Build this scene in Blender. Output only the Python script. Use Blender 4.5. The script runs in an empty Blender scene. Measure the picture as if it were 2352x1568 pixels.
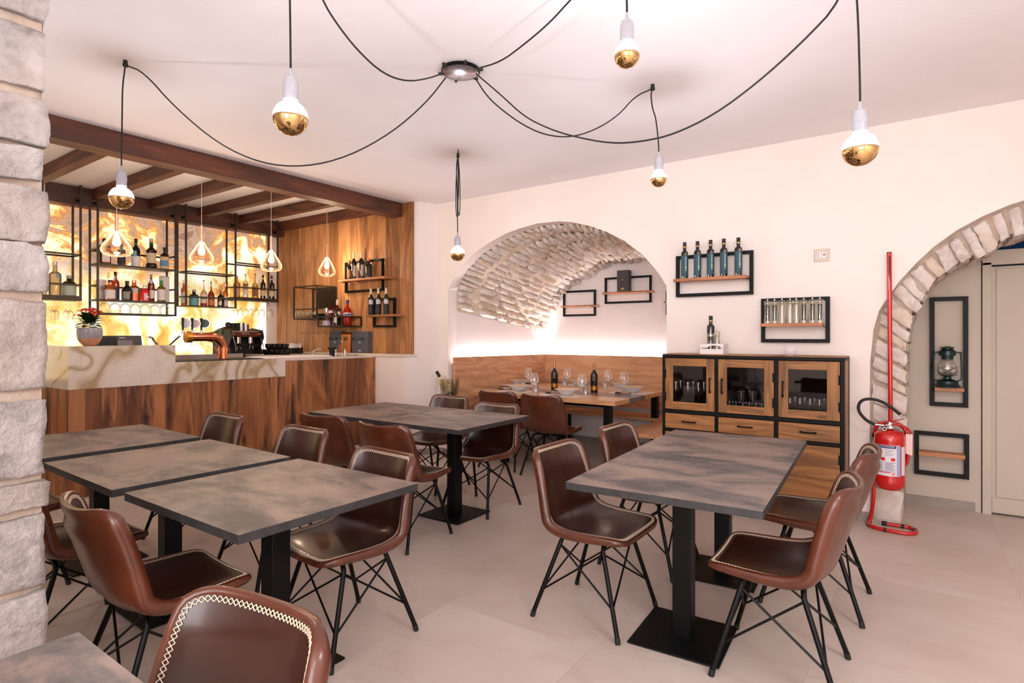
import bpy, math, random
from math import sin, cos, pi, sqrt, atan2, radians as R
from mathutils import Vector, Matrix, noise
S = bpy.context.scene
COL = S.collection

# ------------------------------------------------------------------ camera, world, lights
HC = 1.39                      # eye height
FPX, HZ, TH = 1326.99, 770.71, 0.618673   # focal length, horizon row, heading
CT, ST = cos(TH), sin(TH)
cam = bpy.data.cameras.new('camera'); cam.sensor_width = 36; cam.lens = FPX / 2352 * 36
cam.shift_y = -(784 - HZ) / 2352; cam.clip_start = .05
co = bpy.data.objects.new('camera', cam); COL.objects.link(co)
co.location = (0, 0, HC); co.rotation_euler = (pi / 2, 0, TH); S.camera = co
S.view_settings.view_transform = 'Standard'; S.view_settings.look = 'None'
S.view_settings.gamma = 1; S.view_settings.use_curve_mapping = False
S.view_settings.exposure = 0.02
cy = S.cycles
cy.max_bounces = 10; cy.diffuse_bounces = 5; cy.glossy_bounces = 4; cy.transmission_bounces = 8; cy.transparent_max_bounces = 14
cy.sample_clamp_indirect = 4.0; cy.sample_clamp_direct = 0; cy.caustics_reflective = False; cy.caustics_refractive = False
cy.use_denoising = True; cy.use_adaptive_sampling = True; cy.adaptive_threshold = 0.02
w = bpy.data.worlds.new('world'); S.world = w; w.use_nodes = True
w.node_tree.nodes['Background'].inputs[0].default_value = (.8, .8, .9, 1); w.node_tree.nodes['Background'].inputs[1].default_value = .05
def area(name, loc, rot, sx, sy, power, col=(1, 1, 1)):
    l = bpy.data.lights.new(name, 'AREA'); l.shape = 'RECTANGLE'; l.size = sx; l.size_y = sy; l.energy = power; l.color = col
    o = bpy.data.objects.new(name, l); COL.objects.link(o); o.location = loc; o.rotation_euler = rot; return o
# added fill panels out of view: one behind the viewer, one under the ceiling
area('rear_fill', (.9, -2.72, 1.6), (R(-90), 0, R(180)), 2.6, 2.0, 125, (.98, .985, 1))
area('overhead_fill', (1.7, .6, 2.9), (0, 0, 0), .9, .9, 62, (1, .985, 1))
def point(name, loc, power, rad, col):
    l = bpy.data.lights.new(name, 'POINT'); l.energy = power; l.shadow_soft_size = rad; l.color = col
    o = bpy.data.objects.new(name, l); COL.objects.link(o); o.location = loc; return o
# fill lamps added behind the viewer to brighten the bar side
for k_, p_ in enumerate([(-2.7, -.9, 2.2), (-1.2, -1.9, 2.25), (.6, -1.2, 2.2)]): point('rear_fill_lamp', p_, 34, .06, (1, .985, .99))
area('alcove_ceiling_light', (1.0, 5.45, 2.5), (0, 0, 0), .5, .3, 2.2, (1, .86, .72))
BULB_E, CONE_E, LED_E, ONYX_E = 1150, 260, 105, 1.25

# ------------------------------------------------------------------ picture measurements turned into real positions
def _ray(px, py):
    r = (px - 1176) / FPX
    return (-ST + CT * r, CT + ST * r, -(py - HZ) / FPX)
def atY(px, py, Y): v = _ray(px, py); t = Y / v[1]; return (v[0] * t, Y, HC + v[2] * t)
def atX(px, py, X): v = _ray(px, py); t = X / v[0]; return (X, v[1] * t, HC + v[2] * t)
def atZ(px, py, z): v = _ray(px, py); t = (z - HC) / v[2]; return (v[0] * t, v[1] * t, z)
def depth(x, y): return -ST * x + CT * y

# ------------------------------------------------------------------ mesh helpers
class MB:
    def __init__(s): s.v = []; s.f = []; s.m = []; s.mi = 0
    def add(s, vs, fs):
        b = len(s.v); s.v += [tuple(v) for v in vs]; s.f += [tuple(b + i for i in f) for f in fs]; s.m += [s.mi] * len(fs); return s
    def mat(s, i): s.mi = i; return s
    def box(s, x0, x1, y0, y1, z0, z1):
        return s.add([(x0, y0, z0), (x1, y0, z0), (x1, y1, z0), (x0, y1, z0), (x0, y0, z1), (x1, y0, z1), (x1, y1, z1), (x0, y1, z1)],
                     [(0, 3, 2, 1), (4, 5, 6, 7), (0, 1, 5, 4), (1, 2, 6, 5), (2, 3, 7, 6), (3, 0, 4, 7)])
    def cbox(s, c, d): return s.box(c[0] - d[0] / 2, c[0] + d[0] / 2, c[1] - d[1] / 2, c[1] + d[1] / 2, c[2] - d[2] / 2, c[2] + d[2] / 2)
    def tube(s, pts, r, n=8, caps=True, closed=False, flat=None):
        pts = [Vector(p) for p in pts]; N = len(pts); rs = r if isinstance(r, (list, tuple)) else [r] * N
        vs = []; prev = None
        for i, p in enumerate(pts):
            if closed: t = pts[(i + 1) % N] - pts[i - 1]
            elif i == 0: t = pts[1] - p
            elif i == N - 1: t = p - pts[-2]
            else: t = (pts[i + 1] - p).normalized() + (p - pts[i - 1]).normalized()
            t = t.normalized() if t.length > 1e-9 else Vector((0, 0, 1))
            if prev is None:
                a = Vector((0, 0, 1)) if abs(t.z) < .9 else Vector((1, 0, 0)); u = t.cross(a).normalized()
            else:
                u = prev - t * prev.dot(t)
                u = u.normalized() if u.length > 1e-6 else t.orthogonal().normalized()
            prev = u; w_ = t.cross(u)
            for k in range(n):
                a = 2 * pi * k / n
                fl = flat or 1
                vs.append(p + (u * cos(a) + w_ * sin(a) * fl) * rs[i])
        fs = []
        L = N if closed else N - 1
        for i in range(L):
            for k in range(n):
                a = i * n + k; b = i * n + (k + 1) % n; j = (i + 1) % N
                fs.append((a, b, j * n + (k + 1) % n, j * n + k))
        if caps and not closed: fs += [tuple(range(n - 1, -1, -1)), tuple((N - 1) * n + k for k in range(n))]
        return s.add(vs, fs)
    def lathe(s, prof, n=20, c=(0, 0, 0), sq=2, a0=0, a1=2 * pi, sx=1, sy=1):
        full = abs(a1 - a0 - 2 * pi) < 1e-6; m = n if full else n + 1
        vs = []
        for r, z in prof:
            for k in range(m):
                a = a0 + (a1 - a0) * k / n
                q = 1 if sq == 2 else 1 / (abs(cos(a)) ** sq + abs(sin(a)) ** sq) ** (1 / sq)
                vs.append((c[0] + r * q * cos(a) * sx, c[1] + r * q * sin(a) * sy, c[2] + z))
        fs = []
        for i in range(len(prof) - 1):
            for k in range(n):
                k2 = (k + 1) % m
                fs.append((i * m + k, i * m + k2, (i + 1) * m + k2, (i + 1) * m + k))
        if full:
            if prof[0][0] > 1e-4: fs.append(tuple(range(m - 1, -1, -1)))
            if prof[-1][0] > 1e-4: fs.append(tuple((len(prof) - 1) * m + k for k in range(m)))
        return s.add(vs, fs)
    def prism(s, poly, axis, a, b):      # poly in the two other axes, extruded along axis from a to b
        P = {'x': lambda u, v, t: (t, u, v), 'y': lambda u, v, t: (u, t, v), 'z': lambda u, v, t: (u, v, t)}[axis]
        n = len(poly)
        return s.add([P(u, v, a) for u, v in poly] + [P(u, v, b) for u, v in poly],
                     [tuple(range(n - 1, -1, -1)), tuple(range(n, 2 * n))] + [(i, (i + 1) % n, n + (i + 1) % n, n + i) for i in range(n)])
    def grid(s, fn, nu, nv, flip=False):
        vs = [fn(i / nu, j / nv) for j in range(nv + 1) for i in range(nu + 1)]
        fs = []
        for j in range(nv):
            for i in range(nu):
                a = j * (nu + 1) + i; q = (a, a + 1, a + nu + 2, a + nu + 1)
                fs.append(q[::-1] if flip else q)
        return s.add(vs, fs)
    def ball(s, c, r, n=10, m=6, sz=1):
        return s.lathe([(r * sin(pi * i / m) if 0 < i < m else 0.00005, -r * sz * cos(pi * i / m)) for i in range(m + 1)], n, c)
def mesh(name, mb, mats, smooth=True, ang=40):
    me = bpy.data.meshes.new(name); me.from_pydata(mb.v, [], mb.f)
    for m in (mats if isinstance(mats, (list, tuple)) else [mats]): me.materials.append(m)
    if any(mb.m): me.polygons.foreach_set('material_index', mb.m)
    me.validate(); me.update()
    import bmesh
    bm = bmesh.new(); bm.from_mesh(me); bmesh.ops.recalc_face_normals(bm, faces=bm.faces) if not getattr(mb, 'keep', False) else None
    bm.to_mesh(me); bm.free()
    if smooth:
        me.polygons.foreach_set('use_smooth', [True] * len(me.polygons)); me.set_sharp_from_angle(angle=R(ang))
    return me
def obj(name, mb, mat, parent=None, world=False, bev=0, smooth=True, ang=40, label=None, kind=None):
    if world and parent is not None:
        inv = parent.matrix_basis.inverted()
        if parent.parent is not None: inv = inv @ parent.parent.matrix_basis.inverted()
        mb.v = [tuple(inv @ Vector(v)) for v in mb.v]
    o = bpy.data.objects.new(name, mesh(name, mb, mat, smooth, ang)); COL.objects.link(o); o.parent = parent
    if bev:
        b = o.modifiers.new('bevel', 'BEVEL'); b.width = bev; b.segments = 2; b.limit_method = 'ANGLE'; b.angle_limit = R(50)
    if label: o['label'] = label
    if kind: o['kind'] = kind
    return o
def tag(o, label, cat, group=None, kind=None):
    o['label'] = label; o['category'] = cat
    if group: o['group'] = group
    if kind: o['kind'] = kind
    return o
def thing(name, label, cat, loc=(0, 0, 0), rz=0, group=None):
    o = bpy.data.objects.new(name, None); COL.objects.link(o); o.location = loc; o.rotation_euler = (0, 0, rz)
    o.empty_display_size = .1; tag(o, label, cat, group)
    o.matrix_basis = Matrix.Translation(loc) @ Matrix.Rotation(rz, 4, 'Z')
    return o
def struct(name, mb, mat, parent=None, **k):
    o = obj(name, mb, mat, parent, **k); o['kind'] = 'structure'; return o
def dup(root, loc, rz, label=None, group=None):
    def cp(o, par):
        c = o.copy(); COL.objects.link(c); c.parent = par
        for ch in kids.get(o.name, []): cp(ch, c)
        return c
    kids = {}
    st = [root]
    while st:
        q = st.pop(); kids[q.name] = list(q.children); st += kids[q.name]
    r = cp(root, None); r.matrix_basis = Matrix.Translation(loc) @ Matrix.Rotation(rz, 4, 'Z')
    if label: r['label'] = label
    if group: r['group'] = group
    return r

# ------------------------------------------------------------------ materials
def lin(c):
    if isinstance(c, str): c = tuple(int(c[i:i + 2], 16) / 255 for i in (0, 2, 4))
    else: c = tuple(x / 255 for x in c)
    return tuple(x / 12.92 if x <= .04045 else ((x + .055) / 1.055) ** 2.4 for x in c) + (1,)
class NT:
    def __init__(s, name):
        s.m = bpy.data.materials.new(name); s.m.use_nodes = True; s.t = s.m.node_tree; s.N = s.t.nodes; s.L = s.t.links
        s.b = s.N['Principled BSDF']; s.out = s.N['Material Output']
    def n(s, typ, **k):
        nd = s.N.new('ShaderNode' + typ)
        for a, b in k.items():
            if a[0] == '_': setattr(nd, a[1:], b)
            else:
                key = a.replace('__', ' ')
                try: inp = nd.inputs[int(key[1:])] if key[0] == 'i' and key[1:].isdigit() else nd.inputs[key]
                except KeyError: inp = nd.inputs[key]
                if isinstance(b, bpy.types.NodeSocket): s.L.new(b, inp)
                else: inp.default_value = b
        return nd
    def ramp(s, fac, stops, interp='LINEAR'):
        nd = s.n('ValToRGB', Fac=fac); cr = nd.color_ramp; cr.interpolation = interp
        while len(cr.elements) < len(stops): cr.elements.new(.5)
        for e, (p, c) in zip(cr.elements, stops): e.position = p; e.color = lin(c) if len(c) != 4 else c
        return nd.outputs[0]
    def coord(s, scale=(1, 1, 1), rnd=0, rot=(0, 0, 0)):
        tc = s.n('TexCoord').outputs['Object']
        if rnd:
            oi = s.n('ObjectInfo').outputs['Random']; v = s.n('CombineXYZ', X=oi, Y=oi, Z=oi).outputs[0]
            v = s.n('VectorMath', _operation='MULTIPLY', i0=v, i1=(rnd, rnd * 2.3, rnd * 3.7)).outputs[0]
            tc = s.n('VectorMath', _operation='ADD', i0=tc, i1=v).outputs[0]
        return s.n('Mapping', Vector=tc, Scale=scale, Rotation=rot).outputs[0]
    def noise(s, vec, scale, detail=4, rough=.55, dist=0):
        return s.n('TexNoise', Vector=vec, Scale=scale, Detail=detail, Roughness=rough, Distortion=dist).outputs[0]
    def mix(s, f, a, b, typ='MIX'):
        nd = s.n('MixRGB', _blend_type=typ); 
        for i, x in enumerate((f, a, b)):
            if isinstance(x, bpy.types.NodeSocket): s.L.new(x, nd.inputs[i])
            else: nd.inputs[i].default_value = x
        return nd.outputs[0]
    def math(s, op, a, b=0, c=None):
        nd = s.n('Math', _operation=op)
        for i, x in enumerate((a, b) if c is None else (a, b, c)):
            if isinstance(x, bpy.types.NodeSocket): s.L.new(x, nd.inputs[i])
            else: nd.inputs[i].default_value = x
        return nd.outputs[0]
    def bump(s, h, strength=.3, dist=.01):
        s.L.new(s.n('Bump', Height=h, Strength=strength, Distance=dist).outputs[0], s.b.inputs['Normal'])
    def set(s, **k):
        for a, b in k.items():
            inp = s.b.inputs[a.replace('__', ' ')]
            if isinstance(b, bpy.types.NodeSocket): s.L.new(b, inp)
            else: inp.default_value = b
        return s
def plain(name, c, rough=.5, metal=0, **k):
    t = NT(name); t.set(Base__Color=lin(c), Roughness=rough, Metallic=metal, **k); return t.m
def varied(name, c1, c2, scale=6, rough=.5, metal=0, bump=0, stretch=(1, 1, 1), rnd=3, bscale=60, bd=.002, **k):
    t = NT(name); v = t.coord(stretch, rnd)
    t.set(Base__Color=t.ramp(t.noise(v, scale, 5), [(.3, c1), (.7, c2)]), Roughness=rough, Metallic=metal, **k)
    if bump: t.bump(t.noise(v, bscale, 3), bump, bd)
    return t.m
def wood(name, c1, c2, c3, axis='z', rough=.45, dark=.0, sc=1.0, darkc=(52, 30, 20), vary=.0):
    # grain runs along axis; c1 light, c2 mid, c3 dark lines; dark = amount of black fissures
    t = NT(name); st = {'x': (.13, 1, 1), 'y': (1, .13, 1), 'z': (1, 1, .13)}[axis]
    v = t.coord(tuple(q * sc for q in st), 7)
    big = t.noise(v, 4.5, 3, .5)
    warp = t.n('VectorMath', _operation='SCALE', i0=t.n('CombineXYZ', X=big, Y=big, Z=big).outputs[0], Scale=.35).outputs[0]
    vv = t.n('VectorMath', _operation='ADD', i0=v, i1=warp).outputs[0]
    rings = t.math('SINE', t.math('MULTIPLY', big, 60)); rings = t.math('MULTIPLY_ADD', rings, .5, .5)
    cath = t.math('MULTIPLY_ADD', t.math('SINE', t.math('MULTIPLY', t.noise(v, 2.6, 2, .45, .4), 75)), .5, .5)
    fst = {'x': (3, 90, 90), 'y': (90, 3, 90), 'z': (90, 90, 3)}[axis]
    fine = t.noise(t.coord(tuple(q * sc for q in fst), 7), 1.6, 4, .6)
    f = t.math('ADD', t.math('MULTIPLY', cath, .24), t.math('MULTIPLY', fine, .78))
    f = t.math('ADD', f, t.math('MULTIPLY', t.math('SUBTRACT', t.noise(v, 2.2, 2), .5), .7))
    col = t.ramp(f, [(.18, c1), (.5, c2), (.86, c3)])
    if vary:
        rv = t.n('ObjectInfo').outputs['Random']
        k = int(vary * 90)
        col = t.mix(1, col, t.ramp(rv, [(0, (255 - k, 255 - int(k * 1.15), 255 - int(k * 1.3))), (.35, (255, 252, 246)), (.6, (255 - k // 2, 255 - int(k * .6), 255 - int(k * .75))), (1, (255, 255, 255))]), 'MULTIPLY')
    if dark:
        kst = {'x': (.45, 1, 1), 'y': (1, .45, 1), 'z': (1, 1, .45)}[axis]
        kv = t.n('VectorMath', _operation='ADD', i0=t.coord(tuple(q * sc for q in kst), 7), i1=t.n('VectorMath', _operation='SCALE', i0=t.n('CombineXYZ', X=big, Y=big, Z=big).outputs[0], Scale=.12).outputs[0]).outputs[0]
        vo = t.n('TexVoronoi', Vector=kv, Scale=2.6)
        d = vo.outputs['Distance']; on = t.math('GREATER_THAN', t.n('SeparateXYZ', Vector=vo.outputs['Color']).outputs[0], .45)
        core = t.math('MULTIPLY', t.ramp(d, [(.03, (255, 255, 255)), (.085, (0, 0, 0))]), on)
        halo = t.math('MULTIPLY', t.math('MULTIPLY', t.ramp(d, [(.06, (255, 255, 255)), (.26, (0, 0, 0))]), on), t.math('MULTIPLY_ADD', t.math('SINE', t.math('MULTIPLY', d, 130)), .5, .5))
        col = t.mix(t.math('MULTIPLY', halo, .55), col, lin(c3)); col = t.mix(t.math('MULTIPLY', core, .85), col, lin(darkc))
    if dark:
        dn = t.noise(vv, 3.4, 7, .68, .9)
        dm = t.ramp(dn, [(.54 - .03 * dark, (0, 0, 0)), (.68 - .04 * dark, (255, 255, 255))])
        col = t.mix(t.math('MULTIPLY', dm, .75 * dark), col, lin(darkc))
    t.set(Base__Color=col, Roughness=rough)
    t.bump(fine, .12, .002)
    return t.m
def emis(name, c, e):
    t = NT(name); t.set(Base__Color=(0, 0, 0, 1), Emission__Color=lin(c) if not isinstance(c, bpy.types.NodeSocket) else c, Emission__Strength=e); return t.m
def glass(name, tint=(255, 255, 255), gloss=.12, alpha=.93, rough=.02, edge=(235, 235, 235)):
    # thin clear glass: transparent body, fresnel reflections and a denser rim
    t = NT(name); t.N.remove(t.b)
    tr = t.n('BsdfTransparent', Color=lin(tint)).outputs[0]
    gl = t.n('BsdfGlossy', Roughness=rough, Color=(1, 1, 1, 1)).outputs[0]
    lw = t.n('LayerWeight', Blend=.35)
    df = t.n('BsdfDiffuse', Color=lin(edge)).outputs[0]
    a = t.n('MixShader', i0=t.math('MULTIPLY_ADD', lw.outputs['Fresnel'], .55, gloss * .4), i1=tr, i2=gl).outputs[0]
    b = t.n('MixShader', i0=t.math('MULTIPLY', t.math('POWER', lw.outputs['Facing'], 3.0), 1 - alpha + .45), i1=a, i2=df).outputs[0]
    t.L.new(b, t.out.inputs[0]); return t.m
def liquid(name, c, trans=.75, rough=.06):
    # coloured bottle glass with its contents: lets backlight through, shines on top
    t = NT(name); t.N.remove(t.b)
    tr = t.n('BsdfTransparent', Color=lin(c)).outputs[0]; df = t.n('BsdfDiffuse', Color=lin(c)).outputs[0]
    tl = t.n('BsdfTranslucent', Color=lin(c)).outputs[0]
    gl = t.n('BsdfGlossy', Roughness=rough).outputs[0]
    d2 = t.n('MixShader', i0=.5, i1=df, i2=tl).outputs[0]
    a = t.n('MixShader', i0=trans, i1=d2, i2=tr).outputs[0]
    fr = t.n('Fresnel', IOR=1.5).outputs[0]
    t.L.new(t.n('MixShader', i0=fr, i1=a, i2=gl).outputs[0], t.out.inputs[0]); return t.m

def stone_mat(name, a=(150, 142, 140), b=(208, 198, 190), c=(226, 218, 212), warm=(196, 170, 140), sc=1.0, bump=.6, bd=.02, wamt=.6):
    t = NT(name); v = t.coord((sc, sc, sc), 5)
    n1 = t.noise(v, 3.5, 8, .62, .4); n2 = t.noise(v, 9, 6, .7, .8); n3 = t.noise(v, 1.3, 3)
    f = t.math('ADD', t.math('MULTIPLY', n1, .6), t.math('MULTIPLY', n2, .4))
    col = t.ramp(f, [(.32, a), (.5, b), (.68, c)])
    col = t.mix(t.math('MULTIPLY', t.ramp(n3, [(.48, (0, 0, 0)), (.62, (255, 255, 255))]), wamt), col, lin(warm))
    t.set(Base__Color=col, Roughness=.95)
    t.bump(t.math('ADD', t.math('MULTIPLY', n2, .5), t.noise(v, 28, 6, .65)), bump, bd); return t.m

def plaster(name, c1, c2, sc=60, bump=.25):
    t = NT(name); v = t.coord()
    t.set(Base__Color=t.ramp(t.noise(v, 1.2, 3), [(.35, c1), (.65, c2)]), Roughness=.9)
    t.bump(t.noise(v, sc, 4, .6), bump, .004); return t.m

M = {}
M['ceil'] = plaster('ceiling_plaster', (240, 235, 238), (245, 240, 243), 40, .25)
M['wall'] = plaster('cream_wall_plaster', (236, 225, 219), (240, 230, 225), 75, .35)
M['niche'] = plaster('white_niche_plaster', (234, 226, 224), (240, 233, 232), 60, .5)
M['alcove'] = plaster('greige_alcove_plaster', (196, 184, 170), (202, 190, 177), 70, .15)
M['skirt'] = varied('grey_tile_skirting', (140, 130, 122), (160, 150, 141), 5, .5)
M['dark'] = plain('dark_void', (10, 10, 12), .9)
M['black'] = plain('black_powder_coated_steel', (5, 5, 6), .45, Specular__IOR__Level=.22)
M['blackm'] = varied('matt_black_steel', (6, 6, 7), (11, 12, 13), 30, .5, Specular__IOR__Level=.22)
M['bronze'] = varied('bronzed_steel', (52, 44, 34), (66, 56, 44), 14, .45, .5)
M['chrome'] = plain('chrome', (225, 225, 230), .12, 1)
M['steel'] = plain('brushed_steel', (170, 168, 168), .3, 1)
M['white'] = plain('white_lacquer', (232, 226, 226), .5)
M['ivory'] = plain('ivory_paper', (228, 220, 205), .7)
M['porc'] = plain('white_porcelain', (222, 222, 228), .25)
M['gold'] = plain('gold_foil', (196, 150, 84), .3, .9)
M['red'] = plain('red_enamel', (190, 18, 18), .25, 0, Coat__Weight=.5)
M['rubber'] = plain('black_rubber', (14, 14, 15), .55)
M['cable'] = plain('black_textile_cable', (20, 19, 20), .7)
M['beam'] = wood('dark_stained_spruce', (122, 68, 42), (80, 42, 28), (42, 22, 16), 'y', .5, .45, .8, (30, 16, 12))
M['joist'] = wood('dark_stained_spruce_joist', (122, 68, 42), (80, 42, 28), (42, 22, 16), 'x', .5, .45, .8, (30, 16, 12))
M['oak'] = wood('rustic_oak_panel', (234, 180, 126), (216, 156, 104), (154, 100, 62), 'z', .45, .75, 1.0, (84, 50, 32), .8)
M['oakbar'] = wood('rustic_oak_bar_front', (198, 138, 92), (172, 112, 70), (112, 66, 40), 'z', .45, 1.3, 1.0, (50, 28, 20), .8)
M['oaky'] = wood('oak_bench_back', (224, 176, 138), (208, 154, 114), (166, 114, 80), 'y', .45, .55, .9, (92, 56, 38))
M['oakx'] = wood('oak_bench_back_long', (224, 176, 138), (208, 154, 114), (166, 114, 80), 'x', .45, .55, .9, (92, 56, 38))
M['shelf'] = wood('oak_shelf_board', (196, 136, 92), (176, 114, 72), (128, 78, 50), 'x', .5, .5, 1.6, (70, 42, 28))
M['mango'] = wood('rough_mango_wood', (184, 132, 82), (158, 108, 62), (100, 64, 36), 'x', .5, .7, 1.5, (86, 54, 30), .2)
M['mangoz'] = wood('rough_mango_wood_upright', (184, 132, 82), (158, 108, 62), (100, 64, 36), 'z', .5, .7, 1.5, (86, 54, 30), .2)
M['tabwood'] = wood('oak_tabletop', (214, 172, 132), (198, 150, 108), (158, 112, 76), 'x', .3, .3, 1.0, (120, 80, 54))
M['clear'] = glass('clear_glass')
M['clearb'] = glass('bottle_glass', (240, 238, 225), .2, .85)
M['amberglass'] = glass('pendant_glass', (255, 236, 214), .2, .9, .02, (255, 225, 190))
M['mortar'] = stone_mat('sandy_mortar', (166, 146, 132), (188, 168, 153), (200, 184, 172), (190, 166, 146), 3, .6, .012)
M['stone'] = stone_mat('pale_limestone', (104, 98, 99), (176, 167, 164), (206, 198, 195), (184, 166, 152), 1.5, .75, .03, .35)
M['stonew'] = stone_mat('whitewashed_limestone', (178, 164, 158), (220, 208, 200), (236, 228, 222), (216, 192, 162), 2.2, .7, .012)
M['stonem'] = stone_mat('vault_mortar', (206, 188, 168), (222, 206, 188), (232, 220, 206), (214, 192, 160), 2.5, .6, .01)
t = NT('polished_floor_tile'); v = t.coord((1, 1, 1), 9); vs = t.coord((.5, 1.6, 1), 9, (0, 0, .9))
cl = t.ramp(t.noise(v, 1.6, 5), [(.3, (196, 180, 169)), (.55, (206, 191, 181)), (.75, (214, 201, 192))])
vein = t.ramp(t.math('ABSOLUTE', t.math('SUBTRACT', t.noise(vs, 1.5, 5, .6, .5), .5)), [(.0, (255, 255, 255)), (.02, (0, 0, 0))])
cl = t.mix(t.math('MULTIPLY', vein, .13), cl, lin((158, 128, 106)))
cl = t.mix(t.math('MULTIPLY', t.ramp(t.noise(vs, 3.3, 6, .65), [(.5, (0, 0, 0)), (.75, (255, 255, 255))]), .22), cl, lin((180, 162, 148)))
t.set(Base__Color=cl, Roughness=.36); M['tile'] = t.m
M['grout'] = plain('pale_grout', (206, 194, 182), .8)
# table tops: printed concrete laminate
t = NT('concrete_laminate'); v = t.coord((1, 1.8, 1), 9)
f = t.noise(v, 2.3, 7, .66, .6); f2 = t.noise(v, 9, 6, .7)
cl = t.ramp(t.math('ADD', t.math('MULTIPLY', f, .75), t.math('MULTIPLY', f2, .25)), [(.38, (66, 64, 64)), (.46, (100, 92, 90)), (.53, (134, 117, 108)), (.66, (152, 133, 123))])
t.set(Base__Color=cl, Roughness=.42); t.bump(t.noise(v, 40, 3), .1, .001); M['lam'] = t.m
M['lamedge'] = varied('concrete_laminate_edge', (36, 36, 38), (58, 57, 58), 25, .55)
# leather
def leather(name, a, b, r=.34):
    t = NT(name); v = t.coord((1, 1, 1), 5)
    t.set(Base__Color=t.ramp(t.noise(v, 5, 5, .6, .3), [(.3, a), (.7, b)]), Roughness=r, Coat__Weight=.35, Coat__Roughness=.15)
    t.bump(t.noise(v, 160, 3), .08, .001); return t.m
M['lin'] = leather('shaded_cognac_leather', (40, 15, 7), (62, 25, 12))  # cognac leather again, darker: the shade inside the shell put into its colour
M['lout'] = leather('cognac_leather', (66, 27, 12), (98, 46, 23), .34)
M['stitch'] = plain('cream_stitching', (226, 204, 180), .8)
# polished onyx cladding of the bar
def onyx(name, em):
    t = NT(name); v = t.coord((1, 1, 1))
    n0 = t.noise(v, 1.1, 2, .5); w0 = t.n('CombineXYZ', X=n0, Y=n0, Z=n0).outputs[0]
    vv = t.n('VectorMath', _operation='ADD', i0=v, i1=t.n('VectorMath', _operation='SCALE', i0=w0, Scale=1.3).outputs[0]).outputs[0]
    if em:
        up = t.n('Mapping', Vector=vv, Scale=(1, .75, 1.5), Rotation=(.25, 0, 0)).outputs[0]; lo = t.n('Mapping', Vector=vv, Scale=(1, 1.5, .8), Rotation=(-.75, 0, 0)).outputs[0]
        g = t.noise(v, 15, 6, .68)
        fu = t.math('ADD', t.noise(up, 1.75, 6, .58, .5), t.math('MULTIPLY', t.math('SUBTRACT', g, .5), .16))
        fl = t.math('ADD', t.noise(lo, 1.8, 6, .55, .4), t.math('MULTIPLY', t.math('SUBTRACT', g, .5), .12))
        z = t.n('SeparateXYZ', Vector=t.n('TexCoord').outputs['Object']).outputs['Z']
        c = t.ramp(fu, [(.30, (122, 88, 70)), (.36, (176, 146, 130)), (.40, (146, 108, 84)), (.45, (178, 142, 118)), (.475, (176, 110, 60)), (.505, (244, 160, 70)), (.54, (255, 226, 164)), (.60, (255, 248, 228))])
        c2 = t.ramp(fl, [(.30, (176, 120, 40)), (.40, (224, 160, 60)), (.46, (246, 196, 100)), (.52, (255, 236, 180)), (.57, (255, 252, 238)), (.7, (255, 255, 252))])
        c = t.mix(t.ramp(t.math('ADD', t.math('MULTIPLY_ADD', z, .62, -.72), t.math('MULTIPLY', t.math('SUBTRACT', n0, .5), .8)), [(.3, (255, 255, 255)), (.62, (0, 0, 0))]), c, c2)  # paler low, browner high: falloff of the backlight put into the colour
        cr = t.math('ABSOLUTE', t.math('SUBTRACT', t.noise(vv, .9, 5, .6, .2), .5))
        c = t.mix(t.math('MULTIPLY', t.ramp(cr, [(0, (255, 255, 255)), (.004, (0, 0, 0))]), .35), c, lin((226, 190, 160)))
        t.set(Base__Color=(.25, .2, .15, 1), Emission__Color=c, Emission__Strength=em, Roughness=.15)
    else:
        f = t.noise(vv, 1.0, 3, .45, .4); g = t.noise(v, 75, 3, .7)
        r = t.math('MULTIPLY_ADD', t.math('SINE', t.math('MULTIPLY', f, 26)), .5, .5)
        c = t.ramp(t.math('ADD', r, t.math('MULTIPLY', t.math('SUBTRACT', g, .5), .3)), [(.0, (226, 216, 202)), (.42, (220, 206, 190)), (.62, (190, 168, 138)), (.78, (168, 144, 110)), (.88, (200, 182, 156)), (1, (222, 210, 194))])
        c = t.mix(t.math('MULTIPLY', t.ramp(g, [(.5, (0, 0, 0)), (.66, (255, 255, 255))]), .35), c, lin((176, 160, 132)))
        t.set(Base__Color=c, Roughness=.12)
    return t.m
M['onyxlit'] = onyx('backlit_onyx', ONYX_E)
M['onyx'] = onyx('polished_onyx', 0)
M['bulb'] = emis('lit_bulb_glass', (252, 250, 254), BULB_E)
M['fil'] = emis('lit_lamp', (255, 240, 225), CONE_E)
M['led'] = emis('led_strip', (255, 244, 246), LED_E)
t = NT('gold_mirror_crown'); t.set(Base__Color=lin((226, 190, 130)), Metallic=1, Roughness=.06); M['crown'] = t.m
# ------------------------------------------------------------------ the room
ZC, YB, XR = 2.95, 5.07, -4.69         # ceiling, niche wall plane, return wall plane
XO, YP, YLW = -7.55, 4.80, 4.69                   # onyx wall plane, oak panel plane
XBAR, YBAR = -5.35, 1.64
rnd = random.Random(4)

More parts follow.
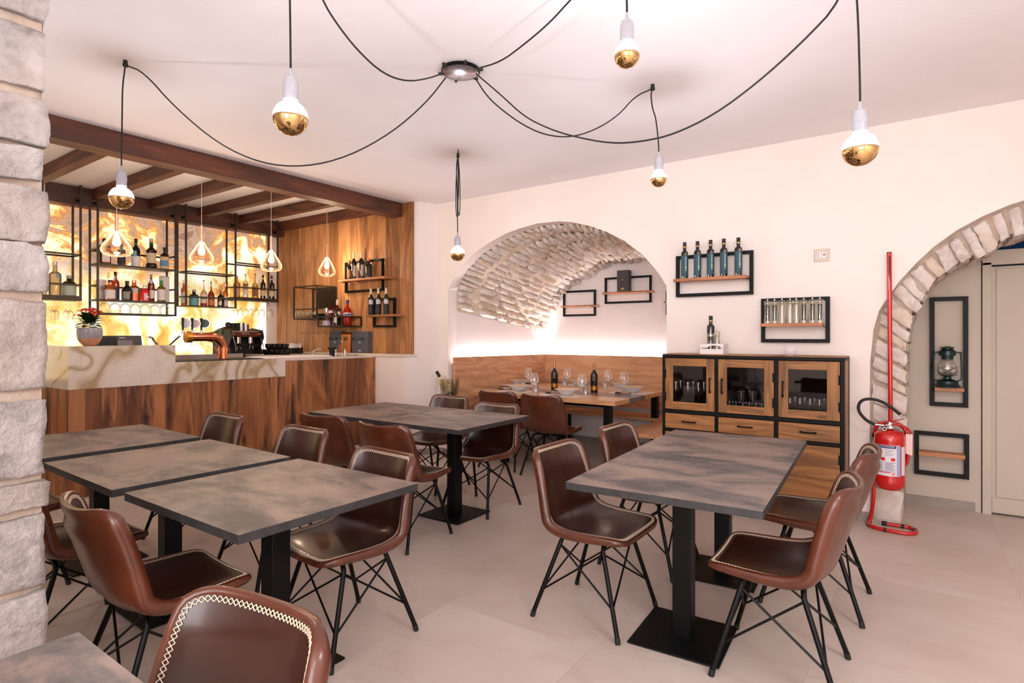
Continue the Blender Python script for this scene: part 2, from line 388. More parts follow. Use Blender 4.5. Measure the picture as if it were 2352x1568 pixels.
floor = struct('floor', MB().box(-7.8, 3.0, -3.1, 7.0, -.06, -.0012), M['grout'], smooth=False)
tile_me = mesh('floor_tile', MB().box(-.4043, .4043, -.8093, .8093, -.004, 0), M['tile'], smooth=False)
for i in range(-7, 5):
    for j in range(-3, 3):
        cx, cyy = -1.2 + .81 * (i + .5) + 0, 2.27 + 1.62 * (j + .5)
        o = bpy.data.objects.new('floor_tile', tile_me); COL.objects.link(o); o.parent = floor
        o.location = (cx, cyy, 0)
        if (i + j) % 2: o.rotation_euler = (0, 0, pi)
ZCB = 2.985                             # the bar bay ceiling sits a little higher between the joists
struct('ceiling', MB().box(-5.1, 3.0, -3.1, 5.3, ZC, ZC + .1), M['ceil'], smooth=False)
struct('ceiling_bar', MB().box(-7.8, -5.1, -3.1, 5.3, ZCB, ZCB + .1), M['ceil'], smooth=False)
struct('wall_right', MB().box(2.9, 3.0, -3.1, 7, 0, ZC), M['wall'], smooth=False)
struct('wall_front', MB().box(-7.8, 3.0, -3.1, -3.0, 0, ZC), M['wall'], smooth=False)
struct('wall_left', MB().box(-7.8, XO - .02, -3.0, 5.22, 0, 3.1), M['niche'], smooth=False)
# solid corner block between bar and niche: low part stands further out than the upper part
XL = -4.85                             # the return wall runs slightly askew from the niche wall corner to the ledge end
def xret(y): return XR + (XL - XR) * (YB - y) / (YB - YLW)
mb = MB().prism([(XO - .02, YP + .03), (xret(YP + .03), YP + .03), (XR, YB), (XR, 5.22), (XO - .02, 5.22)], 'z', 0, 3.1)
mb.prism([(XBAR - .001, YLW), (XL, YLW), (xret(YP + .03), YP + .03), (XBAR - .001, YP + .03)], 'z', 0, 1.142)
struct('wall_side', mb, M['wall'], smooth=False)

# arched openings of the back wall
outerN = [(1029, 665), (1041, 640), (1060, 611), (1092, 579), (1127, 555), (1162, 536), (1194, 524), (1234, 513), (1282, 508), (1315, 510), (1355, 519),
          (1395, 533), (1435, 553.5), (1475, 584), (1502, 614), (1518, 635), (1531, 657)]
profN = [(atY(x, y, YB)[0], atY(x, y, YB)[2]) for x, y in outerN]
outerA = [(2000, 900), (1999, 830), (2006, 757), (2019, 713), (2040, 680.6), (2066, 645), (2104, 604), (2145, 566), (2198, 528), (2257, 496), (2321.5, 469), (2352, 460)]
profA = [(atY(x, y, YB)[0], atY(x, y, YB)[2]) for x, y in outerA]
profA[0] = (-.327, profA[0][1]); profA[1] = (-.324, profA[1][1])
profA += [(.68, 2.312), (.80, 2.322)]
profA = profA + [(1.6 - x, z) for x, z in reversed(profA[:-1])]
def openings():
    out = []
    for p in (profN, profA):
        out.append([(p[0][0], 0)] + p + [(p[-1][0], 0)])
    return out
mb = MB(); xs = [-4.69]
segs = []
def col(xa, xb, za, zb, Y): mb.add([(xa, Y, za), (xb, Y, zb), (xb, Y, ZC), (xa, Y, ZC)], [(0, 1, 2, 3)])
x = -4.69
TK = .15
for op in openings():
    col(x, op[0][0], 0, 0, YB)
    ins = op[1:-1]
    for a, b in zip(ins, ins[1:]): 
        if b[0] > a[0]: col(a[0], b[0], a[1], b[1], YB)
    for a, b in zip(op, op[1:]): mb.add([(a[0], YB, a[1]), (b[0], YB, b[1]), (b[0], YB + TK, b[1]), (a[0], YB + TK, a[1])], [(0, 1, 2, 3)])
    x = op[-1][0]
col(x, 3.0, 0, 0, YB)
mb.keep = True
wb = struct('wall_back', mb, M['wall'], ang=35)
bb = MB()
bb.box(-.46 + .01, -.335, YB - .012, YB, 0, .07)
struct('baseboard_back', bb, M['skirt'], smooth=False)
struct('baseboard_side', MB().prism([(XL, YLW), (XL + .013, YLW - .005), (XR + .013, YB - .003), (XR, YB)], 'z', 0, .07).box(XR, profN[0][0], YB - .012, YB, 0, .07).box(-5.34, XL, YLW - .012, YLW, 0, .07), M['skirt'], smooth=False)
# flush access panel high on the back wall
p0 = atY(1712, 475, YB); p1 = atY(1771, 424, YB)
struct('trim_1', MB().box(p0[0], p1[0], YB - .004, YB, p0[2], p1[2]), M['wall'], bev=.001)

# ------------------------------------------------------------------ rocks
def rock(mb, c, d, seed, n=5, amp=.012, rnd_=.18, rot=None, nz=9.0):
    """irregular dressed stone: cube grid pulled in at the corners and roughened"""
    vs = {}; idx = []
    def vid(p):
        k = tuple(round(q, 5) for q in p)
        if k not in vs: vs[k] = len(idx); idx.append(p)
        return vs[k]
    fs = []
    for ax in range(3):
        for sg in (-1, 1):
            for i in range(n):
                for j in range(n):
                    q = []
                    for di, dj in ((0, 0), (1, 0), (1, 1), (0, 1)):
                        u, v_ = -1 + 2 * (i + di) / n, -1 + 2 * (j + dj) / n
                        p = [0, 0, 0]; p[ax] = sg; p[(ax + 1) % 3] = u; p[(ax + 2) % 3] = v_
                        q.append(vid(tuple(p)))
                    fs.append(tuple(q) if sg > 0 else tuple(q[::-1]))
    off = Vector((seed * 3.17, seed * 1.91, seed * 7.3))
    out = []
    for p in idx:
        v = Vector(p); s = v.normalized() * 1.25
        v = v.lerp(s, rnd_) if True else v
        w_ = Vector((v.x * d[0] / 2, v.y * d[1] / 2, v.z * d[2] / 2))
        nn = noise.noise_vector(w_ * nz + off) + noise.noise_vector(w_ * nz * 3 + off) * .45 + noise.noise_vector(w_ * nz * 8 + off) * .2
        w_ += nn * amp
        if rot: w_ = rot @ w_
        out.append(w_ + Vector(c))
    mb.add(out, fs)

# ------------------------------------------------------------------ rough stone pillar close on the left
XP, YE = -2.13, .588
pil = struct('wall_pillar', MB().grid(lambda u, v: (XP + .016 + .016 * noise.noise((0, u * 9, v * 30)), -.62 + u * (YE - .006 + .62), v * ZC), 30, 90)
             .grid(lambda u, v: (XP + .016 - u * .6, YE - .006 + .014 * noise.noise((5, u * 9, v * 30)), v * ZC), 8, 90).box(XP - .62, XP - .025, -.62, YE - .03, 0, ZC), M['mortar'])
PSC = depth(XP, YE) / FPX
rows = [(-330, -150), (-140, -45), (-32, 64), (84, 217), (240, 342), (356, 424), (444, 560), (566, 676), (690, 895), (916, 1084), (1099, 1157), (1170, 1331), (1346, 1500), (1512, 1640), (1655, 1790), (1800, 1850)]
for k, (ya, yb) in enumerate(rows):
    za, zb = HC - (yb - HZ) * PSC, HC - (ya - HZ) * PSC
    za, zb = max(za, 0), min(zb, ZC)
    if zb - za < .03: continue
    mb = MB(); L = .34 + .12 * rnd.random()
    rock(mb, (XP - .1, YE - L / 2 + .004 - .006 * rnd.random(), (za + zb) / 2), (.27 + .02 * rnd.random(), L, zb - za), k + 1, 26, .011, .06, nz=8)
    struct('stone', mb, M['stone'], pil, ang=180)
    mb = MB(); rock(mb, (XP - .1, YE - L - .24, (za + zb) / 2 + .02), (.27, .4, (zb - za) * .95), k + 40, 8, .008, .05)
    struct('stone', mb, M['stone'], pil, ang=180)

# ------------------------------------------------------------------ niche: plastered walls, stone vault
YN0, YN1, XN0, XN1 = YB + TK, 6.75, -4.53, -4.27
mb = MB()
mb.add([(XN0, YN0, 0), (XN1, YN1, 0), (XN1, YN1, 2.7), (XN0, YN0, 2.7)], [(0, 1, 2, 3)])
mb.add([(XN1, YN1, 0), (-1.86, YN1, 0), (-1.86, YN1, 2.7), (XN1, YN1, 2.7)], [(0, 1, 2, 3)])
mb.add([(-1.86, YN1, 0), (-1.893, YN0, 0), (-1.893, YN0, 2.7), (-1.86, YN1, 2.7)], [(0, 1, 2, 3)])
mb.keep = True
struct('wall_niche', mb, M['niche'], smooth=False)
struct('baseboard_niche', MB().box(XN1, -1.87, YN1 - .012, YN1, 0, .07), M['skirt'], smooth=False)
# vault surface between the front profile and the curve it cuts on the back wall
inner = [(-4.50, 1.69), (-4.50, 1.83)] + [(max(-4.49, min(-1.90, x)), z + .014) for x, z in profN] 
inner = inner[:2] + [p for p in inner[2:] if p[1] > 1.86 or p[0] > -3] + [(-1.9, 1.69)]
bk = [(1236, 762), (1247, 748), (1256, 737), (1290.5, 681), (1333, 646), (1368, 627), (1395, 608.6), (1422, 600.5), (1446, 598)]
backp = [(atY(x, y, YN1)[0], atY(x, y, YN1)[2]) for x, y in bk]
backp[0] = (XN1, backp[0][1])
backp += [(-2.75, 2.34), (-2.5, 2.31), (-2.25, 2.24), (-2.05, 2.08), (-1.9, 1.8), (-1.87, 1.6)]
def resample(p, n):
    L = [0]
    for a, b in zip(p, p[1:]): L.append(L[-1] + sqrt((a[0] - b[0]) ** 2 + (a[1] - b[1]) ** 2))
    out = []
    for i in range(n + 1):
        t_ = L[-1] * i / n; k = 0
        while k < len(L) - 2 and L[k + 1] < t_: k += 1
        f = (t_ - L[k]) / max(1e-6, L[k + 1] - L[k]); out.append((p[k][0] + (p[k + 1][0] - p[k][0]) * f, p[k][1] + (p[k + 1][1] - p[k][1]) * f))
    return out
NS = 240
fp, bp = resample(inner, NS), resample(backp, NS)
def vault(s, t_):
    s = min(1, max(0, s)); i = min(NS - 1, int(s * NS)); f = s * NS - i
    a = (fp[i][0] + (fp[i + 1][0] - fp[i][0]) * f, fp[i][1] + (fp[i + 1][1] - fp[i][1]) * f)
    b = (bp[i][0] + (bp[i + 1][0] - bp[i][0]) * f, bp[i][1] + (bp[i + 1][1] - bp[i][1]) * f)
    g = t_ if t_ < .25 else t_
    return Vector((a[0] + (b[0] - a[0]) * g, YN0 - .012 + (YN1 - YN0 + .012) * t_, a[1] + (b[1] - a[1]) * g))
def vnorm(s, t_):
    e = .004
    ds = vault(s + e, t_) - vault(s - e, t_); dt = vault(s, min(1, t_ + .02)) - vault(s, max(0, t_ - .02))
    n_ = ds.cross(dt); n_.normalize(); return n_ if n_.dot(Vector((-3.2, 6, 1.2)) - vault(s, t_)) > 0 else -n_
def vs_(u, v):
    p = vault(u, v); n_ = vnorm(u, v)
    return p + n_ * (.022 * noise.noise(p * 5) + .012 * noise.noise(p * 14))
mbv = MB().grid(vs_, 200, 70); mbv.keep = False
struct('trim_2', MB().prism([(-4.62, ZC), (-4.62, 1.6), (-4.535, 1.6)] + [(x, z + .02) for x, z in profN] + [(-1.885, 1.6), (-1.8, 1.6), (-1.8, ZC)], 'y', YB + .03, YN0 + .02), M['wall'])
struct('ceiling_niche', MB().box(-4.7, -1.75, YB + .05, 6.9, 2.86, 2.92).box(-4.7, -4.6, YB + .05, 6.9, 1.9, 2.9).box(-1.85, -1.75, YN0 + .01, 6.9, 0, 2.9).box(-4.7, -1.75, 6.77, 6.9, 0, 2.9), M['niche'], smooth=False)  # hidden casing round the vault, added to keep world light from leaking in
vt = struct('wall_vault', mbv, M['stonem'], ang=60)
def patch(s0, s1, t0, t1, seed, h):
    mb = MB(); off = Vector((seed * 2.3, seed * 5.1, seed))
    def fn(u, v):
        # blunt outline so that the pieces are not rectangles
        uu, vv = u * 2 - 1, v * 2 - 1
        r = max(abs(uu), abs(vv)); k = (abs(uu) ** 3.2 + abs(vv) ** 3.2) ** (1 / 3.2)
        if r > 1e-6: uu, vv = uu * r / k, vv * r / k
        s = (s0 + s1) / 2 + uu * (s1 - s0) / 2; t_ = (t0 + t1) / 2 + vv * (t1 - t0) / 2
        p = vault(s, max(0, min(1, t_))); n_ = vnorm(s, max(.02, min(.98, t_)))
        e = (1 - abs(uu) ** 4) * (1 - abs(vv) ** 5)
        return p + n_ * (.0 + (h + .020 * noise.noise(p * 9 + off) + .014 * noise.noise(p * 26 + off) + .007 * noise.noise(p * 60 + off)) * e) + noise.noise_vector(p * 6 + off) * .008
    mb.grid(fn, 8, 12); struct('stone', mb, M['stonew'], vt, ang=28)
r5 = random.Random(11); s = .004; k = 0
while s < .985:                                  # the ring of upright stones at the front edge
    w_ = r5.uniform(.014, .026); patch(s, min(.996, s + w_), 0, r5.uniform(.13, .19), k, r5.uniform(.03, .055)); s += w_ + .003; k += 1
s = .0
while s < .99:                                   # courses running into the vault
    w_ = r5.uniform(.018, .028); t_ = r5.uniform(.17, .22)
    while t_ < .97:
        L = r5.uniform(.11, .24); patch(s, min(1, s + w_ * r5.uniform(.85, 1)), t_, min(1.0, t_ + L), k, r5.uniform(.025, .06)); t_ += L + .008; k += 1
    s += w_ + .0025

# ------------------------------------------------------------------ stone arch of the alcove on the right
arch = struct('wall_arch', MB().box(-.30, -.12, YB + .08, 5.8, 0, 1.2), M['mortar'], smooth=False)
YF = YB + .055                                     # face of the exposed stones, set back from the plaster edge
inA = [(2063, 1192), (2070, 1050), (2075, 900), (2076.4, 792), (2084, 745), (2095.5, 716), (2116, 689), (2142.5, 645), (2192, 604), (2236, 585), (2280, 566), (2307, 540), (2352, 531)]
inp = [(atY(x, y, YF)[0], atY(x, y, YF)[2]) for x, y in inA]; inp[0] = (inp[0][0], 0); inp += [(.66, 2.13), (.8, 2.14)]
otp = [(-.327, 0)] + [p for p in profA[:14]]
otp = [p for p in otp if p[0] <= .8]
NA = 200; ri, ro = resample(inp, NA), resample(otp, NA)
def lerp2(L, s): i = min(NA - 1, int(s * NA)); f = s * NA - i; return (L[i][0] + (L[i + 1][0] - L[i][0]) * f, L[i][1] + (L[i + 1][1] - L[i][1]) * f)
mb = MB()
def ringf(u, v):
    a = lerp2(ri, u); b = lerp2(ro, u); f = v
    p = Vector((a[0] + (b[0] - a[0]) * f, YF + .02, a[1] + (b[1] - a[1]) * f)); p.y += .01 * noise.noise(p * 12); return p
def sofg(sgn):
    def f(u, v):
        a = lerp2(ri, u); p = Vector((a[0] + .02 * v, YF + .02 + v * .66, a[1])); p += noise.noise_vector(p * 9) * .012; return p
    return f
mb.grid(ringf, 120, 6).grid(sofg(1), 120, 14)
mb.v += [(1.6 - x, y, z) for x, y, z in mb.v]; nf = len(mb.f); half = len(mb.v) // 2
mb.f += [tuple(i + half for i in f[::-1]) for f in mb.f]; mb.m *= 2
struct('mortar_bed', mb, M['mortar'], arch, ang=180)
r6 = random.Random(3)
def arch_stone(u0, u1, dep, seed, mirror=False, mat='stonew', fr=0.0):
    mb = MB(); off = Vector((seed * 1.7, seed * 3.3, seed * .7)); n = 7
    def pt(u, v, y):
        a = lerp2(ri, u0 + (u1 - u0) * u); b = lerp2(ro, u0 + (u1 - u0) * u)
        v2 = -.13 + fr * .09 + v * (1.07 - fr * .2)
        return Vector((a[0] + (b[0] - a[0]) * v2, y, a[1] + (b[1] - a[1]) * v2))
    def mod(p, e): return p + noise.noise_vector(p * 8 + off) * .018 + noise.noise_vector(p * 26 + off) * .008 + noise.noise_vector(p * 60 + off) * .003
    mb.grid(lambda u, v: mod(pt(u, v, YF - .004 + .012 * (abs(2 * u - 1) ** 6 + abs(2 * v - 1) ** 6)), 0), n, 8)
    mb.grid(lambda u, v: mod(pt(u, 0, YF - .004 + .012 + v * dep), 0), n, 8)
    mb.grid(lambda u, v: mod(pt(0, u, YF + .008 + v * dep), 0), 5, 4).grid(lambda u, v: mod(pt(1, u, YF + .008 + v * dep), 0), 5, 4)
    if mirror: mb.v = [(1.6 - v[0], v[1], v[2]) for v in mb.v]
    struct('stone', mb, M[mat], arch, ang=35)
for mirror in (False, True):
    u = .0; k = 0
    hs = [.095, .055, .06, .045, .05, .055, .032, .04, .045, .03, .034, .045, .036, .028, .04, .03, .036, .03, .028, .036, .03, .03]
    for h in hs:
        if u + h > 1: h = 1 - u
        if h < .012: break
        arch_stone(u, u + h - .006, .3 + .3 * r6.random(), k + (50 if mirror else 0), mirror, 'stonew', r6.random())
        u += h; k += 1
    for j in range(16):                             # second row of stones deeper in the soffit
        a = j / 16; mb = MB(); p = lerp2(ri, a + .03); q = lerp2(ri, min(1, a + .06)); 
        ang = atan2(q[1] - p[1], q[0] - p[0]); x = p[0] - .0; c = (x - .03 * sin(ang), YF + .52, p[1] + .05 * cos(ang) * 1)
        if mirror: c = (1.6 - c[0], c[1], c[2]); ang = pi - ang
        rock(mb, c, (.15, .28, .1), j + 90, 7, .014, .15, Matrix.Rotation(-ang, 3, 'Y')); struct('stone', mb, M['stonew'], arch, ang=180)
# alcove behind the arch
YA = 5.83
zt = atY(2310, 573, YA)[2]
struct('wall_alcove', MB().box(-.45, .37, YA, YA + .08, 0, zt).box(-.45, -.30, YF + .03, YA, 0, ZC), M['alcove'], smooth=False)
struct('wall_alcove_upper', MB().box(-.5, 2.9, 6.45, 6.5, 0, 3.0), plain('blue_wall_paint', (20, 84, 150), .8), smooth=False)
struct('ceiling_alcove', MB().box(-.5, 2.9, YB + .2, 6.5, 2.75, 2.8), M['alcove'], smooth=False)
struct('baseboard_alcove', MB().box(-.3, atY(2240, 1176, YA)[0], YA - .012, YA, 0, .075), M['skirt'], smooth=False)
xa = atY(2256, 900, YA)[0]; xb = atY(2277, 900, YA)[0]
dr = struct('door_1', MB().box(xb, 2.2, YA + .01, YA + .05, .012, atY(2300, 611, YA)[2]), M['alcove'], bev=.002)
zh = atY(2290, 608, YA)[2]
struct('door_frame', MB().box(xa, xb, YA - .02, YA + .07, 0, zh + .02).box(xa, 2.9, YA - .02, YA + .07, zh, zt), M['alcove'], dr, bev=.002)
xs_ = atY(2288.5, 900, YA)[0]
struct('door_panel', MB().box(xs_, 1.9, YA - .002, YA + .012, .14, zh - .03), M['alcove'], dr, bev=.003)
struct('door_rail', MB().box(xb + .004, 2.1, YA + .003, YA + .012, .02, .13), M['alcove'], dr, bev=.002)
# ------------------------------------------------------------------ bar zone: beams, onyx wall, oak panelling
XBM = atY(924.5, 480, YP)[0]; ZBM = atY(924.5, 498, YP)[2]
b = obj('ceiling_beam', MB().box(XBM - .18, XBM, -.9, YP - .001, ZBM, ZC - .0005).box(XBM - .18, XBM - .07, -.9, YP - .001, ZC - .0005, ZCB), M['beam'], bev=.006)
tag(b, 'long dark brown timber beam above the front edge of the bar', 'beam', 'main beams over the bar')
b = obj('ceiling_beam', MB().box(XO + .002, -7.37, -.9, YP - .001, ZBM, ZCB), M['beam'], bev=.006)
tag(b, 'dark timber wall beam above the glowing stone wall', 'beam', 'main beams over the bar')
jl = ['dark ceiling joist against the oak panel wall, end of the row', 'dark ceiling joist next to the one along the oak panel wall', 'third dark ceiling joist counted from the oak panel wall',
      'fourth dark ceiling joist from the oak panel wall, above the middle of the bar', 'fifth dark ceiling joist from the oak panel, right above the reddish plant corner', 'dark ceiling joist nearest the rough stone pillar, running behind the leftmost hanging bulb']
yj = [4.79, 4.225, 3.69, 3.13, 2.56, 1.95, 1.36, .7]
# joist edges measured at their lower front corners
for k, y in enumerate(yj[:7]):
    o = obj('ceiling_joist', MB().box(-7.37, XBM - .18, y - .09, y if k else YP - .001, 2.872, ZCB), M['joist'], bev=.004)
    tag(o, jl[k] if k < 6 else 'dark ceiling joist hidden mostly behind the rough stone pillar', 'joist', 'ceiling joists over the bar')
# onyx cladding: three tall backlit slabs
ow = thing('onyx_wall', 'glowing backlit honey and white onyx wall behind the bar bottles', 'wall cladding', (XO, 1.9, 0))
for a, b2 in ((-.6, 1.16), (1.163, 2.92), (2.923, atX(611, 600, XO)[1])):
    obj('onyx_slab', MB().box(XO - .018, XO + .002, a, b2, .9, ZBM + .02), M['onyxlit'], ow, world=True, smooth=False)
# oak planks of the panel wall
pw = thing('oak_panel_wall', 'rustic oak plank panelling on the wall at the end of the bar', 'wall panelling', (-6, YP, 0))
pxs = [637, 657, 683, 718, 756, 777, 805, 828, 859, 886, 918, 947]
for a, b2 in zip(pxs, pxs[1:]):
    xa_, xb_ = atY(a, 600, YP)[0], atY(b2, 600, YP)[0]
    obj('plank', MB().box(xa_ + .0008, xb_ - .0008, YP + rnd.uniform(0, .0015), YP + .03, 1.177, ZC if xa_ > XBM - .2 else ZCB), M['oak'], pw, world=True, smooth=False)
x0_, x1_ = atY(688, 763, YP)[0], atY(752, 763, YP)[0]
zz = atY(720, 764, YP)[2]
obj('ledge', MB().box(x0_, x1_, YP - .008, YP + .001, zz - .012, zz + .012), M['oak'], pw, world=True)

# ------------------------------------------------------------------ the bar counter
bar = thing('bar_counter', 'long bar with dark rustic oak plank front under a stone worktop', 'bar counter', (XBAR, YBAR, 0))
obj('carcass', MB().box(-5.93, XBAR - .022, YBAR + .03, 4.68, .125, 1.128).box(-7.5, -5.9, 4.06, 4.68, .9, 1.128), M['dark'], bar, world=True, smooth=False)
ye = YBAR; pys = [157.5, 196, 234, 271.5, 325.5, 384, 447, 490, 548.5, 590, 637, 683, 718, 758, 796, 835, 866.5]
edges = [atX(p, 950, XBAR)[1] for p in pys]
for a, b2 in zip(edges, edges[1:]):
    top = 1.128
    obj('plank', MB().box(XBAR - .02, XBAR - rnd.uniform(0, .001), a + .0006, min(b2, 4.72) - .0006, .125, top), M['oakbar'], bar, world=True, smooth=False)
for k in range(5):
    x1_ = XBAR - k * .2; obj('plank', MB().box(x1_ - .1994, x1_ - (.0 if k else .0006), YBAR, YBAR + .02, .125, .973), M['oakbar'], bar, world=True, smooth=False)
obj('plinth', MB().box(-6.3, XBAR - .012, YBAR + .012, YBAR + .03, 0, .125).box(XBAR - .03, XBAR - .012, YBAR + .012, 4.68, 0, .125), M['onyx'], bar, world=True, smooth=False)
ys1, ys2 = atX(402, 810, XBAR)[1], atX(654.8, 840, XBAR)[1]
obj('onyx_fascia', MB().prism([(YBAR - .004, .973), (ys2, .973), (ys2, 1.158), (ys1, 1.158), (ys1, 1.285), (YBAR - .004, 1.285)], 'x', XBAR - .019, XBAR + .006), M['onyx'], bar, world=True, smooth=False, label='polished cream onyx slab with swirling brown veins')
obj('onyx_fascia', MB().box(-6.35, XBAR - .019, YBAR - .004, YBAR + .016, .973, 1.285), M['onyx'], bar, world=True, smooth=False)
obj('raised_top', MB().box(-5.72, XBAR + .006, YBAR - .004, ys1, 1.285, 1.307), M['onyx'], bar, world=True, smooth=False).data.materials[0] = M['onyx']
obj('raised_top', MB().box(-6.35, -5.72, YBAR - .004, YBAR + .3, 1.285, 1.307).box(-5.72, -5.70, ys1 - .02, ys1, 1.155, 1.285), M['onyx'], bar, world=True, smooth=False)
M['slab'] = varied('pale_stone_worktop', (214, 196, 180), (226, 212, 198), 8, .22)
obj('worktop', MB().box(-5.95, XBAR + .004, ys1, 4.678, 1.130, 1.155).box(-7.5, -5.95, 4.05, 4.678, 1.130, 1.155), M['slab'], bar, world=True, bev=.002)
obj('wall_ledge', MB().prism([(-7.5, 4.679), (XL + .004, 4.679), (xret(YP) + .004, YP - .001), (xret(YP + .02), YP + .029), (-7.5, YP + .029)], 'z', 1.1425, 1.176), M['slab'], bar, world=True, bev=.002)
pa, pb = atX(406, 824, -5.40), atX(603, 818, -5.42)
dt = obj('drip_tray', MB().box(-5.80, -5.385, pa[1], pb[1], 1.155, 1.162).box(-5.78, -5.40, pa[1] + .02, pb[1] - .02, 1.162, 1.165), M['blackm'], bev=.002)
tag(dt, 'flat black drip tray let into the worktop under the copper beer tap', 'drip tray')
bc = obj('back_counter', MB().box(-7.53, -6.94, .2, 4.03, .88, .93).box(-7.51, -6.98, .2, 4.03, 0, .88), M['blackm'], bev=.003)
tag(bc, 'dark back counter below the glowing onyx wall', 'counter')

bs = obj('steel_upstand', MB().box(-5.975, -5.952, pa[1] - .05, pb[1] + .1, 1.155, 1.20), M['steel'], bev=.002)
tag(bs, 'brushed steel upstand along the back edge of the worktop behind the drip tray', 'upstand')
# ------------------------------------------------------------------ square tables
def table(name, label, corners, group, shift=0):
    # corners: table-top corners on z = .75
    cx = sum(c[0] for c in corners) / 4; cy_ = sum(c[1] for c in corners) / 4
    rz = atan2(corners[1][1] - corners[0][1], corners[1][0] - corners[0][0])
    dl = lambda a, b: sqrt((corners[a][0] - corners[b][0]) ** 2 + (corners[a][1] - corners[b][1]) ** 2)
    rz = (rz + atan2(corners[2][1] - corners[3][1], corners[2][0] - corners[3][0])) / 2
    W = (dl(0, 1) + dl(3, 2)) / 2; D = (dl(0, 3) + dl(1, 2)) / 2
    t_ = thing(name, label, 'table', (cx, cy_, 0), rz, group)
    mb = MB().box(-W / 2, W / 2, -D / 2, D / 2, .7485, .75).mat(1).box(-W / 2 + .0003, W / 2 - .0003, -D / 2 + .0003, D / 2 - .0003, .718, .7485)
    obj('tabletop', mb, [M['lam'], M['lamedge']], t_, smooth=False)
    obj('column', MB().box(-.042, .042, -.042, .042, .008, .712), M['black'], t_, bev=.003)
    obj('mounting_plate', MB().box(-.2, .2, -.03, .03, .712, .718).box(-.03, .03, -.2, .2, .7121, .7179), M['black'], t_)
    obj('base_plate', MB().box(-.2, .2, -.2, .2, .003, .011), M['blackm'], t_, bev=.002)
    obj('foot', MB().box(-.19, -.16, -.19, -.16, 0, .003).box(.16, .19, -.19, -.16, 0, .003).box(-.19, -.16, .16, .19, 0, .003).box(.16, .19, .16, .19, 0, .003), M['rubber'], t_, kind='stuff')
    return t_
zt_ = .75
def C_(p): return atZ(p[0], p[1], zt_)[:2]
def mid(a, b, f=.5): return (a[0] + (b[0] - a[0]) * f, a[1] + (b[1] - a[1]) * f)
def shrink(q, e=.0012):
    cx = sum(c[0] for c in q) / 4; cy_ = sum(c[1] for c in q) / 4
    return [(c[0] + (cx - c[0]) * e * 2, c[1] + (cy_ - c[1]) * e * 2) for c in q]
TG = 'square grey tables on black pedestals'
Rq = [C_(p) for p in [(1276.5, 1102.9), (1725, 1169.2), (1870.9, 1013), (1566.7, 986.8)]]
def square(q):
    a = ((atan2(q[1][1] - q[0][1], q[1][0] - q[0][0]) + atan2(q[2][1] - q[3][1], q[2][0] - q[3][0])) / 2)
    dd = lambda i, j: sqrt((q[i][0] - q[j][0]) ** 2 + (q[i][1] - q[j][1]) ** 2)
    W, D = (dd(0, 1) + dd(3, 2)) / 2, (dd(0, 3) + dd(1, 2)) / 2; cx, cy_ = sum(p[0] for p in q) / 4, sum(p[1] for p in q) / 4
    return [(cx + x * W / 2 * cos(a) - y * D / 2 * sin(a), cy_ + x * W / 2 * sin(a) + y * D / 2 * cos(a)) for x, y in ((-1, -1), (1, -1), (1, 1), (-1, 1))]
Rq = square(Rq)
m0, m1 = mid(Rq[0], Rq[3]), mid(Rq[1], Rq[2])
table('dining_table', 'grey concrete-look square table nearest the viewer of the pair on the right', shrink([Rq[0], Rq[1], m1, m0]), TG)
table('dining_table', 'grey concrete-look square table of the right pair, beside the wooden sideboard', shrink([m0, m1, Rq[2], Rq[3]]), TG)
Cq = [C_(p) for p in [(710.8, 945.6), (1056, 988.3), (1215.1, 953.8), (882.2, 922.9)]]
m0, m1 = mid(Cq[0], Cq[1]), mid(Cq[3], Cq[2])
table('dining_table', 'grey square table of the middle pair, on the side of the bar front', shrink([Cq[0], m0, m1, Cq[3]]), TG)
table('dining_table', 'grey square table of the middle pair, on the side of the niche', shrink([m0, Cq[1], Cq[2], m1]), TG)
def rect(x0, x1, y0, y1): return [(x0, y0), (x1, y0), (x1, y1), (x0, y1)]
L2 = [C_(p) for p in [(99.1, 1063), (260.6, 1125.5), (664.2, 1048.2), (480.5, 1007.4)]]
L3a, L3b, L3c = C_((285.4, 1131.1)), C_((546.8, 1229.3)), C_((960.4, 1108.7))
table('dining_table', 'large grey square table in the left foreground, nearest of the row of three', shrink([L3a, L3b, L3c, (L3a[0], L3c[1])]), TG)
table('dining_table', 'grey square table in the middle of the left row of three', shrink(L2), TG)
L1b, L1c = C_((324.9, 973.5)), C_((458.8, 1002.8))
table('dining_table', 'grey square table farthest left, partly behind the rough stone pillar', shrink([(L1b[0], L1b[1] - .81), (L1c[0], L1c[1] - .81), L1c, L1b]), TG)
Fb = C_((180, 1450.5))
table('dining_table', 'grey square table corner cut off by the bottom left of the frame', [(Fb[0], Fb[1] - .82), (Fb[0] + .84, Fb[1] - .82), (Fb[0] + .84, Fb[1]), Fb], TG)

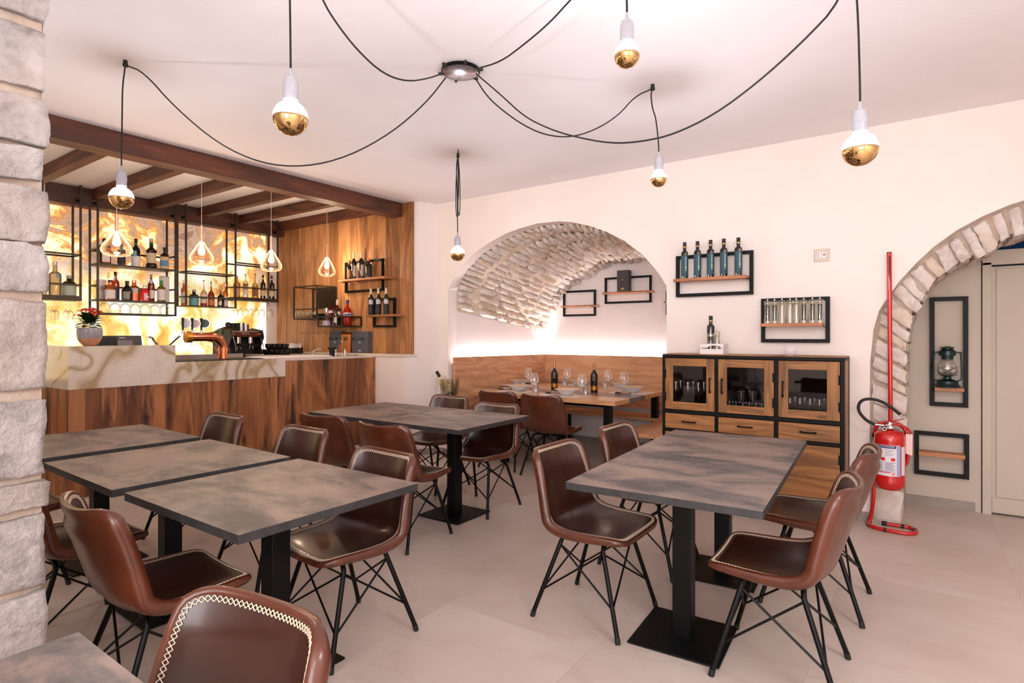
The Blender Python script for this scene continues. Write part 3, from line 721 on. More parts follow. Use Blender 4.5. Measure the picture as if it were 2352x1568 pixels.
# ------------------------------------------------------------------ leather shell chair, faces +Y
def make_chair():
    t_ = thing('dining_chair', 'x', 'chair', (0, 0, 0), 0, 'brown leather chairs on black rod legs')
    # centre line of the shell from front lip to the top of the back: (v, y, z, half width, side curl)
    K = [(0, .243, .452, .205, .000), (.04, .225, .459, .212, .003), (.09, .19, .458, .218, .007), (.2, .11, .449, .228, .015), (.32, .02, .440, .235, .024), (.42, -.065, .437, .240, .034),
         (.50, -.128, .446, .240, .047), (.555, -.170, .472, .238, .058), (.61, -.193, .515, .234, .065), (.70, -.215, .590, .227, .070), (.80, -.236, .670, .218, .070), (.89, -.252, .735, .210, .066),
         (.95, -.264, .773, .205, .060), (1, -.274, .803, .200, .054)]
    def interp(v):
        for a, b in zip(K, K[1:]):
            if v <= b[0]:
                f = (v - a[0]) / (b[0] - a[0]); return [a[i] + (b[i] - a[i]) * f for i in range(1, 5)]
        return list(K[-1][1:])
    NV = 120; rows_ = []
    for j in range(NV + 1):
        v = j / NV; acc = [0] * 4; ws = 0; lim = min(v, 1 - v)
        for q_ in range(-4, 5):
            dv = q_ * min(.011, lim / 4); w_ = 5 - abs(q_); q = interp(min(1, max(0, v + dv))); acc = [a + b * w_ for a, b in zip(acc, q)]; ws += w_
        rows_.append([a / ws for a in acc])
    def P(v, u, off=0.0):
        f = min(.99999, max(0, v)) * NV; j = int(f); f -= j
        a, b = rows_[j], rows_[j + 1]; y, z, hw, cu = [p + (q - p) * f for p, q in zip(a, b)]
        j0, j1 = max(0, j - 1), min(NV, j + 2); ty, tz = rows_[j1][0] - rows_[j0][0], rows_[j1][1] - rows_[j0][1]; l = sqrt(ty * ty + tz * tz)
        ny, nz = tz / l, -ty / l; ex = v - min(1, max(0, v))
        au = abs(u); h = cu * (au ** 2.6) - .008 * (1 - min(1, au) ** 2) + off
        return Vector((hw * u, y + ny * h + ty / l * ex, z + nz * h + tz / l * ex))
    NA_ = 112; ru, rv = .27, .062
    bd = []
    segs_ = [((1, 1), 0), ((-1, 1), 1), ((-1, -1), 2), ((1, -1), 3)]     # four rounded corners of the outline
    pts_ = []
    for (sx, sy), q in segs_:
        for i in range(13):
            a = (q + i / 12) * pi / 2; pts_.append((sx * (1 - ru) + ru * cos(a), .5 + sy * (.5 - rv) + rv * sin(a)))
    pts_.append(pts_[0]); W3 = [P(v, u) for u, v in pts_]; L = [0]
    for a, b in zip(W3, W3[1:]): L.append(L[-1] + (b - a).length)
    for i in range(NA_):
        d = L[-1] * i / NA_; k = 0
        while L[k + 1] < d: k += 1
        f = (d - L[k]) / max(1e-9, L[k + 1] - L[k]); bd.append((pts_[k][0] + (pts_[k + 1][0] - pts_[k][0]) * f, pts_[k][1] + (pts_[k + 1][1] - pts_[k][1]) * f))
    def ring(rho, off=0): return [P(.5 + (v - .5) * rho, u * rho, off) for u, v in bd]
    B = ring(1.0); B9 = ring(.97)
    T, N = [], []
    for i in range(NA_):
        tg = (B[(i + 1) % NA_] - B[i - 1]).normalized(); out = (B[i] - B9[i]); out = (out - tg * out.dot(tg)).normalized(); n_ = out.cross(tg).normalized()
        if n_.dot(Vector((0, .3, .8)) - B[i]) < 0: n_ = -n_
        T.append(out); N.append(n_)
    def skin_(rings, close=True):
        vs = [p for r_ in rings for p in r_]; fs = []
        for j in range(len(rings) - 1):
            for i in range(NA_): k = (i + 1) % NA_; fs.append((j * NA_ + i, j * NA_ + k, (j + 1) * NA_ + k, (j + 1) * NA_ + i))
        return vs, fs
    rh = [.04, .12, .22, .34, .46, .58, .69, .79, .87, .93, .97]
    inset = lambda a, b: [B[i] + T[i] * a + N[i] * b for i in range(NA_)]
    inner_ = MB(); vs, fs = skin_([ring(q) for q in rh] + [inset(-.002, .0003)]); fs.append(tuple(range(NA_))); inner_.add(vs, fs)
    fl = []
    for i in range(NA_):
        side = abs(T[i].x) ** 1.5; u, v = bd[i]; cu = interp(min(1, max(0, v)))[3]
        fl.append(.42 + .58 * side * min(1, .35 + cu / .07))
    outer_ = MB()
    rp_ = [(-.003, 0), (.003, .0035), (.010, .002), (.0145, -.006), (.015, -.016)]
    rings = [inset(a, b) for a, b in rp_] + [[B[i] + T[i] * a + N[i] * b * fl[i] for i in range(NA_)] for a, b in [(.0135, -.032), (.006, -.046), (-.012, -.052), (-.035, -.047)]]
    for q, o_ in ((.80, -.034), (.66, -.028), (.5, -.024), (.34, -.022), (.18, -.02), (.05, -.02)): rings.append(ring(q, o_))
    vs, fs = skin_(rings); fs.append(tuple((len(rings) - 1) * NA_ + i for i in range(NA_))); outer_.add(vs, fs)
    obj('seat_shell', outer_, M['lout'], t_, ang=60, label='cognac leather outer shell with rolled edge')
    obj('seat_lining', inner_, M['lin'], t_, ang=80, label='leather seat and back lining, darkened to stand for shade')
    pl = inset(-.010, .0022); pn = list(N)
    L = [0]; pl.append(pl[0]); pn.append(pn[0])
    for a, b in zip(pl, pl[1:]): L.append(L[-1] + (b - a).length)
    tot = L[-1]; N_ = int(tot / .0135)
    def at(d):
        d = d % tot; lo, hi = 0, len(L) - 2
        while lo < hi:
            m_ = (lo + hi + 1) // 2
            if L[m_] <= d: lo = m_
            else: hi = m_ - 1
        f = (d - L[lo]) / max(1e-9, L[lo + 1] - L[lo]); return pl[lo].lerp(pl[lo + 1], f), pn[lo].lerp(pn[lo + 1], f).normalized()
    st = MB()
    for k in range(N_):
        (a, nrm), (b, _) = at(tot * k / N_), at(tot * (k + 1) / N_); tn = (b - a).normalized(); side = tn.cross(nrm).normalized()
        for s_ in (1, -1):
            p, q = a - side * .0068 * s_, b + side * .0068 * s_
            dd = (q - p).normalized(); wv = dd.cross(nrm).normalized() * .0011; hv = nrm * .0016
            st.add([p - wv, p + wv, q + wv, q - wv, p - wv * .6 + hv, p + wv * .6 + hv, q + wv * .6 + hv, q - wv * .6 + hv], [(4, 5, 6, 7), (0, 1, 5, 4), (1, 2, 6, 5), (2, 3, 7, 6), (3, 0, 4, 7)])
    obj('stitching', st, M['stitch'], t_, smooth=False, kind='stuff', label='cream cross stitching round the rim')
    # legs
    feet = {}; tops = {}
    for sx in (-1, 1):
        for sy in (-1, 1):
            top = Vector((sx * .165, .115 if sy > 0 else -.105, .395)); foot = Vector((sx * .225, .225 if sy > 0 else -.235, .009))
            zc = .405
            pts = [Vector((sx * .06, top.y, zc + .004)), Vector((sx * .115, top.y, zc + .003)), Vector((sx * .147, top.y * 1.01, zc - .006)), Vector((sx * .163, top.y * 1.04, zc - .03)), foot]
            mb = MB().tube(pts, .0108, 12); obj('leg', mb, M['black'], t_)
            obj('foot_cap', MB().tube([foot - Vector((0, 0, .009)), foot + (top - foot).normalized() * .02], .0124, 10), M['rubber'], t_)
            feet[sx, sy] = foot; tops[sx, sy] = Vector((sx * .163, top.y * 1.04, zc - .03))
    def onleg(k, z): f = (z - .009) / (tops[k].z - .009); return feet[k].lerp(tops[k], f)
    ks = [(-1, -1), (1, -1), (1, 1), (-1, 1)]
    for a, b in zip(ks, ks[1:] + ks[:1]):
        obj('brace_rod', MB().tube([onleg(a, .365), onleg(b, .135)], .005, 6), M['black'], t_)
        obj('brace_rod', MB().tube([onleg(b, .365), onleg(a, .135)], .005, 6), M['black'], t_)
    obj('under_frame', MB().box(-.09, .09, -.12, .13, .413, .419).box(-.012, .012, -.13, -.08, .395, .414).box(-.012, .012, .08, .13, .395, .414), M['black'], t_)
    return t_
chair0 = make_chair(); _used = []
def place_chair(x, y, deg, label):
    if not _used:
        _used.append(1); chair0.matrix_basis = Matrix.Translation((x, y, 0)) @ Matrix.Rotation(R(deg), 4, 'Z'); chair0['label'] = label; return chair0
    return dup(chair0, (x, y, 0), R(deg), label)
# deg 0 faces +Y (back towards the viewer's left), 180 faces -Y, -90 faces +X, 90 faces -X
place_chair(-1.345, 2.62, -90, 'leather chair left of the near right-hand table, its whole seat showing')
place_chair(-1.375, 3.40, -90, 'leather chair half hidden behind the left edge of the right table pair')
place_chair(-.49, 2.63, 92, 'leather chair nearest the viewer on the right of the right tables')
place_chair(-.47, 3.43, 90, 'leather chair farther back on the right, in front of the sideboard corner')
place_chair(-2.19, 1.74, 176, 'leather chair tucked under the right end of the left foreground table, seat showing below')
place_chair(-3.13, 1.95, 180, 'leather chair back with bright stitching behind the middle left table')
place_chair(-4.12, 1.98, 180, 'small leather chair back behind the far left table, in front of the bar')
place_chair(-2.36, 1.02, -3, 'leather chair with orange rolled rim left of the foreground table, seen from behind')
place_chair(-3.22, 1.0, 0, 'leather chair beside the rough stone pillar, its back cut by the pillar')
place_chair(-4.12, .97, 0, 'leather chair farthest left, only its seat tip showing past the pillar')
place_chair(-1.12, .44, 186, 'leather chair back in the bottom left foreground with large white cross stitches')
place_chair(-3.62, 2.87, 6, 'leather chair seen from behind at the middle tables, nearer the bar')
place_chair(-2.91, 2.82, 4, 'leather chair seen from behind at the middle tables, nearer the viewer')
place_chair(-3.68, 3.93, 180, 'leather chair behind the middle tables, in front of the wine cooler stand')
place_chair(-2.92, 3.67, 182, 'leather chair at the niche end of the middle tables, facing the viewer')
place_chair(-3.62, 5.02, 3, 'leather chair seen from behind at the laid table, left one')
place_chair(-3.05, 4.98, 2, 'leather chair seen from behind at the laid table, right one')

# ------------------------------------------------------------------ sideboard
YS, SX0, SX1 = 4.72, -1.799, -.456
sb = thing('sideboard', 'tall rough wood sideboard with black metal frame, three glazed doors and drawers', 'sideboard', ((SX0 + SX1) / 2, 4.89, 0))
ZT = 1.232
D1, D2 = -1.350, -.9075       # centres of the uprights
fr = .026
def sbar(n, *b): obj(n, MB().box(*b), M['blackm'], sb, world=True, bev=.003)
for x0_, x1_ in ((SX0, SX0 + .024), (SX1 - .026, SX1), (D1 - .012, D1 + .012), (D2 - .013, D2 + .013)): sbar('frame_upright', x0_, x1_, YS, YS + .03, .05 if x0_ not in (SX0, SX1 - .026) else 0, ZT)
for z0_, z1_ in ((ZT - .026, ZT), (.745, .774), (.592, .615), (.13, .155)): sbar('frame_rail', SX0, SX1, YS - .0015, YS + .028, z0_, z1_)
for x_ in (SX0, SX1 - .026):
    sbar('frame_upright', x_, x_ + .026, 5.035, 5.06, 0, ZT); sbar('frame_rail', x_, x_ + .026, YS + .03, 5.035, 0, .022); sbar('frame_rail', x_, x_ + .026, YS + .03, 5.035, ZT - .024, ZT)
obj('top_board', MB().box(SX0 + .003, SX1 - .003, YS + .004, 5.06, ZT - .002, ZT + .006), M['mango'], sb, world=True, bev=.002)
obj('side_panel', MB().box(SX1 - .02, SX1 - .004, YS + .03, 5.035, .13, ZT - .024), M['mangoz'], sb, world=True)
obj('side_panel', MB().box(SX0 + .004, SX0 + .02, YS + .03, 5.035, .13, ZT - .024), M['mangoz'], sb, world=True)
obj('back_panel', MB().box(SX0 + .01, SX1 - .01, 5.04, 5.05, .13, ZT - .01), M['dark'], sb, world=True)
obj('inner_shelf', MB().box(SX0 + .02, SX1 - .02, YS + .04, 5.04, .75, .77), M['mango'], sb, world=True)
obj('inner_shelf', MB().box(SX0 + .02, SX1 - .02, YS + .04, 5.04, .13, .15), M['mango'], sb, world=True)
bays = [(SX0 + .027, D1 - .015), (D1 + .015, D2 - .016), (D2 + .016, SX1 - .029)]
def handle(p, c, horiz, L):
    h = MB()
    if horiz: h.tube([(c[0] - L / 2, c[1] - .02, c[2]), (c[0] - L / 4, c[1] - .024, c[2]), (c[0] + L / 4, c[1] - .024, c[2]), (c[0] + L / 2, c[1] - .02, c[2])], .0055, 6).box(c[0] - L / 2, c[0] - L / 2 + .01, c[1] - .02, c[1], c[2] - .005, c[2] + .005).box(c[0] + L / 2 - .01, c[0] + L / 2, c[1] - .02, c[1], c[2] - .005, c[2] + .005)
    else: h.tube([(c[0], c[1] - .02, c[2] - L / 2), (c[0], c[1] - .026, c[2] - L / 4), (c[0], c[1] - .026, c[2] + L / 4), (c[0], c[1] - .02, c[2] + L / 2)], [.008, .0055, .0055, .008], 6).box(c[0] - .005, c[0] + .005, c[1] - .02, c[1], c[2] - L / 2, c[2] - L / 2 + .012).box(c[0] - .005, c[0] + .005, c[1] - .02, c[1], c[2] + L / 2 - .012, c[2] + L / 2)
    inv = p['_w']
    obj('handle', h, M['black'], p)
def part_at(name, x, z, parent):          # empty-free part origin: a mesh part whose children share its frame
    pass
SBL = sb.matrix_basis.inverted()
def loc(v): q = SBL @ Vector(v); return (q.x, q.y, q.z)
for i, (a, b2) in enumerate(bays):
    z0_, z1_ = .778, ZT - .03; st_ = (.075, .075) ; wl, wr = [(.065, .065), (.065, .068), (.068, .082)][i]; rh = .062
    y0_, y1_ = YS - .004, YS + .018
    door = obj('door', MB().box(a, a + wl, y0_, y1_, z0_, z1_), M['mangoz'], sb, world=True, bev=.002)
    obj('door_stile', MB().box(*[loc((q, 0, 0))[0] for q in (b2 - wr, b2)], y0_ - 4.89, y1_ - 4.89, z0_, z1_), M['mangoz'], door, bev=.002)
    for zz0, zz1 in ((z0_, z0_ + rh), (z1_ - rh, z1_)):
        obj('door_rail', MB().box(*[loc((q, 0, 0))[0] for q in (a + wl, b2 - wr)], y0_ + .001 - 4.89, y1_ - 4.89, zz0, zz1), M['mango'], door, bev=.001)
    obj('door_glass', MB().box(*[loc((q, 0, 0))[0] for q in (a + wl, b2 - wr)], y0_ + .012 - 4.89, y0_ + .014 - 4.89, z0_ + rh, z1_ - rh), glass('smoked_door_glass_%d' % i, (205, 202, 200), .03, 1.2), door, smooth=False)
    hx = b2 - wr / 2 if i == 0 else a + wl / 2
    h = MB(); cz = (z0_ + z1_) / 2; X = loc((hx, 0, 0))[0]; Yh = y0_ - 4.89
    h.tube([(X, Yh - .018, cz - .06), (X, Yh - .025, cz - .03), (X, Yh - .025, cz + .03), (X, Yh - .018, cz + .06)], [.008, .0055, .0055, .008], 6).box(X - .005, X + .005, Yh - .018, Yh, cz - .06, cz - .045).box(X - .005, X + .005, Yh - .018, Yh, cz + .045, cz + .06)
    obj('handle', h, M['black'], door)
    hgx = a if i == 0 else b2
    for zz in (z0_ + .1, z1_ - .13):
        X = loc((hgx, 0, 0))[0]; obj('hinge', MB().box(X - .009, X + .009, Yh - .004, Yh + .002, zz - .035, zz + .035).tube([(X, Yh - .004, zz - .035), (X, Yh - .004, zz + .035)], .005, 8), M['black'], door)
    dw = obj('drawer', MB().box(a, b2, y0_, y1_ + .02, .619, .741), M['mango'], sb, world=True, bev=.002)
    X = loc(((a + b2) / 2, 0, 0))[0]; cz = .682
    obj('handle', MB().tube([(X - .055, Yh - .02, cz), (X - .03, Yh - .024, cz), (X + .03, Yh - .024, cz), (X + .055, Yh - .02, cz)], .006, 6).box(X - .055, X - .043, Yh - .02, Yh, cz - .006, cz + .006).box(X + .043, X + .055, Yh - .02, Yh, cz - .006, cz + .006), M['black'], dw)
    ld = obj('door', MB().box(a, b2, y0_, y1_, .159, .588), M['mango'], sb, world=True, bev=.002)
    h = MB(); X = loc((a + .04, 0, 0))[0]; cz = .42
    obj('handle', h.tube([(X, Yh - .02, cz - .06), (X, Yh - .02, cz + .06)], .006, 6).box(X - .005, X + .005, Yh - .02, Yh, cz - .06, cz - .05).box(X - .005, X + .005, Yh - .02, Yh, cz + .05, cz + .06), M['black'], ld)
    for zz in (.25, .5): X = loc((b2, 0, 0))[0]; obj('hinge', MB().box(X - .009, X + .009, Yh - .004, Yh + .002, zz - .035, zz + .035), M['black'], ld)

# ------------------------------------------------------------------ niche: benches with light strip, dining table
ZBB = 1.137
bn = thing('corner_bench', 'built-in corner bench with tall oak backrests lining the plastered niche', 'bench', (-3.2, 6.4, 0))
def lx(y): return XN0 + (XN1 - XN0) * (y - YN0) / (YN1 - YN0)      # left niche wall
obj('backrest', MB().add([(lx(5.12) + .05, 5.12, .5), (lx(5.12) + .085, 5.12, .5), (lx(6.7) + .085, 6.665, .5), (lx(6.7) + .05, 6.70, .5)] +
    [(lx(5.12) + .05, 5.12, ZBB), (lx(5.12) + .085, 5.12, ZBB), (lx(6.7) + .085, 6.665, ZBB), (lx(6.7) + .05, 6.70, ZBB)], [(0, 3, 2, 1), (4, 5, 6, 7), (0, 1, 5, 4), (1, 2, 6, 5), (2, 3, 7, 6), (3, 0, 4, 7)]), M['oaky'], bn, world=True, smooth=False)
obj('backrest', MB().box(lx(6.7) + .05, -1.94, 6.6655, 6.70, .5, ZBB), M['oakx'], bn, world=True, smooth=False)
obj('seat_board', MB().box(lx(6.7) + .5, -1.90, 6.26, 6.664, .42, .455), M['oakx'], bn, world=True, bev=.003)
obj('seat_board', MB().add([(lx(5.14) + .087, 5.14, .42), (lx(5.14) + .52, 5.14, .42), (lx(6.66) + .498, 6.66, .42), (lx(6.66) + .087, 6.66, .42), (lx(5.14) + .087, 5.14, .455), (lx(5.14) + .52, 5.14, .455), (lx(6.66) + .498, 6.66, .455), (lx(6.66) + .087, 6.66, .455)],
    [(0, 3, 2, 1), (4, 5, 6, 7), (0, 1, 5, 4), (1, 2, 6, 5), (2, 3, 7, 6), (3, 0, 4, 7)]), M['oaky'], bn, world=True, smooth=False)
obj('seat_board', MB().box(-2.40, -1.90, 5.18, 6.258, .42, .455), M['oaky'], bn, world=True, bev=.003)
for x_, y_ in ((-2.37, 5.22), (-1.94, 5.22), (-2.37, 6.2), (-3.6, 6.3), (-4.02, 5.2)): obj('leg', MB().box(x_ - .015, x_ + .015, y_ - .015, y_ + .015, 0, .42), M['black'], bn, world=True)
obj('strip_light_stop', MB().add([(lx(5.12) - .002, 5.12, 1.05), (lx(5.12) + .052, 5.12, 1.05), (lx(6.74) + .052, 6.748, 1.05), (lx(6.74) - .002, 6.748, 1.05), (lx(5.12) - .002, 5.12, 1.07), (lx(5.12) + .052, 5.12, 1.07), (lx(6.74) + .052, 6.748, 1.07), (lx(6.74) - .002, 6.748, 1.07)], [(0, 3, 2, 1), (4, 5, 6, 7), (0, 1, 5, 4), (1, 2, 6, 5), (2, 3, 7, 6), (3, 0, 4, 7)]), M['white'], bn, world=True, smooth=False)  # unseen tray under the light strip, added to stop light leaking down
obj('strip_light_stop', MB().box(XN1 + .03, -1.88, 6.70, 6.749, 1.05, 1.07), M['white'], bn, world=True)
obj('light_strip', MB().add([(lx(5.2) + .012, 5.2, 1.08), (lx(5.2) + .04, 5.2, 1.08), (lx(6.7) + .04, 6.70, 1.08), (lx(6.7) + .012, 6.70, 1.08)], [(0, 1, 2, 3)]), M['led'], bn, world=True, smooth=False)
obj('light_strip', MB().add([(XN1 + .03, 6.71, 1.08), (-1.93, 6.71, 1.08), (-1.93, 6.74, 1.08), (XN1 + .03, 6.74, 1.08)], [(0, 1, 2, 3)]), M['led'], bn, world=True, smooth=False)

ZTB = .77
def N_(p): return atZ(p[0], p[1], ZTB)
A_, B_ = N_((1084, 897)), N_((1410.3, 921.6))
nt = thing('long_dining_table', 'oak table with grey centre strip and black legs, laid for dinner in the niche', 'table', (-3.3, 5.75, 0))
TX0, TX1, TY0, TY1 = A_[0], B_[0] + .01, B_[1], 6.42
yb1, yb2 = N_((1465.6, 912.8))[1], N_((1497, 904))[1]
mb = MB()
obj('top_board', MB().box(TX0, TX1, TY0, yb1 - .12, ZTB - .045, ZTB), M['tabwood'], nt, world=True, bev=.003)
obj('centre_strip', MB().box(TX0, TX1 + .004, yb1 - .119, yb1 + .26, ZTB - .045, ZTB - .001), varied('grey_resin_strip', (96, 88, 88), (116, 108, 106), 3, .2), nt, world=True, bev=.002)
obj('top_board', MB().box(TX0, TX1, yb1 + .261, TY1, ZTB - .045, ZTB), M['tabwood'], nt, world=True, bev=.003)
for x_ in (TX0 + .42, TX1 - .12):
    for y_ in (TY0 + .1, TY1 - .12): obj('leg', MB().box(x_ - .035, x_ + .035, y_ - .035, y_ + .035, .012, ZTB - .046), M['black'], nt, world=True, bev=.003); obj('foot', MB().tube([(x_, y_, 0), (x_, y_, .012)], .022, 10), M['black'], nt, world=True)
obj('under_rail', MB().box(TX0 + .3, TX1 - .08, TY0 + .08, TY0 + .12, ZTB - .075, ZTB - .046).box(TX0 + .3, TX1 - .08, TY1 - .14, TY1 - .1, ZTB - .075, ZTB - .046), M['black'], nt, world=True, kind='stuff')
# upper half of the bulbs: clear glass that glows faintly
t = NT('glowing_bulb_glass'); t.N.remove(t.b)
lw = t.n('LayerWeight', Blend=.4).outputs['Facing']
gm_ = t.n('MixShader', i0=t.math('MULTIPLY_ADD', lw, .5, .30), i1=t.n('BsdfTransparent').outputs[0], i2=t.n('Emission', Color=(1, .96, .94, 1), Strength=4).outputs[0]).outputs[0]
t.L.new(t.n('MixShader', i0=t.n('Fresnel', IOR=1.45).outputs[0], i1=gm_, i2=t.n('BsdfGlossy', Roughness=.03).outputs[0]).outputs[0], t.out.inputs[0]); M['shell'] = t.m
# ------------------------------------------------------------------ bulb pendants on swagged cables
CR = Vector(atZ(1058, 160, ZC)); CR.z = ZC
ros = thing('ceiling_rose', 'round chrome ceiling rose with black rim gathering all the swagged cables', 'ceiling rose', CR)
obj('chrome_disc', MB().lathe([(.0001, -.02), (.10, -.02), (.105, -.017), (.105, 0)], 40), plain('satin_chrome_disc', (190, 186, 196), .22, .9), ros)
obj('black_rim', MB().lathe([(.098, 0), (.112, 0), (.114, -.012), (.106, -.019), (.1, -.012)], 40), M['black'], ros)
for k in range(6):
    a = k * pi / 3 + .4; obj('cable_grip', MB().tube([(cos(a) * .1, sin(a) * .1, -.012), (cos(a) * .135, sin(a) * .135, -.012)], .009, 8), M['rubber'], ros)
def in_plane(px, py, A, B):
    """point of the sight line that lies in the upright plane through A and B"""
    v = Vector(_ray(px, py)); n_ = Vector((-(B.y - A.y), B.x - A.x, 0)); O = Vector((0, 0, HC))
    return O + v * (n_.dot(A - O) / n_.dot(v))
def smooth(pts, k=2):
    for _ in range(k):
        q = [pts[0]]
        for a, b in zip(pts, pts[1:]): q += [a.lerp(b, .25), a.lerp(b, .75)]
        q.append(pts[-1]); pts = q
    return pts
def bulb_pendant(label, hook, bx, by_neck, rpx, sway, swag, dtop=None, bundle=False, R_=None):
    """hook: ceiling point; bx,by: centre of the bulb in the picture; swag: picture points from the rose to the hook"""
    A = CR.copy(); H = Vector(hook)
    if R_ is None: R_ = .0625
    d0 = depth(H.x, H.y)
    c = H.copy(); v = _ray(bx, by_neck); tt = d0; c = Vector((v[0] * tt, v[1] * tt, HC + v[2] * tt))
    th_ = thing('bulb_pendant', label, 'pendant lamp', (c.x, c.y, c.z), 0, 'gold-crowned bulb pendants on swagged cables')
    def W(n, mb, m, **k): return obj(n, mb, m, th_, **k)
    Lc = -c
    rb = R_
    up = MB().lathe([(rb * sin(a), rb * -cos(a)) for a in [pi * (.5 + .5 * i / 12 * .80) for i in range(13)]] + [(rb * .27, rb * 1.03), (rb * .25, rb * 1.1)], 28)
    W('bulb_glass', up, M['shell'], ang=180, label='glowing clear glass')
    W('light_core', MB().lathe([(.0001, rb * .06), (rb * .3, rb * .16), (rb * .40, rb * .4), (rb * .34, rb * .68), (rb * .2, rb * .9), (rb * .18, rb * 1.03)], 20), M['bulb'], ang=180)
    W('mirror_crown', MB().lathe([(max(.0001, rb * 1.003 * sin(pi * .5 * i / 12)), -rb * 1.003 * cos(pi * .5 * i / 12)) for i in range(13)], 28), M['crown'], ang=180, label='gold mirrored lower half')
    s0 = rb * 1.06
    sock = W('lamp_holder', MB().lathe([(.0001, s0 + .012), (.024, s0 + .012), (.0235, s0), (.0255, s0), (.027, s0 + .03), (.0265, s0 + .034), (.028, s0 + .036), (.0265, s0 + .06), (.021, s0 + .08), (.009, s0 + .086), (.006, s0 + .1), (.0045, s0 + .115)], 20), plain('glazed_porcelain', (176, 176, 186), .25), label='pale grey porcelain lamp holder')
    top = Vector((0, 0, s0 + .11))
    hk = H - c
    hk.z = ZC - c.z
    W('ceiling_hook', MB().tube([hk, hk + Vector((0, 0, -.035))], .012, 10).tube([hk + Vector((.0, 0, -.02)), hk + Vector((0.0, 0, -.034))], .0145, 10), M['rubber'])
    hb = hk + Vector((0, 0, -.026))
    path = [CR - c + Vector((0, 0, -.012))]
    pts = [in_plane(px, py, A, H) - c for px, py in swag]
    path = smooth(pts + [hb - Vector((0, 0, 0))], 2)
    W('swagged_cable', MB().tube(path, .0042, 6), M['cable'])
    dr_ = smooth([hb, hb + Vector((-.012, .0, -.03)), hb + Vector((top.x * 0 - .018 + (top.x - hb.x) * .4, (top.y - hb.y) * .4, -.12)), Vector((top.x + (hb.x - top.x) * .3 - .006, top.y + (hb.y - top.y) * .3, top.z + (hb.z - top.z) * .55)), Vector((top.x, top.y, top.z + .05)), top], 2)
    W('drop_cable', MB().tube(dr_, .0042, 6), M['cable'])
    if bundle:
        for k, (dx, L_) in enumerate(((.018, .52), (-.02, .53), (.006, .36))):
            lp = [hb + Vector((dx * .8162 * q, dx * .58 * q, -L_ * z_)) for q, z_ in ((0, 0), (.7, .25), (1, .6), (.9, .9), (.4, 1.0), (0, .9), (-.1, .5), (0, .1))]
            W('cable_loop', MB().tube(smooth(lp, 2), .0038, 6), M['cable'])
    return th_
def hz(px, py): p = atZ(px, py, ZC); return (p[0], p[1], ZC)
def over(px, d):                      # hook outside the frame: straight above a bulb at distance d
    v = _ray(px, 0); return (v[0] * d, v[1] * d, ZC)
bulb_pendant('lit bulb hanging in front of the bar beams, leftmost of all bulbs', hz(288, 139), 279, 454, 24, 0,
    [(1024, 178), (980, 235), (900, 305), (800, 360), (700, 384), (600, 376), (500, 330), (400, 245), (330, 165)])
bulb_pendant('large lit bulb with gold lower half, hanging second from the left', over(668.5, 2.12), 667.5, 271, 39, 0,
    [(1018, 168), (985, 180), (935, 188), (880, 170), (820, 115), (770, 50), (740, 0), (700, -110)])
bulb_pendant('gold-crowned bulb at the top centre of the picture, near the top edge', over(1437.5, 2.28), 1440, 127, 29, 0,
    [(1095, 158), (1150, 142), (1200, 105), (1260, 55), (1310, 0), (1375, -70)], R_=.05)
bulb_pendant('gold-crowned bulb hanging farthest right, high above the fire extinguisher', over(1973, 2.2), 1975.5, 343, 36, 0,
    [(1093.6, 169.6), (1150.7, 217.9), (1204, 267.9), (1261, 296), (1318.6, 314), (1404, 330), (1475.7, 325), (1547, 309), (1640, 264), (1740, 190), (1840, 100), (1935, 0)])
bulb_pendant('small looking lit bulb above the right end of the niche arch', hz(1499, 194), 1513, 411, 19, 0,
    [(1092, 180), (1118.6, 221.4), (1154, 253.6), (1204, 289), (1254, 310.7), (1311, 316), (1368.6, 298), (1422, 264), (1458, 221)], R_=.05)
bulb_pendant('lit bulb left of the niche arch with spare cable looped above it', hz(1052, 352), 1051, 583, 18, 0,
    [(1054, 185), (1053.5, 240), (1053, 300)], bundle=True)

# ------------------------------------------------------------------ cone glass pendants over the bar
def cone(label, px, cabx, y_tube, y_sh, y_bot, wpx, X):
    Y = atX(px, 600, X)[1]; d = depth(X, Y); k = d / FPX
    zt_, zs, zb = [HC - (q - HZ) * k for q in (y_tube, y_sh, y_bot)]; rr = wpx * k / 2
    th_ = thing('glass_pendant', label, 'pendant lamp', (X, Y, zb), 0, 'cone-shaped glass pendants over the bar')
    h = zs - zb
    prof = [(.0001, 0), (rr * .45, .002), (rr * .78, h * .06), (rr * .96, h * .16), (rr, h * .26), (rr * .93, h * .38), (rr * .72, h * .56), (rr * .47, h * .75), (rr * .26, h * .92), (rr * .14, h)]
    obj('glass_shade', MB().lathe(prof, 32), M['amberglass'], th_, ang=180, label='clear pale amber glass shade')
    bz = h * .40
    obj('lamp', MB().lathe([(.0001, bz), (.018, bz + .004), (.027, bz + .02), (.028, bz + .035), (.022, bz + .06), (.013, bz + .09), (.012, h * .97)], 16), M['fil'], th_, ang=180)
    obj('metal_tube', MB().lathe([(.0135, h - .004), (.0135, zt_ - zb), (.003, zt_ - zb + .004)], 14), plain('brushed_champagne_metal', (226, 190, 160), .35, .7), th_)
    obj('cord', MB().tube([(0, 0, zt_ - zb), (0, 0, ZC - zb)], .0022, 5), plain('white_cord', (230, 214, 200), .6), th_)
cone('clear glass pendant below the leftmost bulb, in front of the bottles', 268, 270, 492, 530, 589, 64, -5.27)
cone('clear glass pendant second from the left over the bar, above the beer taps', 463, 464, 519, 554, 607, 51.7, -5.42)
cone('clear glass pendant third over the bar, at the end of the glowing wall', 623, 624, 543, 574, 624, 46.6, -5.5)
cone('clear glass pendant farthest right over the bar, before the oak panel', 751, 752, 561, 590, 635, 38.5, -5.97)
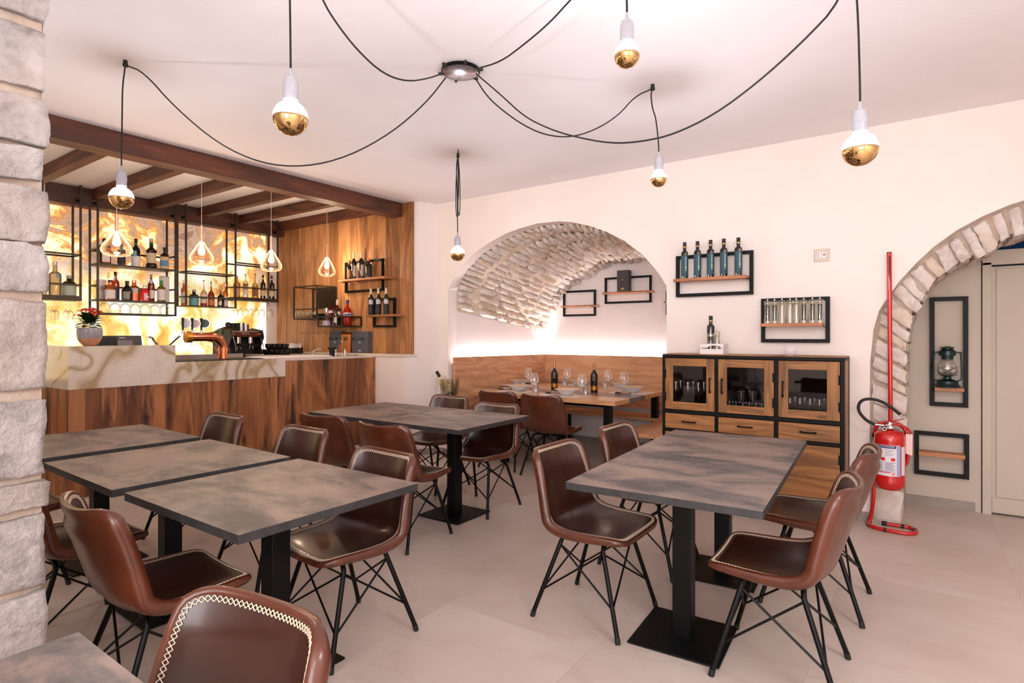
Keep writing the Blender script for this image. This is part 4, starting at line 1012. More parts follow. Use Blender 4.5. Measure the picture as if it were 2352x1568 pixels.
# ------------------------------------------------------------------ text as flat mesh
def text_shape(s, size):
    cu = bpy.data.curves.new('t', 'FONT'); cu.body = s; cu.size = size; cu.align_x = 'CENTER'; cu.align_y = 'CENTER'; cu.resolution_u = 2
    o = bpy.data.objects.new('t', cu); me = bpy.data.meshes.new_from_object(o)
    out = [tuple(v.co) for v in me.vertices], [tuple(p.vertices) for p in me.polygons]
    bpy.data.meshes.remove(me); bpy.data.objects.remove(o); bpy.data.curves.remove(cu); return out

# ------------------------------------------------------------------ bottles
_mc = {}
def cm(kind, c, *a):
    k = (kind, c) + a
    if k not in _mc:
        nm = kind + '_%d' % len(_mc)
        _mc[k] = {'liq': lambda: liquid(nm, c, *(a or (.68,))), 'dark': lambda: plain(nm, c, .08, 0, Coat__Weight=.3), 'matt': lambda: plain(nm, c, .6), 'met': lambda: plain(nm, c, .3, .8),
                  'clr': lambda: glass(nm, c, .3, .8)}[kind]()
    return _mc[k]
SH = {'wine': ([(.55, 0), (.97, .004), (1, .02), (1, .58), (.98, .62), (.85, .67), (.55, .72), (.38, .76), (.36, .80), (.35, 1)], 2),
      'shoulder': ([(.6, 0), (1, .01), (1, .60), (.95, .645), (.7, .68), (.42, .71), (.34, .76), (.34, 1)], 2),
      'oil': ([(.6, 0), (1, .01), (1, .70), (.96, .73), (.62, .755), (.5, .77), (.48, .80), (.48, 1)], 2),
      'squat': ([(.6, 0), (1, .01), (1, .55), (.96, .62), (.75, .69), (.42, .73), (.36, .76), (.36, 1)], 2),
      'round': ([(.6, 0), (.9, .01), (1, .1), (1, .45), (.92, .57), (.7, .66), (.42, .72), (.34, .76), (.34, 1)], 2),
      'square': ([(.6, 0), (1, .008), (1, .60), (.95, .66), (.6, .71), (.34, .74), (.33, 1)], 5),
      'flatsq': ([(.6, 0), (1, .008), (1, .70), (.96, .735), (.5, .75), (.4, .76), (.4, 1)], 5),
      'cone': ([(.7, 0), (1, .01), (1, .06), (.86, .3), (.62, .5), (.42, .62), (.4, .66), (.4, 1)], 2),
      'longneck': ([(.6, 0), (1, .01), (1, .42), (.92, .5), (.6, .58), (.24, .64), (.2, .7), (.2, 1)], 2),
      'waist': ([(.6, 0), (.86, .006), (1, .04), (1, .12), (.84, .16), (.84, .52), (1, .56), (.98, .6), (.6, .66), (.36, .7), (.34, 1)], 2)}
def bottle(label, plane, px, ytop, wpx, zb, shape, mat, cap, labs=(), group=None, name='bottle', cat='bottle', neck=None, seg=18, off=0, capf=.12):
    ax, val = plane; p = (atX if ax == 'X' else atY)(px, ytop, val)
    d = depth(p[0], p[1]); h = p[2] - zb; w_ = wpx * d / FPX; prof, sq = SH[shape]; r = w_ / 2 * (.93 if sq > 2 else 1)
    t_ = thing(name, label, cat, (p[0], p[1], zb), atan2(-p[1], -p[0]), group)
    pf = [(a * r, b * h) for a, b in prof]; rn = pf[-1][0]
    body = pf[:-1] + [(rn, h * (1 - capf))]
    obj('glass_body', MB().lathe(body, seg, sq=sq), mat, t_, ang=50)
    obj('cap', MB().lathe([(rn * 1.08, h * (1 - capf)), (rn * 1.1, h * .995), (rn * .9, h)], 14), cap, t_, ang=50)
    if neck: obj('neck_foil', MB().lathe([(rn * 1.05, h * neck[0]), (rn * 1.05, h * neck[1])], 14), neck[2], t_)
    def rad(z):
        for a, b in zip(pf, pf[1:]):
            if b[1] >= z: return a[0] + (b[0] - a[0]) * (z - a[1]) / max(1e-6, b[1] - a[1])
        return rn
    for l in labs:
        z0_, z1_, m_ = l[0] * h, l[1] * h, l[2]; arc = l[3] if len(l) > 3 else 1.15; dz = (l[4] if len(l) > 4 else 0)
        k = 1.012 + .012 * (l[5] if len(l) > 5 else 0)
        obj('paper_label', MB().lathe([(rad(z0_ + (z1_ - z0_) * i / 4) * k + .0004, z0_ + (z1_ - z0_) * i / 4) for i in range(5)], 10, sq=sq, a0=-arc + dz, a1=arc + dz), m_, t_, ang=60)
    return t_
W_, IV, BK = cm('matt', (226, 220, 222)), cm('matt', (214, 196, 168)), cm('matt', (22, 20, 22))
GOLD, SIL = cm('met', (190, 146, 84)), cm('met', (190, 190, 196))
dk = cm('dark', (16, 12, 12)); dkg = cm('dark', (18, 26, 18)); brn = cm('dark', (38, 18, 14))

# ------------------------------------------------------------------ steel racks hanging in front of the onyx wall
XB_, XF_, TB = -7.51, -7.29, .0093
def zX(px, py, X=XF_): return atX(px, py, X)[2]
def yX(px, X=XF_): return atX(px, 500, X)[1]
def rack(name, label, posts, rails, boards, ztop_f, ztop_b):
    """posts: [(y, zbottom)]; rails: [(y0, y1, z, where)]; boards: [(y0, y1, z, thick)]"""
    y0 = min(p[0] for p in posts); t_ = thing(name, label, 'shelf rack', ((XB_ + XF_) / 2, (y0 + max(p[0] for p in posts)) / 2, posts[0][1]), 0, 'steel bottle racks on the onyx wall')
    for y, zb in posts:
        obj('post', MB().box(XF_ - TB, XF_ + TB, y - TB, y + TB, zb, ztop_f), M['bronze'], t_, world=True)
        obj('post', MB().box(XB_ - TB, XB_ + TB, y - TB, y + TB, zb, ztop_b), M['bronze'], t_, world=True)
        obj('bracket', MB().box(-7.372, XF_ - TB, y - .006, y + .006, ztop_b + .04, ztop_b + .052).box(-7.376, -7.369, y - .02, y + .02, ztop_b + .03, ztop_b + .062), M['black'], t_, world=True)
    for a, b, z, wh in rails:
        if 'f' in wh: obj('rail', MB().box(XF_ - TB, XF_ + TB, a, b, z - TB, z + TB), M['bronze'], t_, world=True)
        if 'b' in wh: obj('rail', MB().box(XB_ - TB, XB_ + TB, a, b, z - TB, z + TB), M['bronze'], t_, world=True)
        if 'l' in wh: obj('rail', MB().box(XB_, XF_, a - TB, a + TB, z - TB * .9, z + TB * .9), M['bronze'], t_, world=True)
        if 'r' in wh: obj('rail', MB().box(XB_, XF_, b - TB, b + TB, z - TB * .9, z + TB * .9), M['bronze'], t_, world=True)
    for a, b, z, th in boards: obj('shelf_board', MB().box(XB_ - TB, XF_ + TB + .001, a - TB, b + TB, z - th, z), M['bronze'], t_, world=True)
    return t_
ZF, ZBk = zX(185, 421), ZBM - .004
yA0, yA1 = 1.42, yX(185); zA = zX(184, 680)
rack('bottle_rack', 'dark steel rack left of the potted red flower, cut by the stone pillar', [(yA0, zA - .05), (yA1, zA - .05)],
     [(yA0, yA1, zX(183, 585.5), 'fblr'), (yA0, yA1, zX(183, 654.5), 'flr')], [(yA0, yA1, zA, .05)], ZF, ZBk)
yB0, yB1 = yX(224.5), yX(403); zB1 = zX(401, 619); zB2 = zX(401, 694); zB3 = zX(402, 726)
rack('bottle_rack', 'tall steel rack with two shelves of bottles and a row of upturned glasses', [(yB0, zB3), (yB1, zB3)],
     [(yB0, yB1, zX(387, 593, XB_), 'blr'), (yB0, yB1, zX(387, 667, XB_), 'blr'), (yB0, yB1, zB3 + TB, 'flrb')],
     [(yB0, yB1, zB1, .018), (yB0, yB1, zB2, .018)], ZF, ZBk)
yC0, yC1, yD1 = yX(427.3), yX(541), yX(637.5); zC = zX(538, 706); zD = zX(600, 684.5)
rackc = rack('bottle_rack', 'stepped steel rack with mesh back at the right end of the glowing wall', [(yC0, zC), (yC1, zC), (yD1, zD - .05)],
     [(yC0, yC1, zX(538, 632), 'fblr'), (yC0, yC1, zX(538, 686.5), 'flr'), (yC1, yD1, zX(600, 609), 'fb'), (yC1, yD1, zX(600, 663), 'flr')],
     [(yC0, yC1, zC + .004, .012), (yC1 + .02, yD1, zD, .045)], ZF, ZBk)
mb = MB(); zt2 = zX(538, 632); 
def dline(y0, z0_, y1, z1_): mb.tube([(XB_ - .012, y0, z0_), (XB_ - .012, y1, z1_)], .0016, 3)
Hh, Wd = zt2 - zC, yC1 - yC0; st_ = .028; k = -Hh
while k < Wd:
    a0, b0 = max(0, k), min(Wd, k + Hh)
    dline(yC0 + a0, zC + (a0 - k), yC0 + b0, zC + (b0 - k)); dline(yC0 + a0, zt2 - (a0 - k), yC0 + b0, zt2 - (b0 - k)); k += st_
obj('wire_mesh', mb, M['bronze'], rackc, world=True, smooth=False, kind='stuff')
PX = ('X', -7.39); PXf = ('X', -7.35); PXb = ('X', -7.45)
g = 'bottles on the upper bar shelf'
bottle('dark green square bottle with orange-edged white label, behind the first glass pendant', PX, 241, 548, 25, zB1, 'flatsq', dkg, BK, [(.06, .62, cm('matt', (206, 96, 50)), .62, .15), (.09, .44, W_, .54, .15, 1)], g)
bottle('dark stout canister-shaped bottle right below the first glass pendant', PX, 279, 560, 17, zB1, 'flatsq', dk, BK, [(.1, .5, BK, 1.0)], g)
bottle('dark bitters bottle with green neck band and round blue emblem', PX, 312, 548, 18, zB1, 'squat', dk, BK, [(.02, .38, W_, 1.2), (.36, .56, cm('matt', (120, 176, 196)), .45, -.3, 1)], g, neck=(.78, .84, cm('matt', (30, 150, 70))))
bottle('bulky brown herbal liqueur bottle with big beige label', PX, 347.5, 548, 23, zB1, 'waist', brn, cm('matt', (220, 190, 150)), [(.17, .51, IV, 1.3)], g, neck=(.8, .84, cm('matt', (20, 110, 60))), capf=.13)
bottle('small dark bottle with seaside picture label at the right end of the upper bar shelf', PX, 378, 568, 19.5, zB1, 'square', brn, BK, [(.02, .56, cm('matt', (214, 184, 150)), 1.0), (.14, .4, cm('matt', (96, 136, 176)), .8, -.1, 1)], g)
g = 'bottles and boxes on the second bar shelf'
def carton(name, label, plane, px, ytop, wpx, zb, dp, m, grp, cat='box', seal=None):
    ax, val = plane; p = (atX if ax == 'X' else atY)(px, ytop, val); d = depth(p[0], p[1]); w_ = wpx * d / FPX; h = p[2] - zb
    t_ = thing(name, label, cat, (p[0], p[1], zb), 0, grp)
    if ax == 'X': obj('carton', MB().box(-dp / 2, dp / 2, -w_ / 2, w_ / 2, 0, h), m, t_, bev=.002)
    else: obj('carton', MB().box(-w_ / 2, w_ / 2, -dp / 2, dp / 2, 0, h), m, t_, bev=.002)
    return t_, w_, h
t_, w_, h_ = carton('bottle_box', 'pale lilac gift carton at the left end of the second bar shelf', PXb, 232, 642, 14, zB2, .09, W_, g)
obj('printed_crest', MB().tube([(.0455, -.0, h_ * .56), (.0465, 0, h_ * .56)], .03, 16), cm('matt', (180, 168, 176)), t_)
bottle('squat whisky bottle with white label and amber base, second bar shelf', PXf, 253, 643, 22, zB2, 'flatsq', cm('liq', (236, 160, 60)), BK, [(.06, .5, W_, 1.1)], g, capf=.1)
bottle('tall amber rum bottle with paper tag on its neck, left on the second bar shelf', PXb, 265, 624, 16, zB2, 'wine', cm('liq', (206, 96, 20)), BK, [(.04, .42, cm('matt', (60, 70, 100)), 1.0), (.68, .86, W_, .5, -.5, 2)], g)
bottle('dark round-bellied rum bottle with silver square label', PXf, 292, 645, 22, zB2, 'round', dkg, cm('matt', (60, 56, 50)), [(.04, .44, cm('matt', (150, 150, 138)), .7, -.2)], g)
bottle('peach coloured decanter bottle with pale label', PXb, 308, 643, 24, zB2, 'squat', cm('liq', (255, 170, 110)), cm('clr', (230, 200, 160)), [(.38, .6, W_, .7)], g)
bottle('short square bottle with bright red liqueur', PXf, 333, 655, 20, zB2, 'flatsq', cm('liq', (240, 60, 30)), cm('clr', (240, 230, 225)), [(.1, .5, cm('matt', (230, 190, 200)), .35, .15)], g, capf=.2)
bottle('tall reddish rum bottle with paper tag, right on the second bar shelf', PX, 347, 630, 14, zB2, 'wine', cm('liq', (170, 50, 26)), cm('matt', (180, 150, 130)), [(.12, .42, cm('matt', (230, 222, 214)), 1.0), (.66, .82, W_, .5, 0, 2)], g)
bottle('green-capped whisky bottle with wide white label', PXf, 370.5, 644, 17, zB2, 'squat', cm('liq', (190, 180, 30)), cm('matt', (40, 160, 80)), [(.08, .58, W_, 1.3)], g, capf=.17)
t_, w_, h_ = carton('bottle_box', 'tall white whisky tube carton behind the green-capped bottle', PXb, 377, 635, 16, zB2, .08, W_, g)
obj('lid_line', MB().box(-.0405, .0405, -w_ / 2 - .0005, w_ / 2 + .0005, h_ * .97, h_), cm('matt', (150, 150, 150)), t_)
g = 'bottles in the mesh-backed rack'
zc_ = zC + .004
bottle('amber whisky bottle with white label at the left end of the mesh-backed rack', PX, 422, 643, 11, zc_, 'squat', cm('liq', (240, 160, 40)), SIL, [(.1, .5, W_, 1.1)], g)
bottle('dark-shouldered bottle with wide turquoise label', PXf, 445.5, 665, 20, zc_, 'squat', dk, cm('matt', (200, 170, 160)), [(.03, .6, cm('matt', (98, 160, 168)), 1.35)], g, capf=.1)
bottle('clear grappa bottle with pale label and red foot', PX, 468, 643, 15, zc_, 'longneck', cm('clr', (235, 205, 190)), BK, [(.16, .42, W_, .8), (.0, .12, cm('matt', (170, 50, 40)), 1.2)], g, capf=.05)
bottle('amber grappa bottle with orange label and silver cap', PX, 485, 646, 14, zc_, 'longneck', cm('liq', (196, 90, 30)), SIL, [(.05, .36, cm('matt', (214, 130, 80)), .9)], g, capf=.2)
bottle('small black bottle with orange cap in the mesh-backed rack', PXf, 507, 667, 14, zc_, 'squat', dk, cm('matt', (206, 110, 60)), [(.1, .32, W_, .5, -.2), (.4, .56, cm('matt', (206, 100, 60)), .4, -.2)], g, capf=.2)
bottle('amber bottle with white label at the right end of the mesh-backed rack', PX, 518, 651, 11, zc_, 'shoulder', cm('liq', (250, 180, 60)), SIL, [(.04, .45, W_, 1.1)], g)
g = 'bottles on the raised rack tray'
bottle('pale amber spirit bottle behind the rack post', PX, 544, 633, 14, zD, 'shoulder', cm('liq', (246, 200, 140)), IV, [(.1, .42, cm('matt', (214, 160, 140)), 1.0)], g)
bottle('clear spirit bottle with grey banded label', PX, 564, 628, 11, zD, 'shoulder', cm('clr', (235, 232, 228)), W_, [(.12, .44, W_, 1.0), (.46, .58, cm('matt', (110, 110, 114)), 1.05)], g)
bottle('clear slender long-necked bottle with brown label', PX, 586, 628, 14, zD, 'longneck', cm('liq', (246, 224, 160)), brn, [(.08, .46, cm('matt', (130, 90, 76)), .6)], g, capf=.04)
bottle('black and cream labelled bottle, left of the two alike at the rack end', PX, 604, 631, 11.5, zD, 'shoulder', dk, BK, [(.12, .36, IV, 1.4)], g, neck=(.82, .86, W_))
bottle('black and cream labelled bottle, right of the two alike at the rack end', PX, 624, 633, 12.5, zD, 'shoulder', dk, BK, [(.12, .36, IV, 1.4)], g, neck=(.82, .86, W_))
g = 'bottles on the rack beside the pillar'
bottle('pale slim bottle half hidden behind the rough stone pillar', PX, 101, 637, 13, zA, 'flatsq', cm('liq', (240, 214, 160), .7), IV, [(.1, .5, IV, .9)], g)
bottle('large frosted clear vodka bottle with small blue emblem', PX, 126.5, 601, 24, zA, 'shoulder', cm('liq', (236, 216, 176), .6), cm('clr', (220, 220, 220)), [(.52, .62, cm('matt', (110, 160, 200)), .25, .4)], g)
bottle('short olive gin bottle with misty green label, right of the frosted bottle', PXf, 159, 633, 27, zA, 'squat', cm('liq', (70, 62, 22), .35), cm('matt', (170, 160, 150)), [(.02, .55, cm('matt', (172, 182, 166)), 1.3)], g, capf=.14)

# ------------------------------------------------------------------ glasses
def stem_profile(h, rb, rim, rf): 
    return [(rf, 0), (rf * .98, .002), (rf * .3, .006), (.0045, .014), (.0038, h * .3), (.0042, h * .46), (rb * .35, h * .5), (rb * .8, h * .56), (rb, h * .66), (rb * .97, h * .76), (rim, h)]
def glass_obj(name, label, prof, mat, loc, cat, grp, n=20, flip=False, part='bowl', cut=6):
    t_ = thing(name, label, cat, loc, 0, grp)
    H_ = max(z for _, z in prof); pr = [(r, H_ - z) for r, z in prof][::-1] if flip else prof
    mb = MB(); mb.lathe(pr, n); mb.f = [f for f in mb.f if len(f) == 4]
    if not flip: mb.f.append(tuple(range(n)))
    obj('glass_body', mb, mat, t_, ang=180); return t_
def glass_copies(first, places, labels, grp):
    for p, l in zip(places, labels): dup(first, p, 0, l, grp)
gp = stem_profile(.2, .034, .028, .032)
def hang(pxs_, plane, zt, labs, grp):
    f = None
    for px, l in zip(pxs_, labs):
        q = atX(px, 690, plane)
        if f is None: f = glass_obj('hanging_wine_glass', l, gp, M['clear'], (q[0], q[1], zt - .2), 'wine glass', grp, 16, True)
        else: dup(f, (q[0], q[1], zt - .2), 0, l, grp)
hang([541, 553, 565, 577, 589, 602], -7.39, zD - .047, ['stemware hanging upside down under the raised rack tray, above the coffee machine'] * 6, 'glasses hanging under the right rack')
hang([622], -7.32, zD - .047, ['single wine glass hanging in front of the white wall strip, rack end'], 'glass at the rack end')
hang([121, 128, 152, 161], -7.39, zA - .052, ['wine glass hanging upside down left of the red flower, under the tray'] * 4, 'glasses hanging under the left rack')
f = None
for px in [240, 264, 287.6, 310.6, 333, 356, 378.5]:
    q = atX(px, 720, -7.38); l = 'big glass standing upside down in the row under the second bar shelf'; grp = 'upturned glasses in the tall rack'
    if f is None: f = glass_obj('upturned_glass', l, [(.0001, .118), (.022, .116), (.042, .104), (.052, .085), (.055, .06), (.052, .03), (.046, 0)], M['clear'], (q[0], q[1], zB3 + 2 * TB), 'drinking glass', grp, 20)
    else: dup(f, (q[0], q[1], zB3 + 2 * TB), 0, l, grp)

# ------------------------------------------------------------------ frames with shelf boards on the walls
def wall_frame(label, Yw, x0, x1, z0_, z1_, bx0, bx1, bz, bth=.025, dp=.13, tb=.028, bp=.16, grp='black steel frame shelves'):
    """black square-tube frame against the wall at Yw, oak board resting inside it"""
    t_ = thing('frame_shelf', label, 'wall shelf', ((x0 + x1) / 2, Yw, (z0_ + z1_) / 2), 0, grp)
    def bar_(*b): obj('frame_bar', MB().box(*b), M['blackm'], t_, world=True, bev=.0015)
    y1 = Yw - .012; y0 = y1 - tb
    bar_(x0, x0 + tb, y0, y1, z0_, z1_); bar_(x1 - tb, x1, y0, y1, z0_, z1_)
    bar_(x0 + tb, x1 - tb, y0, y1, z0_, z0_ + tb); bar_(x0 + tb, x1 - tb, y0, y1, z1_ - tb, z1_)
    obj('shelf_board', MB().box(bx0, bx1, Yw - bp, Yw - .001 if (bx0 > x0 + tb and bx1 < x1 - tb) else y0 - .001, bz - bth, bz), M['shelf'], t_, world=True, bev=.002)
    for xx in (x0 + tb / 2, x1 - tb / 2): obj('wall_spacer', MB().tube([(xx, y1, z1_ - tb / 2), (xx, Yw, z1_ - tb / 2)], .008, 8), M['black'], t_, world=True)
    for xx in (x0 + .03, x1 - .03): obj('board_bracket', MB().box(xx - .012, xx + .012, y0 - .06, y0, bz - bth - .004, bz - bth), M['black'], t_, world=True)
    return t_
def fr_(px0, y0, px1, y1, Y): a, b = atY(px0, y0, Y), atY(px1, y1, Y); return a[0], b[0], b[2], a[2]   # left-top and right-bottom corner
Yf = YB - .03
x0_, x1_, z0_, z1_ = fr_(1553, 588.5, 1730, 675.5, Yf); bz1 = atY(1712, 630.5, YB - .17)[2]; b0, b1 = atY(1546, 640, YB - .16)[0], atY(1713, 640, YB - .16)[0]
wall_frame('black frame shelf on the back wall with five dark oil bottles', YB, x0_, x1_, z0_, z1_, b0, b1, bz1)
lb = ['leftmost', 'second from the left', 'middle', 'fourth from the left', 'rightmost']
teal = cm('matt', (40, 76, 88))
for k, (px, yt) in enumerate([(1572.5, 556.5), (1602, 554), (1632, 551), (1662.5, 548), (1696, 545.5)]):
    bottle('%s of the five dark olive oil bottles on the wall shelf' % lb[k], ('Y', YB - .115), px, yt, 15.5 + .25 * k, bz1, 'oil', dk, BK, [(.07, .64, teal, 1.5), (.20, .60, cm('matt', (150, 170, 172)), .16, .35, 1), (.28, .31, cm('matt', (220, 224, 130)), .2, .35, 2), (.63, .70, cm('matt', (150, 120, 110)), .25, .35, 1)], 'five olive oil bottles', neck=(.85, .885, GOLD), cat='bottle', name='oil_bottle')
x0_, x1_, z0_, z1_ = fr_(1748.5, 686, 1906, 787, Yf); bz2 = atY(1890, 741, YB - .17)[2]; b0, b1 = atY(1746, 745, YB - .16)[0], atY(1888.5, 745, YB - .16)[0]
wall_frame('black frame shelf on the back wall holding a row of glass mills', YB, x0_, x1_, z0_, z1_, b0, b1, bz2, bp=.165)
def mill(label, px, ytop, dark_, Y, zb, wpx=15, grp='glass salt and pepper mills'):
    p = atY(px, ytop, Y); d = depth(p[0], p[1]); r = wpx * d / FPX / 2; h = p[2] - zb
    t_ = thing('glass_mill', label, 'mill', (p[0], p[1], zb), 0, grp)
    obj('glass_body', MB().lathe([(r, 0), (r, h * .1), (r * .82, h * .45), (r * .8, h * .6), (r * .92, h * .78), (r * .95, h * .8)], 18), M['clearb'], t_, ang=60)
    obj('glass_cap', MB().lathe([(r * .98, h * .805), (r, h * .83), (r, h * .9), (r * .9, h * .92), (r * .2, h * .93)], 18), M['clearb'], t_, ang=60)
    obj('knob', MB().lathe([(r * .22, h * .93), (r * .24, h * .98), (r * .18, h)], 10), SIL, t_)
    obj('filling', MB().lathe([(r * .62, h * .11), (r * .6, h * .45), (r * .62, h * .74)], 14), cm('matt', (34, 34, 38)) if dark_ else cm('matt', (226, 214, 214)), t_, ang=60, label='dark peppercorns' if dark_ else 'white salt')
    obj('base_disc', MB().lathe([(r * .7, .001), (r * .7, h * .1)], 14), W_, t_)
ml = ['pepper mill at the left end of the glass mill row', 'second pepper mill from the left, beside the salt mills', 'salt mill next to the two left pepper mills', 'salt mill in the middle of the row of three salt mills',
      'salt mill next to the three right pepper mills', 'first of the three right pepper mills', 'second of the three right pepper mills', 'pepper mill at the right end of the glass mill row']
for k, (px, yt, dk_) in enumerate([(1763, 687, 1), (1779, 686.5, 1), (1796, 685, 0), (1814.5, 684.5, 0), (1829, 684.5, 0), (1846, 684, 1), (1866, 683, 1), (1883, 682.5, 1)]):
    mill(ml[k], px, yt, dk_, YB - .11, bz2)
YNf = YN1 - .03
x0_, x1_, z0_, z1_ = fr_(1293.5, 668.5, 1368, 725, YNf); bz = atY(1370, 699, YN1 - .16)[2]
wall_frame('small empty black frame shelf inside the niche', YN1, x0_, x1_, z0_, z1_, atY(1286, 700, YN1 - .15)[0], atY(1373, 700, YN1 - .1)[0], bz, .018, bp=.13, tb=.025)
x0_, x1_, z0_, z1_ = fr_(1389, 638, 1496, 694, YNf); bz = atY(1490, 666, YN1 - .16)[2]
wall_frame('wide black frame shelf with a charcoal box inside the niche', YN1, x0_, x1_, z0_, z1_, atY(1382, 670, YN1 - .15)[0], atY(1499, 670, YN1 - .1)[0], bz, .02, bp=.14, tb=.025)
t_, w_, h_ = carton('wine_box', 'charcoal wine gift box standing on the frame shelf in the niche', ('Y', YN1 - .10), 1433.5, 621, 28, bz, .09, cm('matt', (62, 60, 64)), None)
obj('printed_line', MB().box(-.018, .018, -.0465, -.0455, h_ * .54, h_ * .56), GOLD, t_)
obj('printed_emblem', MB().add([(-.03, -.0462, h_ * .1), (.03, -.0462, h_ * .1), (.016, -.0462, h_ * .13), (0, -.0462, h_ * .2), (-.016, -.0462, h_ * .13)], [(0, 1, 2, 3, 4)]), GOLD, t_)
x0_ = atY(1529.5, 700, YNf)[0]
wall_frame('black frame shelf in the niche mostly hidden behind the arch edge', YN1, x0_, x0_ + .3, atY(1530, 723, YNf)[2], atY(1530, 668, YNf)[2], atY(1523.5, 693, YN1 - .15)[0], x0_ + .33, atY(1525, 691.5, YN1 - .16)[2], .02, bp=.14, tb=.025)
YAf = YA - .03
x0_, x1_, z0_, z1_ = fr_(2135.5, 683, 2224, 936, YAf); zl = atY(2160, 889.5, YA - .15)[2]
wall_frame('tall black frame shelf holding the dark storm lantern', YA, x0_, x1_, z0_, z1_, x0_ + .03, x1_ - .03, zl, .028, bp=.15, tb=.032)
x0_, x1_, z0_, z1_ = fr_(2100, 988, 2226, 1101, YAf); zq = atY(2160, 1041, YA - .16)[2]
wall_frame('empty black frame shelf low on the alcove wall', YA, x0_, x1_, z0_, z1_, x0_ + .03, x1_ - .03, zq, .03, bp=.16, tb=.032)
# frames on the oak panel
Yp = YP - .03
x0_, x1_, z0_, z1_ = fr_(792.5, 603, 880, 667, Yp); bzp = atY(880, 634, YP - .16)[2]; 
wall_frame('upper black frame shelf on the oak panel with four bottles', YP, x0_, x1_, z0_, z1_, atY(778, 640, YP - .16)[0], atY(893, 640, YP - .1)[0], bzp, .026, bp=.17, tb=.026)
g = 'bottles on the upper oak-panel shelf'
bottle('short bottle with orange cap, leftmost on the upper oak-panel shelf', ('Y', YP - .11), 802, 597, 12, bzp, 'squat', dk, cm('matt', (226, 120, 50)), [(.1, .5, cm('matt', (190, 120, 60)), .8)], g, capf=.18)
bottle('tall dark wine bottle with cream foil, left on the upper oak-panel shelf', ('Y', YP - .10), 813, 580, 12.5, bzp, 'wine', dk, IV, [(.1, .52, cm('matt', (200, 190, 170)), .6, .4)], g, capf=.22)
bottle('tall dark wine bottle with cream foil, right on the upper oak-panel shelf', ('Y', YP - .10), 830, 579, 13, bzp, 'wine', dk, IV, [(.1, .52, cm('matt', (200, 190, 170)), .6, .4)], g, capf=.22)
bottle('short dark bottle with orange cap, right end of the upper oak-panel shelf', ('Y', YP - .11), 847, 592, 15, bzp, 'squat', dk, cm('matt', (236, 120, 44)), [(.05, .5, BK, 1.0)], g, capf=.15)
x0_, x1_, z0_, z1_ = fr_(857, 686, 907, 751, Yp); bzq = atY(905, 721, YP - .16)[2]
wall_frame('lower black frame shelf on the oak panel with three wine bottles', YP, x0_, x1_, z0_, z1_, atY(841, 724, YP - .16)[0], atY(918, 724, YP - .1)[0], bzq, .024, bp=.17, tb=.026)
for k, (px, yt) in enumerate([(852, 662.5), (869, 661.5), (887, 661)]):
    bottle('%s of the three dark wine bottles with cream necks on the oak panel' % ['left', 'middle', 'right'][k], ('Y', YP - .12), px, yt, 13.5, bzq, 'wine', dkg, IV, [(.40, .56, cm('matt', (190, 186, 190)), .8), (.05, .38, BK, .9)], 'three wine bottles', capf=.22)
# ------------------------------------------------------------------ small steel racks on the oak panel
def bx(a, b, z0_, z1_, Y0, Y1, t=.008): pass
def cage(t_, x0, x1, y0, y1, z0_, z1_, r=.008, mat='bronze', skip=()):
    def e(*b): obj('frame_bar', MB().box(*b), M[mat], t_, world=True)
    for x in (x0, x1):
        for y in (y0, y1): e(x - r, x + r, y - r, y + r, z0_, z1_)
    for z in (z0_, z1_):
        for y in (y0, y1): e(x0 + r, x1 - r, y - r, y + r, z - r, z + r)
        for x in (x0, x1): e(x - r, x + r, y0 + r, y1 - r, z - r, z + r)
Yc0, Yc1 = YP - .30, YP - .01
t_ = thing('cube_rack', 'open bronze steel cube rack with mesh back and tumblers on the oak panel', 'shelf rack', (-6.3, YP, 1.6))
ca0, ca1 = atY(675, 700, Yc0), atY(728, 700, Yc0)
z1_, z0_ = atY(728, 655.5, Yc0)[2], atY(728, 731, Yc0)[2]
cage(t_, ca0[0], ca1[0], Yc0, Yc1, z0_, z1_)
zm = atY(700, 710, Yc0)[2]
obj('frame_bar', MB().box(ca0[0], ca1[0], Yc0 - .008, Yc0 + .008, zm - .008, zm + .008), M['bronze'], t_, world=True)
obj('shelf_board', MB().box(ca0[0], ca1[0], Yc0, Yc1, z0_ - .004, z0_ + .006), M['bronze'], t_, world=True)
mb = MB(); n = 22
for i in range(n): z = zm + .02 + (z1_ - zm - .03) * i / n; mb.box(ca0[0] + .09, ca1[0] - .005, Yc1 - .012, Yc1 - .006, z, z + .005)
for i in range(24): x = ca0[0] + .1 + (ca1[0] - ca0[0] - .11) * i / 24; mb.box(x, x + .003, Yc1 - .014, Yc1 - .011, zm + .02, z1_ - .01)
obj('mesh_back', MB().box(ca0[0] + .09, ca1[0] - .005, Yc1 - .0055, Yc1 - .004, zm + .02, z1_ - .01), plain('rust_brown_backing', (104, 70, 46), .6), t_, world=True)
obj('wire_mesh', mb, M['bronze'], t_, world=True, smooth=False, kind='stuff')
mb = MB()
for i in range(n): z = zm + .02 + (z1_ - zm - .03) * i / n; mb.box(ca1[0] - .004, ca1[0] + .001, Yc0 + .02, Yc1 - .01, z, z + .005)
obj('wire_mesh', mb, M['bronze'], t_, world=True, smooth=False, kind='stuff')
gl = None
for k, px in enumerate([684, 690, 696.5, 703, 709.5, 716, 722]):
    q = atY(px, 725, YP - .2 + .05 * (k % 2)); l = 'small cut-glass tumbler in the row inside the steel cube rack'
    P_ = (q[0], q[1], z0_ + .0065)
    if gl is None: gl = glass_obj('tumbler', l, [(.026, 0), (.03, .004), (.034, .05), (.036, .085)], M['clearb'], P_, 'drinking glass', 'tumblers in the steel cube rack', 14)
    else: dup(gl, P_, 0, l)
